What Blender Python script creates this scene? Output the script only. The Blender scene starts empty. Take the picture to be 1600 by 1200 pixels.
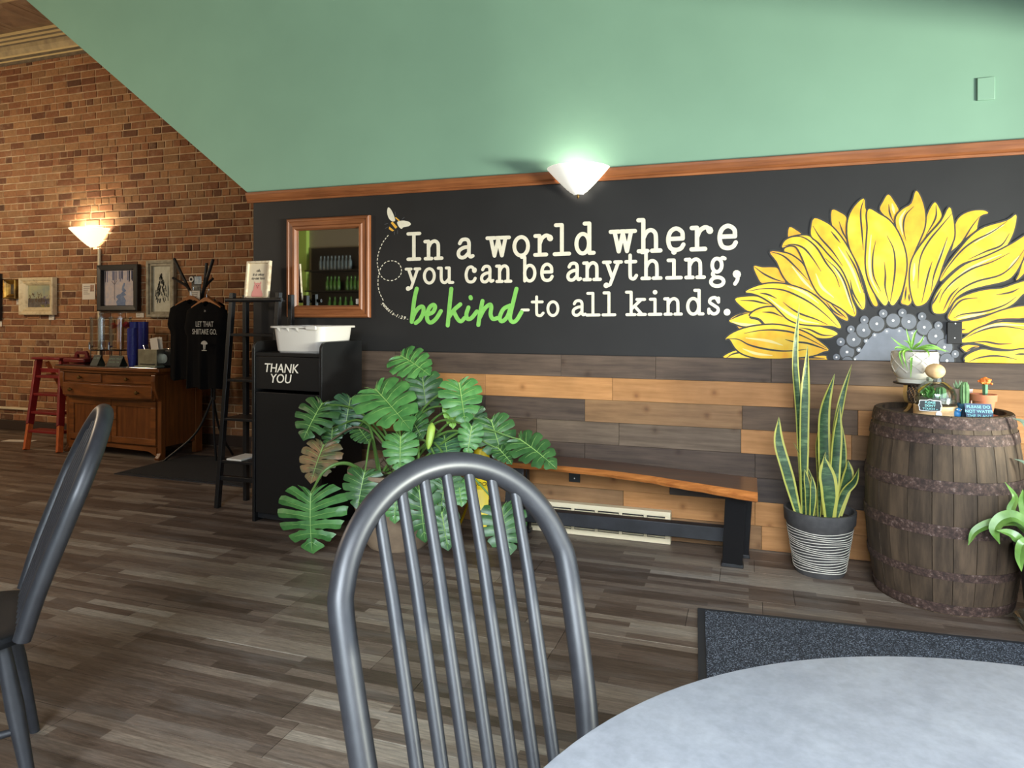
import bpy, math, random
from mathutils import Vector, Matrix
PI = math.pi
rnd = random.Random(7)
SC = bpy.context.scene
COL = SC.collection

# ------------------------------------------------------------------ camera, world, lights, exposure
HC, FL, YAW = 1.30, 1080.0, math.radians(18.9)
CY, SY = math.cos(YAW), math.sin(YAW)
cam_d = bpy.data.cameras.new('camera')
cam_d.sensor_width = 36.0
cam_d.lens = FL / 1600.0 * 36.0
cam_d.shift_y = -110.0 / 1600.0
cam_d.clip_start = 0.02
cam = bpy.data.objects.new('camera', cam_d)
cam.location = (0, 0, HC)
cam.rotation_euler = (PI / 2, 0, YAW)
COL.objects.link(cam)
SC.camera = cam

SC.view_settings.view_transform = 'Standard'
SC.view_settings.look = 'None'
SC.view_settings.gamma = 1.0
SC.view_settings.use_curve_mapping = False
SC.view_settings.exposure = 0.0
SC.cycles.use_denoising = True
SC.cycles.max_bounces = 8
SC.cycles.transparent_max_bounces = 16
SC.cycles.sample_clamp_indirect = 4.0
SC.cycles.caustics_reflective = False
SC.cycles.caustics_refractive = False

w = bpy.data.worlds.new('sky')
SC.world = w
w.use_nodes = True
w.node_tree.nodes['Background'].inputs['Color'].default_value = (0.72, 0.84, 1.0, 1)
w.node_tree.nodes['Background'].inputs['Strength'].default_value = 1.2


def lamp(name, kind, loc, energy, color, size=None, size_y=None, aim=None, radius=None, spread=None):
    d = bpy.data.lights.new(name, kind)
    d.energy = energy
    d.color = color
    if kind == 'AREA':
        d.shape = 'RECTANGLE'
        d.size = size
        d.size_y = size_y or size
        if spread:
            d.spread = spread
    elif radius is not None:
        d.shadow_soft_size = radius
    o = bpy.data.objects.new(name, d)
    o.location = loc
    if aim is not None:
        o.rotation_euler = (Vector(aim) - Vector(loc)).to_track_quat('-Z', 'Y').to_euler()
    COL.objects.link(o)
    return o


DAY = (0.82, 0.91, 1.0)
# daylight through the storefront window on the right, an added fill behind the camera, and the sunlit street
lamp('storefront_daylight', 'AREA', (2.52, 0.4, 1.45), 108, DAY, 4.6, 1.9, aim=(-1.0, 0.9, 1.1))
lamp('front_daylight_fill', 'AREA', (0.7, -3.5, 2.5), 325, DAY, 3.4, 2.8, aim=(0.5, -0.6, 0.0), spread=math.radians(74))  # fill added to brighten table and floor from behind the camera
lamp('sunlit_street_bounce', 'AREA', (9.5, -0.6, 0.15), 3000, (1.0, 0.95, 0.86), 2.4, 0.9, aim=(1.0, 3.6, 2.0))
# warm room light for the brick: added lamps without fixtures, left of frame
WARM = (1.0, 0.76, 0.5)
lamp('warm_room_fill', 'POINT', (-7.8, 3.0, 2.3), 120, WARM, radius=0.12)
lamp('warm_room_fill', 'POINT', (-5.3, 1.8, 2.2), 48, (1.0, 0.82, 0.62), radius=0.12)


# ------------------------------------------------------------------ photo geometry: rays to real planes
def ray(u, v):
    du, dv = u - 800.0, 490.0 - v
    return Vector((du * CY - FL * SY, du * SY + FL * CY, dv))


def at_Y(u, v, Y):
    d = ray(u, v)
    p = d * (Y / d.y)
    return Vector((p.x, p.y, p.z + HC))


def at_z(u, v, z):
    d = ray(u, v)
    p = d * ((z - HC) / d.z)
    return Vector((p.x, p.y, z))


def proj(p):
    q = Vector(p) - Vector((0, 0, HC))
    dep = -SY * q.x + CY * q.y
    lat = CY * q.x + SY * q.y
    if dep < 0.05:
        return None
    return (800 + FL * lat / dep, 490 - FL * q.z / dep)


WY = 4.05      # mural wall plane
BY = 5.52      # brick wall plane
def wx(u, Y=WY):
    d = ray(u, 490)
    return d.x / d.y * Y


# ------------------------------------------------------------------ materials
def lin(c):
    out = []
    for x in c[:3]:
        x = x / 255.0
        out.append(x / 12.92 if x <= 0.04045 else ((x + 0.055) / 1.055) ** 2.4)
    return (out[0], out[1], out[2], 1.0)


MATS = {}
class NT:
    def __init__(s, name):
        s.m = bpy.data.materials.new(name)
        s.m.use_nodes = True
        s.t = s.m.node_tree
        s.b = s.t.nodes['Principled BSDF']
        s.out = s.t.nodes['Material Output']
    def n(s, kind, **kw):
        nd = s.t.nodes.new(kind)
        for k, v in kw.items():
            if k in nd.inputs:
                nd.inputs[k].default_value = v
            else:
                setattr(nd, k, v)
        return nd
    def l(s, a, b):
        s.t.links.new(a, b)
    def mix(s, fac, a, b, mode='MIX'):
        nd = s.t.nodes.new('ShaderNodeMix')
        nd.data_type = 'RGBA'
        nd.blend_type = mode
        for i, x in ((0, fac), (6, a), (7, b)):
            if hasattr(x, 'is_output'):
                s.l(x, nd.inputs[i])
            else:
                nd.inputs[i].default_value = x
        return nd.outputs[2]
    def ramp(s, fac, stops, interp='LINEAR'):
        nd = s.t.nodes.new('ShaderNodeValToRGB')
        cr = nd.color_ramp
        cr.interpolation = interp
        while len(cr.elements) < len(stops):
            cr.elements.new(0.5)
        for e, (p, c) in zip(cr.elements, stops):
            e.position = p
            e.color = c if len(c) == 4 else (c[0], c[1], c[2], 1)
        s.l(fac, nd.inputs[0])
        return nd.outputs[0]
    def coords(s, scale=(1, 1, 1), kind='Object', shift=False):
        tc = s.t.nodes.new('ShaderNodeTexCoord')
        mp = s.t.nodes.new('ShaderNodeMapping')
        mp.inputs['Scale'].default_value = scale
        if kind == 'World':
            g = s.t.nodes.new('ShaderNodeNewGeometry')
            s.l(g.outputs['Position'], mp.inputs['Vector'])
        else:
            s.l(tc.outputs[kind], mp.inputs['Vector'])
        if shift:
            oi = s.t.nodes.new('ShaderNodeObjectInfo')
            mm = s.t.nodes.new('ShaderNodeMath')
            mm.operation = 'MULTIPLY'
            mm.inputs[1].default_value = 40.0
            s.l(oi.outputs['Random'], mm.inputs[0])
            s.l(mm.outputs[0], mp.inputs['Location'])
        return mp.outputs[0]
    def noise(s, vec, scale, detail=4, rough=0.55):
        nd = s.n('ShaderNodeTexNoise')
        nd.inputs['Scale'].default_value = scale
        nd.inputs['Detail'].default_value = detail
        nd.inputs['Roughness'].default_value = rough
        s.l(vec, nd.inputs['Vector'])
        return nd.outputs[0]
    def bump(s, h, strength=0.3, dist=0.01):
        nd = s.n('ShaderNodeBump')
        nd.inputs['Strength'].default_value = strength
        nd.inputs['Distance'].default_value = dist
        s.l(h, nd.inputs['Height'])
        s.l(nd.outputs[0], s.b.inputs['Normal'])
    def set(s, **kw):
        for k, v in kw.items():
            s.b.inputs[k.replace('_', ' ')].default_value = v


def mat(name, c, rough=0.5, c2=None, scale=(1, 1, 1), ns=8.0, lo=0.35, hi=0.65, metal=0.0, bump=0.0, bd=0.004,
        bs=None, rand=0.0, spec=0.5, coat=0.0, kind='Object', detail=4):
    """Plain or mottled material; rand varies its brightness from object to object."""
    if name in MATS:
        return MATS[name]
    t = NT(name)
    t.set(Roughness=rough, Metallic=metal)
    t.b.inputs['Specular IOR Level'].default_value = spec
    t.b.inputs['Coat Weight'].default_value = coat
    t.b.inputs['Base Color'].default_value = lin(c)
    col = None
    if c2 is not None or bump:
        vec = t.coords(scale, kind, shift=rand > 0)
        f = t.noise(vec, ns, detail)
    if c2 is not None:
        col = t.ramp(f, [(lo, lin(c)), (hi, lin(c2))])
    if rand:
        oi = t.n('ShaderNodeObjectInfo')
        mr = t.n('ShaderNodeMapRange')
        mr.inputs['To Min'].default_value = 1 - rand
        mr.inputs['To Max'].default_value = 1 + rand
        t.l(oi.outputs['Random'], mr.inputs['Value'])
        hsv = t.n('ShaderNodeHueSaturation')
        t.l(mr.outputs[0], hsv.inputs['Value'])
        if col is not None:
            t.l(col, hsv.inputs['Color'])
        else:
            hsv.inputs['Color'].default_value = lin(c)
        col = hsv.outputs[0]
    if col is not None:
        t.l(col, t.b.inputs['Base Color'])
    if bump:
        t.bump(f if bs is None else t.noise(vec, bs, 3), bump, bd)
    MATS[name] = t.m
    return t.m


def emit_mat(name, c, strength, base=(240, 240, 235)):
    t = NT(name)
    t.b.inputs['Base Color'].default_value = lin(base)
    t.b.inputs['Emission Color'].default_value = lin(c)
    t.b.inputs['Emission Strength'].default_value = strength
    t.set(Roughness=0.4)
    MATS[name] = t.m
    return t.m


def glass_mat(name, tint=(245, 250, 248), gloss=0.12):
    """Thin clear sheet: mostly lets light straight through, mirrors a little at grazing angles."""
    t = NT(name)
    tr = t.n('ShaderNodeBsdfTransparent')
    tr.inputs[0].default_value = lin(tint)
    gl = t.n('ShaderNodeBsdfGlossy')
    gl.inputs['Roughness'].default_value = 0.03
    lw = t.n('ShaderNodeLayerWeight')
    lw.inputs['Blend'].default_value = 0.25
    ma = t.n('ShaderNodeMath', operation='MULTIPLY_ADD')
    ma.inputs[1].default_value = 0.5
    ma.inputs[2].default_value = gloss * 0.4
    t.l(lw.outputs['Fresnel'], ma.inputs[0])
    mx = t.n('ShaderNodeMixShader')
    t.l(ma.outputs[0], mx.inputs[0])
    t.l(tr.outputs[0], mx.inputs[1])
    t.l(gl.outputs[0], mx.inputs[2])
    t.l(mx.outputs[0], t.out.inputs['Surface'])
    MATS[name] = t.m
    return t.m


def wood(name, dark, light, rough=0.6, axis='x', ns=3.0, rand=0.12, bump=0.25, spec=0.3, stretch=14.0, knots=False, coat=0.0):
    t = NT(name)
    sc = {'x': (1.0, stretch, stretch), 'y': (stretch, 1.0, stretch), 'z': (stretch, stretch, 1.0)}[axis]
    vec = t.coords(sc, 'Object', shift=True)
    f = t.noise(vec, ns, 6, 0.62)
    col = t.ramp(f, [(0.28, lin(dark)), (0.72, lin(light))])
    # saw marks and grime, a broad uneven tone
    v2 = t.coords((1.0, 1.0, 1.0), 'Object', shift=True)
    f2 = t.noise(v2, 5.0, 3)
    col = t.mix(0.35, col, t.ramp(f2, [(0.3, (0.55, 0.53, 0.5, 1)), (0.7, (1.25, 1.22, 1.2, 1))]), 'MULTIPLY')
    if knots:
        vo = t.n('ShaderNodeTexVoronoi', voronoi_dimensions='2D')
        vo.inputs['Scale'].default_value = 3.6
        sx = t.n('ShaderNodeSeparateXYZ')
        cx = t.n('ShaderNodeCombineXYZ')
        t.l(v2, sx.inputs[0])
        t.l(sx.outputs[0], cx.inputs[0])
        t.l(sx.outputs[2], cx.inputs[1])
        t.l(cx.outputs[0], vo.inputs['Vector'])
        k = t.ramp(vo.outputs['Distance'], [(0.02, (0.35, 0.28, 0.22, 1)), (0.04, (0.6, 0.5, 0.42, 1)), (0.075, (0.85, 0.8, 0.75, 1)), (0.12, (1, 1, 1, 1))])
        col = t.mix(0.6, col, k, 'MULTIPLY')
    oi = t.n('ShaderNodeObjectInfo')
    mr = t.n('ShaderNodeMapRange')
    mr.inputs['To Min'].default_value = 1 - rand
    mr.inputs['To Max'].default_value = 1 + rand
    t.l(oi.outputs['Random'], mr.inputs['Value'])
    hsv = t.n('ShaderNodeHueSaturation')
    t.l(mr.outputs[0], hsv.inputs['Value'])
    t.l(col, hsv.inputs['Color'])
    t.l(hsv.outputs[0], t.b.inputs['Base Color'])
    t.set(Roughness=rough)
    t.b.inputs['Specular IOR Level'].default_value = spec
    t.b.inputs['Coat Weight'].default_value = coat
    t.b.inputs['Coat Roughness'].default_value = 0.15
    if bump:
        t.bump(f, bump, 0.003)
    MATS[name] = t.m
    return t.m


# ------------------------------------------------------------------ mesh builder
class MB:
    def __init__(s):
        s.v, s.f, s.mi, s.cur = [], [], [], 0
    def add(s, vs, fs):
        o = len(s.v)
        s.v.extend([tuple(x) for x in vs])
        for f in fs:
            s.f.append(tuple(i + o for i in f))
            s.mi.append(s.cur)
        return s
    def box(s, x0, x1, y0, y1, z0, z1, M=None):
        vs = [Vector((x, y, z)) for z in (z0, z1) for y in (y0, y1) for x in (x0, x1)]
        if M is not None:
            vs = [M @ v for v in vs]
        return s.add(vs, [(0, 2, 3, 1), (4, 5, 7, 6), (0, 1, 5, 4), (2, 6, 7, 3), (0, 4, 6, 2), (1, 3, 7, 5)])
    def bar(s, p0, p1, wx_, wy_, up=(0, 0, 1)):
        """Rectangular bar from p0 to p1."""
        p0, p1 = Vector(p0), Vector(p1)
        d = (p1 - p0).normalized()
        a = d.cross(Vector(up))
        if a.length < 1e-4:
            a = d.cross(Vector((1, 0, 0)))
        a.normalize()
        b = a.cross(d)
        vs = []
        for p in (p0, p1):
            for sx, sy in ((-1, -1), (1, -1), (1, 1), (-1, 1)):
                vs.append(p + a * sx * wx_ / 2 + b * sy * wy_ / 2)
        return s.add(vs, [(3, 2, 1, 0), (4, 5, 6, 7), (0, 1, 5, 4), (1, 2, 6, 5), (2, 3, 7, 6), (3, 0, 4, 7)])
    def tube(s, pts, r, n=10, caps=True, closed=False):
        pts = [Vector(p) for p in pts]
        m = len(pts)
        rs = r if isinstance(r, (list, tuple)) else [r] * m
        tans = []
        for i in range(m):
            if closed:
                a, b = pts[(i - 1) % m], pts[(i + 1) % m]
            else:
                a, b = pts[max(0, i - 1)], pts[min(m - 1, i + 1)]
            tans.append((b - a).normalized())
        up = Vector((0, 0, 1)) if abs(tans[0].z) < 0.9 else Vector((1, 0, 0))
        x = tans[0].cross(up).normalized()
        vs = []
        for i in range(m):
            x = (x - tans[i] * x.dot(tans[i])).normalized()
            y = tans[i].cross(x)
            for k in range(n):
                a = 2 * PI * k / n
                vs.append(pts[i] + (x * math.cos(a) + y * math.sin(a)) * rs[i])
        fs = []
        for i in range(m if closed else m - 1):
            j = (i + 1) % m
            for k in range(n):
                k2 = (k + 1) % n
                fs.append((i * n + k, i * n + k2, j * n + k2, j * n + k))
        if caps and not closed:
            fs.append(tuple(reversed(range(n))))
            fs.append(tuple((m - 1) * n + k for k in range(n)))
        return s.add(vs, fs)
    def lathe(s, prof, n=24, c=(0, 0, 0), a0=0.0, a1=2 * PI, cap=True):
        full = abs(a1 - a0 - 2 * PI) < 1e-6
        k_ = n if full else n + 1
        vs, fs = [], []
        for r, z in prof:
            for k in range(k_):
                a = a0 + (a1 - a0) * k / n
                vs.append((c[0] + r * math.cos(a), c[1] + r * math.sin(a), c[2] + z))
        for i in range(len(prof) - 1):
            for k in range(n):
                k2 = (k + 1) % k_
                fs.append((i * k_ + k, i * k_ + k2, (i + 1) * k_ + k2, (i + 1) * k_ + k))
        if cap and full:
            if prof[0][0] > 1e-5:
                fs.append(tuple(reversed(range(k_))))
            if prof[-1][0] > 1e-5:
                fs.append(tuple((len(prof) - 1) * k_ + k for k in range(k_)))
        return s.add(vs, fs)
    def ball(s, c, r, n=14, m=8, sc=(1, 1, 1)):
        pr = []
        vs, fs = [], []
        for i in range(m + 1):
            th = PI * i / m
            for k in range(n):
                a = 2 * PI * k / n
                vs.append((c[0] + r * sc[0] * math.sin(th) * math.cos(a), c[1] + r * sc[1] * math.sin(th) * math.sin(a), c[2] - r * sc[2] * math.cos(th)))
        for i in range(m):
            for k in range(n):
                k2 = (k + 1) % n
                fs.append((i * n + k, i * n + k2, (i + 1) * n + k2, (i + 1) * n + k))
        return s.add(vs, fs)
    def prism(s, poly, f0, f1):
        """Polygon in 2-D, extruded between the mappings f0 and f1 of its points."""
        n = len(poly)
        vs = [f0(*p) for p in poly] + [f1(*p) for p in poly]
        fs = [tuple(range(n)), tuple(reversed(range(n, 2 * n)))]
        for i in range(n):
            j = (i + 1) % n
            fs.append((i, i + n, j + n, j))
        return s.add(vs, fs)
    def grid(s, rows):
        m, n = len(rows), len(rows[0])
        vs = [p for r in rows for p in r]
        fs = [(i * n + k, i * n + k + 1, (i + 1) * n + k + 1, (i + 1) * n + k) for i in range(m - 1) for k in range(n - 1)]
        return s.add(vs, fs)
    def mesh(s, name, mats, smooth=True, angle=0.7, merge=False):
        me = bpy.data.meshes.new(name)
        me.from_pydata(s.v, [], s.f)
        mats = mats if isinstance(mats, (list, tuple)) else [mats]
        for m in mats:
            me.materials.append(m)
        if any(s.mi):
            me.polygons.foreach_set('material_index', s.mi)
        if smooth:
            me.polygons.foreach_set('use_smooth', [True] * len(me.polygons))
            me.set_sharp_from_angle(angle=angle)
        me.update()
        return me
    def build(s, name, mats, parent=None, smooth=True, bev=0.0, seg=2, loc=None, angle=0.7):
        o = bpy.data.objects.new(name, s.mesh(name, mats, smooth, angle))
        COL.objects.link(o)
        if parent is not None:
            o.parent = parent
        if loc is not None:
            o.location = loc
        if bev:
            b = o.modifiers.new('bevel', 'BEVEL')
            b.width = bev
            b.segments = seg
            b.limit_method = 'ANGLE'
            b.angle_limit = math.radians(40)
        return o


def thing(name, label, cat, loc=(0, 0, 0), rz=0.0, group=None):
    o = bpy.data.objects.new(name, None)
    o.empty_display_size = 0.05
    COL.objects.link(o)
    o.location = loc
    o.rotation_euler = (0, 0, rz)
    o['label'] = label
    o['category'] = cat
    if group:
        o['group'] = group
    return o


def tag(o, label, cat, group=None):
    o['label'] = label
    o['category'] = cat
    if group:
        o['group'] = group
    return o


def struct(o):
    o['kind'] = 'structure'
    return o


def dup(root, loc, rz, label, group=None):
    r = root.copy()
    COL.objects.link(r)
    r.location = loc
    r.rotation_euler = (0, 0, rz)
    r['label'] = label
    if group:
        r['group'] = group
    for ch in list(root.children):
        c = ch.copy()
        COL.objects.link(c)
        c.parent = r
        for g in list(ch.children):
            d = g.copy()
            COL.objects.link(d)
            d.parent = c
    return r


def catmull(pts, n=6, closed=False):
    pts = [Vector(p) for p in pts]
    m = len(pts)
    out = []
    for i in range(m if closed else m - 1):
        if closed:
            p0, p1, p2, p3 = pts[i - 1], pts[i], pts[(i + 1) % m], pts[(i + 2) % m]
        else:
            p1, p2 = pts[i], pts[i + 1]
            p0 = pts[i - 1] if i > 0 else p1 * 2 - p2
            p3 = pts[i + 2] if i + 2 < m else p2 * 2 - p1
        for k in range(n):
            t = k / n
            out.append(0.5 * ((2 * p1) + (p2 - p0) * t + (2 * p0 - 5 * p1 + 4 * p2 - p3) * t * t + (3 * p1 - p0 - 3 * p2 + p3) * t ** 3))
    if not closed:
        out.append(pts[-1])
    return out


def stroke2d(pts, width, taper=False, cap=True):
    """Outline polygons (lists of 2-D points) of a brush stroke: a ribbon plus round ends."""
    pts = [Vector(p) for p in pts]
    m = len(pts)
    quads = []
    L, R = [], []
    for i in range(m):
        a, b = pts[max(0, i - 1)], pts[min(m - 1, i + 1)]
        d = (b - a)
        d = d.normalized() if d.length > 1e-9 else Vector((1, 0))
        nrm = Vector((-d.y, d.x))
        hw = width / 2
        if taper:
            hw *= min(1.0, 0.25 + 1.8 * min(i, m - 1 - i) / max(1, m - 1))
        L.append(pts[i] + nrm * hw)
        R.append(pts[i] - nrm * hw)
    for i in range(m - 1):
        quads.append([R[i], R[i + 1], L[i + 1], L[i]])
    if cap and not taper:
        for p in (pts[0], pts[-1]):
            quads.append([p + Vector((math.cos(2 * PI * k / 10), math.sin(2 * PI * k / 10))) * width / 2 for k in range(10)])
    return quads


def text_part(name, body, size, m, parent, M, extrude=0.0004, align='CENTER', shear=0.0, space=1.0, bold=0.0):
    cu = bpy.data.curves.new(name, 'FONT')
    cu.body = body
    cu.size = size
    cu.align_x = align
    cu.align_y = 'CENTER'
    cu.extrude = extrude
    cu.offset = bold
    cu.shear = shear
    cu.space_character = space
    cu.resolution_u = 3
    tmp = bpy.data.objects.new(name, cu)
    COL.objects.link(tmp)
    bpy.context.view_layer.update()
    me = bpy.data.meshes.new_from_object(tmp.evaluated_get(bpy.context.evaluated_depsgraph_get()))
    bpy.data.objects.remove(tmp)
    me.materials.clear()
    me.materials.append(m)
    me.transform(M)
    me.name = name
    o = bpy.data.objects.new(name, me)
    COL.objects.link(o)
    if parent is not None:
        o.parent = parent
    return o


FACE = Matrix.Rotation(PI / 2, 4, 'X')      # text lying on XY -> standing, facing -Y

# ------------------------------------------------------------------ shared materials
m_green = mat('green_wall_paint', (135, 170, 146), 0.55, c2=(130, 164, 141), ns=1.5, bump=0.06, bs=160, bd=0.002, spec=0.35)
m_black_wall = mat('black_mural_paint', (35, 33, 32), 0.55, c2=(39, 37, 36), ns=3.0, bump=0.10, bs=220, bd=0.002, spec=0.32)
m_mortar = mat('mortar', (214, 186, 150), 0.95, c2=(176, 146, 112), ns=6, bump=0.5, bs=60, bd=0.006)
m_trimwood = wood('trim_wood', (112, 62, 34), (158, 98, 58), 0.4, 'x', ns=2.5, spec=0.45, stretch=20)
m_trimwood_z = wood('trim_wood_upright', (112, 62, 34), (162, 100, 60), 0.4, 'z', ns=2.5, spec=0.45, stretch=20)
m_ceiling = mat('tin_ceiling', (120, 100, 84), 0.45, c2=(150, 126, 104), ns=6, metal=0.3, bump=0.2, bs=40)
m_crown = mat('cream_crown', (196, 176, 132), 0.5, c2=(150, 134, 106), ns=9, lo=0.3, hi=0.7, bump=0.2, bs=50)
m_plain = mat('plain_wall', (150, 140, 122), 0.7)
m_lime = mat('lime_wall', (176, 204, 96), 0.6)
m_black = mat('black_satin', (20, 20, 22), 0.42, spec=0.5)
m_black_matt = mat('black_matt', (17, 17, 19), 0.7)
m_white = mat('white_satin', (235, 232, 224), 0.45)
m_cream = mat('cream_enamel', (226, 210, 176), 0.45)
m_glass = glass_mat('clear_glass')
m_pane = glass_mat('window_glass', gloss=0.05)
m_card = mat('white_card', (222, 214, 200), 0.7)
m_ink = mat('black_ink', (30, 28, 28), 0.8)
m_chrome = mat('chrome', (215, 215, 215), 0.15, metal=1.0)
m_brass = mat('aged_brass', (120, 92, 50), 0.4, metal=0.8)


def brick_mat(name, island):
    t = NT(name)
    if island:
        r = t.n('ShaderNodeNewGeometry').outputs['Random Per Island']
    else:
        r = t.n('ShaderNodeObjectInfo').outputs['Random']
    col = t.ramp(r, [(0.0, lin((98, 68, 50))), (0.16, lin((132, 86, 58))), (0.36, lin((156, 106, 72))),
                     (0.6, lin((170, 122, 82))), (0.82, lin((148, 112, 78))), (1.0, lin((178, 132, 90)))])
    vec = t.coords((1, 1, 1), 'World')
    f = t.noise(vec, 34, 5, 0.65)
    col = t.mix(0.55, col, t.ramp(f, [(0.3, (0.6, 0.58, 0.56, 1)), (0.7, (1.25, 1.22, 1.2, 1))]), 'MULTIPLY')
    f2 = t.noise(vec, 9, 4)
    col = t.mix(t.ramp(f2, [(0.56, (0, 0, 0, 1)), (0.74, (0.5, 0.5, 0.5, 1))]), col, lin((178, 148, 116)))
    t.l(col, t.b.inputs['Base Color'])
    t.set(Roughness=0.9)
    t.bump(f, 0.5, 0.006)
    return t.m


m_brick = brick_mat('old_brick', False)
m_brickwork = brick_mat('old_brickwork', True)


def plank_mat():
    """Wood-look vinyl: each plank printed with narrow strips of brown, tan and grey board."""
    t = NT('vinyl_plank')
    vec = t.coords((1, 1, 1), 'World')
    br = t.n('ShaderNodeTexBrick')
    br.offset = 0.37
    br.offset_frequency = 2
    br.inputs['Scale'].default_value = 1.0
    br.inputs['Mortar Size'].default_value = 0.0
    br.inputs['Brick Width'].default_value = 0.47
    br.inputs['Row Height'].default_value = 0.0455
    br.inputs['Bias'].default_value = 0.0
    br.inputs['Color1'].default_value = (0, 0, 0, 1)
    br.inputs['Color2'].default_value = (1, 1, 1, 1)
    t.l(vec, br.inputs['Vector'])
    oi = t.n('ShaderNodeObjectInfo')
    mr = t.n('ShaderNodeMath', operation='MULTIPLY_ADD')
    mr.inputs[1].default_value = 0.32
    t.l(oi.outputs['Random'], mr.inputs[0])
    sep = t.n('ShaderNodeSeparateColor')
    t.l(br.outputs['Color'], sep.inputs[0])
    hb = t.n('ShaderNodeMath', operation='MULTIPLY')
    hb.inputs[1].default_value = 0.54
    t.l(sep.outputs[0], hb.inputs[0])
    t.l(hb.outputs[0], mr.inputs[2])
    col = t.ramp(mr.outputs[0], [(0.05, lin((74, 62, 53))), (0.3, lin((94, 80, 70))), (0.5, lin((114, 100, 88))),
                                 (0.7, lin((136, 124, 110))), (0.9, lin((166, 158, 146)))])
    gv = t.coords((1.9, 34, 34), 'World')
    f = t.noise(gv, 3.0, 7, 0.7)
    col = t.mix(0.75, col, t.ramp(f, [(0.3, (0.45, 0.42, 0.40, 1)), (0.5, (0.95, 0.95, 0.95, 1)), (0.72, (1.55, 1.5, 1.45, 1))]), 'MULTIPLY')
    f3 = t.noise(t.coords((5, 40, 40), 'World'), 4.0, 5, 0.7)
    col = t.mix(0.5, col, t.ramp(f3, [(0.38, (0.62, 0.6, 0.58, 1)), (0.62, (1.3, 1.28, 1.26, 1))]), 'MULTIPLY')
    f2 = t.noise(t.coords((1.2, 6, 6), 'World'), 2.2, 3)
    col = t.mix(t.ramp(f2, [(0.5, (0, 0, 0, 1)), (0.8, (0.4, 0.4, 0.4, 1))]), col, lin((128, 122, 116)))
    t.l(col, t.b.inputs['Base Color'])
    t.set(Roughness=0.42)
    t.b.inputs['Specular IOR Level'].default_value = 0.4
    t.bump(f, 0.12, 0.003)
    return t.m


m_plank = plank_mat()

# ------------------------------------------------------------------ room shell
XL, XR, YF = -10.4, 2.62, -3.7
CZ = 4.34
mural_l = wx(396)
trim_z0, trim_z1 = 2.085, 2.158
slope = 0.772

floor = struct(MB().box(XL - 0.2, XR + 0.2, YF - 0.2, BY + 0.3, -0.12, -0.004).build('floor', mat('underlay', (38, 32, 28), 0.8)))
# planks, one object each where the photograph shows them
pw, pl = 0.182, 1.22
def plank_mesh():
    g = 0.0012
    return MB().box(g, pl - g, g, pw - g, -0.004, 0.0).mesh('plank', m_plank, smooth=False)
pm = plank_mesh()
cells = []
row = 0
y = -3.6
while y < BY:
    off = rnd.uniform(0, pl)
    x = XL - off
    while x < XR:
        cells.append((x, y))
        x += pl
    y += pw
near, far_ = [], MB()
for (x, y) in cells:
    vis = False
    for fx in (0, 0.25, 0.5, 0.75, 1):
        for fy in (0, 1):
            q = proj((x + fx * pl, y + fy * pw, 0))
            if q and -20 < q[0] < 1620 and -20 < q[1] < 1220:
                vis = True
    if vis:
        near.append((x, y))
    else:
        far_.box(x + 0.0012, x + pl - 0.0012, y + 0.0012, y + pw - 0.0012, -0.004, 0.0)
near.sort(key=lambda c: (c[0] + 0.6) ** 2 + c[1] ** 2)
for i, (x, y) in enumerate(near):
    if i < 295:
        o = bpy.data.objects.new('plank', pm)
        COL.objects.link(o)
        o.location = (x, y, 0)
        o.parent = floor
    else:
        far_.box(x, x + pl, y, y + pw, -0.004, 0.0)
fo = far_.build('plank_field', m_plank, floor, smooth=False)
fo['kind'] = 'stuff'

# brick wall, set back beneath the stairs
wall_far = struct(MB().box(XL, -2.0, BY + 0.008, BY + 0.3, 0, CZ + 0.1).build('wall_far', m_mortar))
bh, bp = 0.0655, 0.0760
def brick_mesh(L, seed):
    r = random.Random(seed)
    c = 0.006
    j = lambda: r.uniform(-0.0018, 0.0018)
    b = MB()
    back = [(0, 0.03, 0), (L, 0.03, 0), (L, 0.03, bh), (0, 0.03, bh)]
    mid = [(j(), 0.008, j()), (L + j(), 0.008, j()), (L + j(), 0.008, bh + j()), (j(), 0.008, bh + j())]
    fr = [(c + j(), j(), c + j()), (L - c + j(), j(), c + j()), (L - c + j(), j(), bh - c + j()), (c + j(), j(), bh - c + j())]
    b.add(back + mid + fr, [(8, 9, 10, 11)] + [(4 + k, 4 + (k + 1) % 4, 8 + (k + 1) % 4, 8 + k) for k in range(4)] + [(k, (k + 1) % 4, 4 + (k + 1) % 4, 4 + k) for k in range(4)])
    return b
LS, LH = 0.196, 0.094
stretch_meshes = [brick_mesh(LS, k).mesh('brick', m_brick, smooth=False) for k in range(6)]
head_meshes = [brick_mesh(LH, 50 + k).mesh('brick', m_brick, smooth=False) for k in range(4)]
bricks = []
nrow = int(4.1 / bp)
for r_ in range(nrow):
    z = 0.105 + r_ * bp
    header = (r_ % 7 == 3)
    L = LH if header else LS
    x = -8.6 - rnd.uniform(0, LS)
    while x < -3.9:
        Lb = L
        if not header and rnd.random() < 0.06:
            Lb = LH
        bricks.append((x, z, Lb))
        x += Lb + 0.0105
def brick_area(b):
    a, c = proj((b[0], BY, b[1])), proj((b[0] + b[2], BY, b[1] + bh))
    if a is None or c is None:
        return 0
    u, v = (a[0] + c[0]) / 2, (a[1] + c[1]) / 2
    if c[0] < 0 or a[0] > 396 or v < 0 or v < 300 - (388 - u) * 0.87:
        return 0
    if (268 < u < 358 and 462 < v < 605) or (92 < u < 318 and 570 < v < 720) or (157 < u < 222 and 415 < v < 487) or (233 < u < 276 and 408 < v < 496):
        return 0
    return abs((c[0] - a[0]) * (c[1] - a[1]))
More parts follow.
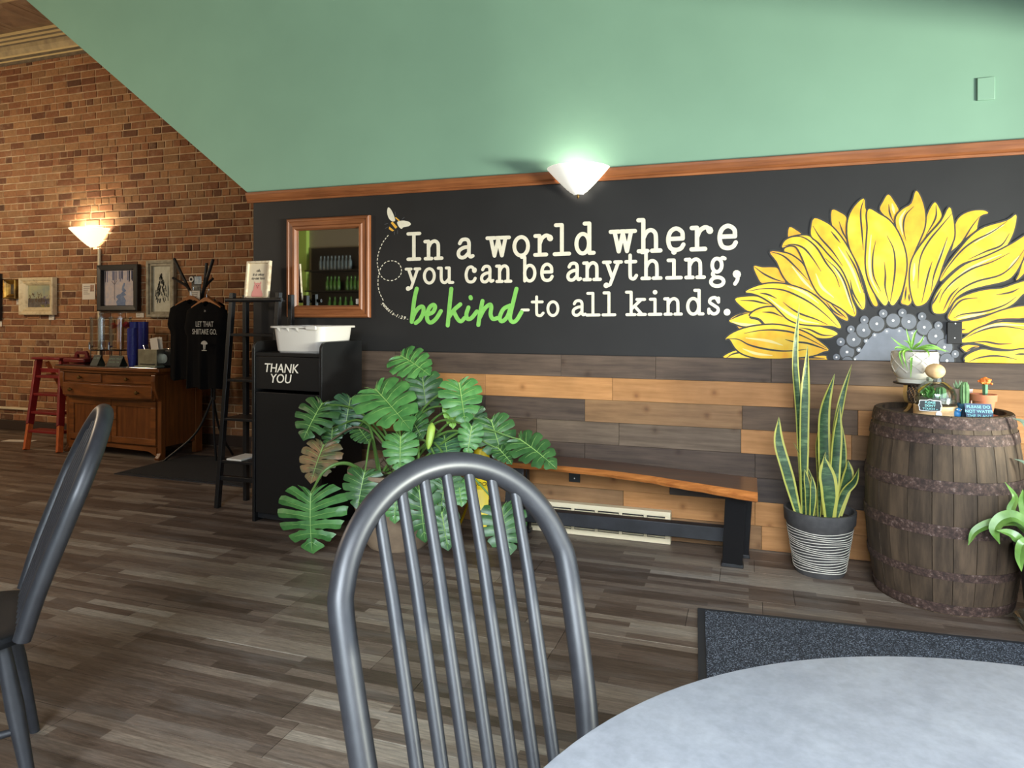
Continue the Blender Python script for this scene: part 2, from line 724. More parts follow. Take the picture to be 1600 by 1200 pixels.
order = sorted(range(len(bricks)), key=lambda i: -brick_area(bricks[i]))
singles = set(order[:298])
rest = MB()
for i, (x, z, L) in enumerate(bricks):
    dy = rnd.uniform(-0.003, 0.002)
    ang = rnd.uniform(-0.006, 0.006)
    if i in singles:
        o = bpy.data.objects.new('brick', rnd.choice(stretch_meshes if L == LS else head_meshes))
        COL.objects.link(o)
        o.location = (x, BY + dy, z)
        o.rotation_euler = (0, ang, 0)
        o.parent = wall_far
    else:
        b = brick_mesh(L, i)
        rest.add([(p[0] + x, p[1] + BY + dy, p[2] + z) for p in b.v], b.f)
ro = rest.build('brickwork', m_brickwork, wall_far, smooth=False)
ro['kind'] = 'stuff'
struct(MB().box(XL, -3.3, BY - 0.012, BY + 0.01, 0.0, 0.105).build('baseboard_far', mat('dark_baseboard', (62, 48, 40), 0.6), bev=0.004))
# crown above the brick
cr = MB()
prof = [(0.0, 4.085), (-0.02, 4.085), (-0.02, 4.115), (-0.045, 4.12), (-0.045, 4.15), (-0.07, 4.158), (-0.105, 4.205), (-0.115, 4.245), (-0.14, 4.25), (-0.14, 4.275), (-0.17, 4.28), (-0.17, 4.305), (-0.2, 4.31), (-0.2, 4.345), (0.0, 4.345)]
cr.prism(prof, lambda a, z: (XL, BY + a, z), lambda a, z: (-4.2, BY + a, z))
m_cove_shade = mat('cove_shade', (104, 94, 80), 0.6, c2=(128, 116, 98), ns=12, bump=0.2, bs=60)
m_bead_lit = mat('bead_lit', (226, 204, 150), 0.5)
for i in range(len(cr.mi)):  # relief shading put into the colour: alternating grey and light bands
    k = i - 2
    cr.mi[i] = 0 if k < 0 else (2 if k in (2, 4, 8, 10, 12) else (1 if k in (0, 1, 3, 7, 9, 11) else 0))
struct(cr.build('trim_2', [m_crown, m_cove_shade, m_bead_lit], smooth=False))

# mural wall: plaster wall whose upper part is the side of a stair, with a sloping lower edge at its left
wall = MB()
dtop = CZ + 0.05
xd = mural_l - 0.045
poly = [(mural_l, 0.0), (XR, 0.0), (XR, dtop), (xd - (dtop - trim_z1) / slope, dtop), (xd, trim_z1), (mural_l, trim_z1)]
bands = [(0.0, 1.05, 1), (1.05, trim_z0, 1)]
wall.cur = 1
wall.add([(mural_l, WY, 0), (XR, WY, 0), (XR, WY, trim_z1 - 0.01), (mural_l, WY, trim_z1 - 0.01)], [(0, 1, 2, 3)])
wall.cur = 0
gx = 24
zt = trim_z1 - 0.01
wall.add([(mural_l, WY, zt), (XR, WY, zt), (XR, WY, dtop), (xd - (dtop - trim_z1) / slope, WY, dtop), (xd, WY, trim_z1), (mural_l, WY, trim_z1)], [(0, 1, 2, 3, 4, 5)])
wall.add([(p[0], WY, p[1]) for p in poly] + [(p[0], WY + 0.12, p[1]) for p in poly], [tuple(range(11, 5, -1))] + [(i, (i + 1) % 6, (i + 1) % 6 + 6, i + 6) for i in range(6)])
wall_back = struct(wall.build('wall_back', [m_green, m_black_wall], smooth=False))
struct(MB().box(mural_l + 0.02, mural_l + 0.12, WY + 0.12, BY + 0.2, 0, dtop).build('wall_stair', m_plain))
# wood trim between the green and the black paint
tr = MB()
prof = [(0.0, trim_z0), (-0.012, trim_z0), (-0.016, trim_z0 + 0.012), (-0.012, trim_z0 + 0.018), (-0.02, trim_z0 + 0.028), (-0.03, trim_z1 - 0.018), (-0.03, trim_z1 - 0.004), (-0.026, trim_z1), (0.0, trim_z1)]
tr.prism(prof, lambda a, z: (xd, WY + a, z), lambda a, z: (XR, WY + a, z))
struct(tr.build('trim_1', m_trimwood, smooth=False))

# pallet boards below the mural, board by board
TONE = {
    'D': wood('board_dark', (66, 53, 45), (100, 83, 70), 0.62, knots=True),
    'K': wood('board_blackened', (54, 46, 42), (82, 70, 62), 0.62, knots=True),
    'G': wood('board_grey', (84, 69, 56), (120, 102, 84), 0.62, knots=True),
    'M': wood('board_brown', (74, 58, 46), (108, 87, 68), 0.62, knots=True),
    'T': wood('board_tan', (120, 88, 58), (152, 116, 80), 0.58, knots=True),
    'L': wood('board_light', (156, 108, 62), (186, 134, 84), 0.55, knots=True),
}
ROWS = [
    [(560, 'D'), (620, 'D'), (878, 'D'), (1025, 'D'), (1205, 'D'), (1420, 'D'), (1640, 'D'), (1800, 'D')],
    [(560, 'D'), (683, 'L'), (760, 'L'), (958, 'L'), (1240, 'T'), (1480, 'L'), (1750, 'L')],
    [(560, 'D'), (690, 'K'), (760, 'D'), (915, 'T'), (1160, 'M'), (1340, 'L'), (1700, 'T')],
    [(560, 'M'), (582, 'L'), (632, 'M'), (840, 'G'), (968, 'G'), (1158, 'L'), (1330, 'T'), (1560, 'L'), (1760, 'D')],
    [(560, 'M'), (700, 'M'), (800, 'D'), (915, 'D'), (1180, 'D'), (1400, 'L'), (1650, 'M')],
    [(560, 'T'), (720, 'L'), (1047, 'K'), (1360, 'L'), (1640, 'T')],
    [(560, 'T'), (800, 'T'), (975, 'L'), (1180, 'L'), (1400, 'T'), (1660, 'L')],
    [(560, 'T'), (760, 'M'), (960, 'T'), (1190, 'L'), (1420, 'L'), (1640, 'D')],
]
for r_, pieces in enumerate(ROWS):
    zt = 1.052 - 0.1312 * r_
    for k, (u, tone) in enumerate(pieces):
        x0 = wx(u) if k else mural_l
        x1 = wx(pieces[k + 1][0]) if k + 1 < len(pieces) else XR
        L = x1 - x0 - 0.0015
        b = MB().box(0, L, 0, 0.016, -0.1302, 0)
        o = b.build('board', TONE[tone], wall_back, smooth=False, bev=0.0012, seg=1)
        o.location = (x0, WY - 0.0175 - rnd.uniform(0, 0.003), zt)

# ceiling with pressed-tin panels, the other walls and the storefront
ceil = struct(MB().box(XL, XR, YF, BY + 0.3, CZ + 0.03, CZ + 0.15).build('ceiling', m_ceiling))
tp = MB()
tp.box(0.004, 0.606, 0.004, 0.606, 0.0, 0.03)
tp.add([(0.06, 0.06, 0.0), (0.55, 0.06, 0.0), (0.55, 0.55, 0.0), (0.06, 0.55, 0.0), (0.12, 0.12, -0.02), (0.49, 0.12, -0.02), (0.49, 0.49, -0.02), (0.12, 0.49, -0.02), (0.2, 0.2, -0.005), (0.41, 0.2, -0.005), (0.41, 0.41, -0.005), (0.2, 0.41, -0.005)],
       [(0, 1, 5, 4), (1, 2, 6, 5), (2, 3, 7, 6), (3, 0, 4, 7), (4, 5, 9, 8), (5, 6, 10, 9), (6, 7, 11, 10), (7, 4, 8, 11), (8, 9, 10, 11)])
tm = tp.mesh('tin_panel', m_ceiling, smooth=False)
for i in range(7):
    for k in range(2):
        o = bpy.data.objects.new('tin_panel', tm)
        COL.objects.link(o)
        o.location = (-9.9 + i * 0.61, BY - 0.2 - 0.61 * (k + 1), CZ)
        o.parent = ceil
struct(MB().box(XL, -3.6, 4.42, 4.60, CZ - 0.13, CZ).build('trim_3', m_crown, bev=0.02))
struct(MB().box(XL - 0.15, XL, YF, BY + 0.3, 0, CZ + 0.15).build('wall_left', m_plain))
wr = MB()
wy0, wy1, wz0, wz1 = -3.3, 3.45, 0.45, 2.36
wr.box(XR, XR + 0.22, YF, BY + 0.3, 0, wz0).box(XR, XR + 0.22, YF, BY + 0.3, wz1, CZ + 0.15)
wr.box(XR, XR + 0.22, YF, wy0, wz0, wz1).box(XR, XR + 0.22, wy1, BY + 0.3, wz0, wz1)
struct(wr.build('wall_right', m_plain, smooth=False))
def window(name, along, c, a0, a1, z0, z1, n):
    """Fixed shop window: dark frame, n panes; along is 'y' or 'x', c the plane."""
    fr = MB()
    def bx(b, a, bb, za, zb, t0, t1):
        if along == 'y':
            b.box(c + t0, c + t1, a, bb, za, zb)
        else:
            b.box(a, bb, c + t0, c + t1, za, zb)
    for za, zb in ((z0, z0 + 0.06), (z1 - 0.06, z1)):
        bx(fr, a0, a1, za, zb, 0.06, 0.14)
    for k in range(n + 1):
        a = a0 + (a1 - a0) * k / n
        bx(fr, max(a0, a - 0.03), min(a1, a + 0.03), z0 + 0.06, z1 - 0.06, 0.06, 0.14)
    f = struct(fr.build(name, m_black, smooth=False))
    for k in range(n):
        b = MB()
        s0, s1 = a0 + (a1 - a0) * k / n, a0 + (a1 - a0) * (k + 1) / n
        bx(b, s0 + 0.03, s1 - 0.03, z0 + 0.06, z1 - 0.06, 0.096, 0.104)
        b.build('pane', m_pane, f, smooth=False)
window('window_1', 'y', XR, wy0, wy1, wz0, wz1, 4)
wf = MB()
fx0, fx1 = -2.9, 1.8
wf.box(XL, fx0, YF - 0.2, YF, 0, CZ + 0.15).box(fx1, XR + 0.22, YF - 0.2, YF, 0, CZ + 0.15)
wf.box(fx0, fx1, YF - 0.2, YF, 0, 0.6).box(fx0, fx1, YF - 0.2, YF, 4.1, CZ + 0.15)
struct(wf.build('wall_front', m_plain, smooth=False))
window('window_2', 'x', YF - 0.2, fx0, fx1, 0.6, 4.1, 3)  # unseen window added behind the camera, made tall for the fill lamp
struct(MB().box(-8.95, -8.32, YF, YF + 0.1, 0, CZ).build('wall_pier', m_lime, bev=0.004))

# ================================================================== painted mural on the wall
PY = WY - 0.0012
def wp(u, v, d=0.0):
    p = at_Y(u, v, WY)
    return (p.x, PY - d, max(p.z, 1.0535))
def paint(mb, quads, d=0.0, f=None):
    """Flat paint: 2-D polygons in photo coordinates carried onto the wall plane."""
    for k_, q in enumerate(quads):
        vs = [wp(*(f(p) if f else p), d + 0.0000015 * (len(mb.f) % 200)) for p in q]
        # keep faces turned to the room
        a = sum(vs[i][0] * vs[(i + 1) % len(vs)][2] - vs[(i + 1) % len(vs)][0] * vs[i][2] for i in range(len(vs)))
        if a < 0:
            vs.reverse()
        mb.add(vs, [tuple(range(len(vs)))])

m_cream_paint = mat('cream_lettering', (236, 226, 204), 0.6, c2=(226, 214, 190), ns=30)
m_lime_paint = mat('green_lettering', (124, 190, 84), 0.6, c2=(140, 204, 98), ns=25)

def ell(cx, cy, rx, ry, n=14):
    return [(cx + rx * math.cos(2 * PI * k / n), cy + ry * math.sin(2 * PI * k / n)) for k in range(n + 1)]
FT = lambda a, b, y=0.04: [(a, y), (b, y)]
G = {
 'n': [[(.2, .95), (.2, .04)], FT(.0, .2, .94), [(.2, .62), (.34, .86), (.56, .95), (.74, .82), (.77, .55), (.77, .04)], FT(.02, .38), FT(.6, .97)],
 'I': [[(.5, .05), (.5, 1.4)], FT(.05, .95), FT(.05, .95, 1.4)],
 'a': [[(.16, .76), (.3, .93), (.58, .95), (.73, .78), (.73, .22), (.82, .06), (.97, .1)], [(.73, .57), (.42, .54), (.14, .4), (.08, .2), (.2, .05), (.45, .05), (.73, .27)]],
 'w': [FT(.0, .34, .95), FT(.64, 1.0, .95), FT(.42, .58, .95), '/', [(.16, .95), (.33, .06)], [(.33, .06), (.5, .86)], [(.5, .86), (.67, .06)], [(.67, .06), (.84, .95)]],
 'o': [ell(.5, .48, .43, .45)],
 'r': [FT(.03, .28, .94), [(.28, .94), (.28, .04)], FT(.02, .66), [(.28, .55), (.42, .82), (.66, .95), (.86, .88)], [(.86, .84), (.88, .8)]],
 'l': [FT(.12, .5, 1.4), [(.5, 1.4), (.5, .04)], FT(.04, .96)],
 'd': [ell(.4, .48, .33, .45), [(.75, 1.4), (.75, .04)], FT(.5, .75, 1.4), FT(.75, .98)],
 'h': [FT(.0, .22, 1.4), [(.22, 1.4), (.22, .04)], [(.22, .6), (.36, .86), (.56, .95), (.74, .82), (.78, .55), (.78, .04)], FT(.02, .4), FT(.6, .98)],
 'e': [FT(.1, .88, .52), [(.88, .52), (.84, .8), (.52, .96), (.2, .82), (.08, .48), (.2, .14), (.5, .04), (.78, .1), (.92, .26)]],
 'y': [FT(.0, .36, .95), FT(.64, 1.0, .95), '/', [(.17, .95), (.5, .08)], [(.84, .95), (.5, .08), (.36, -.26), (.16, -.34)], [(.14, -.3), (.16, -.28)]],
 'u': [FT(.0, .2, .94), [(.2, .94), (.2, .3), (.3, .08), (.5, .05), (.74, .28)], FT(.54, .74, .94), [(.74, .94), (.74, .04)], FT(.74, .98)],
 'c': [[(.84, .74), (.82, .78), (.6, .95), (.26, .88), (.08, .5), (.2, .14), (.5, .04), (.78, .1), (.92, .26)], [(.84, .72), (.85, .78)]],
 'b': [FT(.0, .22, 1.4), [(.22, 1.4), (.22, .04)], ell(.57, .48, .36, .45)],
 't': [[(.4, 1.28), (.4, .25), (.5, .06), (.74, .04), (.93, .2)], FT(.04, .86, .94)],
 'i': [[(.5, 1.36), (.51, 1.36)], FT(.14, .5, .94), [(.5, .94), (.5, .04)], FT(.04, .96)],
 'g': [ell(.45, .62, .3, .33), [(.68, .88), (.8, .98), (.94, .94)], ell(.47, -.2, .4, .22), [(.28, .34), (.18, .16), (.35, .03), (.5, .02)]],
 ',': [[(.5, .16), (.55, .14)], [(.62, .14), (.6, -.12), (.3, -.32)]],
 '.': [[(.5, .12), (.51, .12)]],
 'k': [FT(.0, .24, 1.4), [(.24, 1.4), (.24, .04)], '/', [(.24, .36), (.74, .92)], FT(.54, .94, .95), [(.42, .55), (.8, .05)], FT(.02, .44), FT(.6, .98)],
 's': [[(.8, .76), (.6, .95), (.26, .9), (.16, .7), (.46, .53), (.8, .34), (.76, .12), (.45, .03), (.14, .2)], [(.84, .92), (.84, .7)], [(.1, .08), (.1, .3)]],
 '-': [[(.05, .42), (.95, .42)]],
}
quote = thing('wall_quote', 'painted cream and green quotation on the black mural wall', 'lettering', (wx(895), PY, 1.6))
ql = quote.location
LINES = [
 ((634, 406.5), (1155, 388.5), (634, 377.5), (1155, 350.5),
  [('I', 634.6, 659), ('n', 662, 693.5), ('a', 712, 742), ('w', 759, 798), ('o', 799.5, 829.5), ('r', 833, 865.5), ('l', 863, 893), ('d', 896, 931), ('w', 951.5, 995), ('h', 994.7, 1035.5), ('e', 1039, 1073), ('r', 1077, 1116), ('e', 1119, 1155)]),
 ((633, 443.8), (1103, 434.2), (633, 419.5), (1103, 403),
  [('y', 632.8, 658), ('o', 660, 682), ('u', 683, 710), ('c', 725, 746), ('a', 749, 773), ('n', 774, 801), ('b', 813, 839.5), ('e', 843, 866.5), ('a', 883.6, 910), ('n', 910, 941), ('y', 941, 973), ('t', 975, 998), ('h', 1000.4, 1035.5), ('i', 1038.7, 1067.4), ('n', 1069, 1103.5), ('g', 1106.7, 1136.4), (',', 1142, 1160)]),
 ((813, 494.2), (1128, 491.2), (813, 471), (1128, 463.5),
  [('-', 813, 828), ('t', 829, 852), ('o', 853, 875), ('a', 892, 917), ('l', 914, 939), ('l', 939.5, 963.5), ('k', 977, 1011), ('i', 1011.5, 1035.5), ('n', 1036.6, 1067.4), ('d', 1070.6, 1101), ('s', 1103.5, 1128), ('.', 1129, 1143)]),
]
for (b0, b1, t0, t1, letters) in LINES:
    for ch, u0, u1 in letters:
        mb = MB()
        um = (u0 + u1) / 2
        f = (um - b0[0]) / (b1[0] - b0[0])
        base = b0[1] + (b1[1] - b0[1]) * f
        xh = base - (t0[1] + (t1[1] - t0[1]) * (um - t0[0]) / (t1[0] - t0[0]))
        sl = (b1[1] - b0[1]) / (b1[0] - b0[0])
        wdt = xh * 0.186
        ins = wdt * 0.42
        straight = False
        for st in G[ch]:
            if st == '/':
                straight = True
                continue
            if ch in '.,' and len(st) == 2 and st[0][1] > 0:
                ww = wdt * 2.1
            elif ch in 'icray' and len(st) == 2 and abs(st[0][0] - st[1][0]) < .03 and abs(st[0][1] - st[1][1]) < .08:
                ww = wdt * (1.5 if ch == 'i' else 1.55)
            else:
                ww = wdt
            pts = [Vector((u0 + ins + p[0] * (u1 - u0 - 2 * ins), base + sl * (u0 + p[0] * (u1 - u0) - um) - p[1] * xh)) for p in st]
            if len(pts) > 2 and not straight:
                pts = catmull([p.to_3d() for p in pts], 4)
                pts = [p.to_2d() for p in pts]
            paint(mb, stroke2d(pts, ww))
        mb.v = [tuple(Vector(v) - ql) for v in mb.v]
        mb.build('letter', m_cream_paint, quote, smooth=False)
Z6 = lambda x, y: (560 + x / 5.3333, 300 + y / 5.3333)
SCRIPT = [
 [[(487, 805), (466, 900), (445, 1082)], [(447, 1070), (470, 1010), (508, 962), (538, 958), (542, 1000), (515, 1060), (478, 1092)], [(538, 1010), (560, 1018), (580, 1020)]],
 [[(572, 1022), (620, 1002), (640, 960), (625, 940), (594, 962), (574, 1015), (576, 1066), (604, 1088), (648, 1056), (688, 992)]],
 [[(775, 806), (760, 950), (745, 1112)], [(757, 1040), (795, 985), (850, 936)], [(795, 995), (825, 1055), (855, 1078), (885, 1050)]],
 [[(918, 962), (900, 1020), (912, 1058), (945, 1048), (988, 995)], [(935, 876), (938, 886)]],
 [[(1035, 908), (1016, 1000), (1000, 1108)], [(1010, 1050), (1050, 975), (1095, 938), (1108, 960), (1102, 1020), (1122, 1058), (1160, 1050)]],
 [[(1268, 945), (1210, 975), (1178, 1045), (1196, 1078), (1240, 1042), (1268, 965)], [(1318, 806), (1290, 920), (1264, 1040), (1282, 1082), (1318, 1068), (1360, 1000)]],
]
for glyph in SCRIPT:
    mb = MB()
    for st in glyph:
        pts = [Vector((*Z6(*p), 0)) for p in st]
        if len(pts) > 2:
            pts = catmull(pts, 5)
        paint(mb, stroke2d([p.to_2d() for p in pts], 34 / 5.3333))
    mb.v = [tuple(Vector(v) - ql) for v in mb.v]
    o = mb.build('letter', m_lime_paint, quote, smooth=False)
    o['label'] = 'green brush-script letter'

# bee, its dashed flight line, and the small verse written along it
bee = thing('painted_bee', 'small painted honeybee with cream wings beside the mirror', 'painting', wp(616, 345))
bl = Vector(bee.location)
def bee_part(name, polys, m, d=0.0, label=None):
    mb = MB()
    paint(mb, [[Z6(*p) for p in q] for q in polys], d)
    mb.v = [tuple(Vector(v) - bl) for v in mb.v]
    o = mb.build(name, m, bee, smooth=False)
    return o
sm = lambda q, n=4: [(p.x, p.y) for p in catmull([(a, b, 0) for a, b in q], n, True)]
m_bee_y = mat('bee_yellow', (232, 172, 60), 0.6)
m_dark_paint = mat('dark_paint', (30, 29, 29), 0.6)
bee_part('body', [sm([(330, 200), (350, 235), (330, 290), (300, 328), (265, 320), (250, 285), (285, 245), (305, 212)])], m_dark_paint)
bee_part('stripe', [[(312, 208), (345, 236), (337, 244), (306, 216)]], m_bee_y, 0.0003)
bee_part('stripe', [[(285, 246), (326, 292), (310, 306), (270, 258)]], m_bee_y, 0.0003)
bee_part('stripe', [[(258, 288), (300, 322), (282, 328), (254, 308)]], m_bee_y, 0.0003)
bee_part('wing', [sm([(250, 128), (275, 150), (300, 205), (306, 240), (280, 244), (252, 215), (240, 165)])], m_cream_paint, 0.0004)
bee_part('wing', [sm([(325, 250), (370, 238), (420, 248), (438, 268), (420, 285), (375, 295), (360, 308), (335, 285)])], m_cream_paint, 0.0004)
for q in ([(305, 165), (310, 200)], [(385, 210), (362, 230)], [(218, 270), (248, 262)], [(222, 305), (250, 290)], [(328, 318), (326, 350)], [(300, 330), (302, 358)]):
    bee_part('leg', [list(x) for x in stroke2d(q, 5, cap=False)], mat('leg_grey', (80, 78, 80), 0.7), 0.0002)
trail = thing('bee_trail', 'dashed white looping flight line painted below the bee', 'painting', wp(595, 430))
tl = Vector(trail.location)
path = [(250, 360), (202, 425), (168, 510), (158, 585), (166, 640), (182, 690), (225, 730), (290, 736), (345, 700), (360, 650), (340, 600), (295, 575), (235, 582), (192, 625), (170, 690), (164, 765), (176, 835), (208, 905)]
pts = catmull([(*Z6(*p), 0) for p in path], 14)
acc, cur, on = 0.0, [pts[0]], True
for a, b in zip(pts, pts[1:]):
    acc += (b - a).length
    if on:
        cur.append(b)
    if acc > (3.2 if on else 1.9):
        if on and len(cur) > 1:
            mb = MB()
            paint(mb, stroke2d([p.to_2d() for p in cur], 1.25, cap=False))
            mb.v = [tuple(Vector(v) - tl) for v in mb.v]
            mb.build('dash', m_cream_paint, trail, smooth=False)
        on, acc, cur = (not on), 0.0, [b]
vpath = catmull([(*Z6(*p), 0) for p in [(198, 920), (240, 968), (290, 1012), (345, 1040), (425, 1060)]], 20)
word = 'genesis-1:29-'
verse = thing('verse_note', 'small white handwritten verse reference curving under the bee trail', 'lettering', wp(615, 485))
for k, ch in enumerate(word):
    i = int((k + 0.5) / len(word) * (len(vpath) - 1))
    p, q = vpath[i], vpath[min(i + 1, len(vpath) - 1)]
    P3, Q3 = Vector(wp(p.x, p.y)), Vector(wp(q.x, q.y))
    ang = math.atan2(Q3.z - P3.z, Q3.x - P3.x)
    M_ = Matrix.Translation(P3 - Vector(verse.location)) @ Matrix.Rotation(-ang, 4, 'Y') @ FACE
    text_part('letter', ch, 0.034 if k < 7 else 0.03, m_cream_paint, verse, M_, 0.0002, shear=0.2, bold=0.0006)

# ------------------------------------------------------------------ sunflower
A_ = lambda p: (1130 + p[0] / 4.2875, 290 + p[1] / 4.2875)
B_ = lambda p: (1340 + p[0] / 4.285, 290 + p[1] / 4.285)
def petal_mat():
    t = NT('petal_yellow')
    vec = t.coords((1, 1, 1), 'Object', shift=True)
    f = t.noise(vec, 9.0, 2)
    col = t.ramp(f, [(0.34, lin((238, 164, 16))), (0.5, lin((242, 188, 26))), (0.66, lin((244, 202, 60)))])
    t.l(col, t.b.inputs['Base Color'])
    t.set(Roughness=0.55)
    return t.m
m_petal = petal_mat()
m_petal_o = mat('petal_amber', (234, 156, 18), 0.55, c2=(240, 178, 30), ns=14)
m_petal_pale = mat('petal_pale', (240, 214, 140), 0.55)
m_outline = mat('mural_outline', (46, 44, 40), 0.6)
flower = thing('sunflower_mural', 'huge yellow half sunflower painted on the black wall above the barrel', 'mural', wp(1420, 568))
fl = Vector(flower.location)
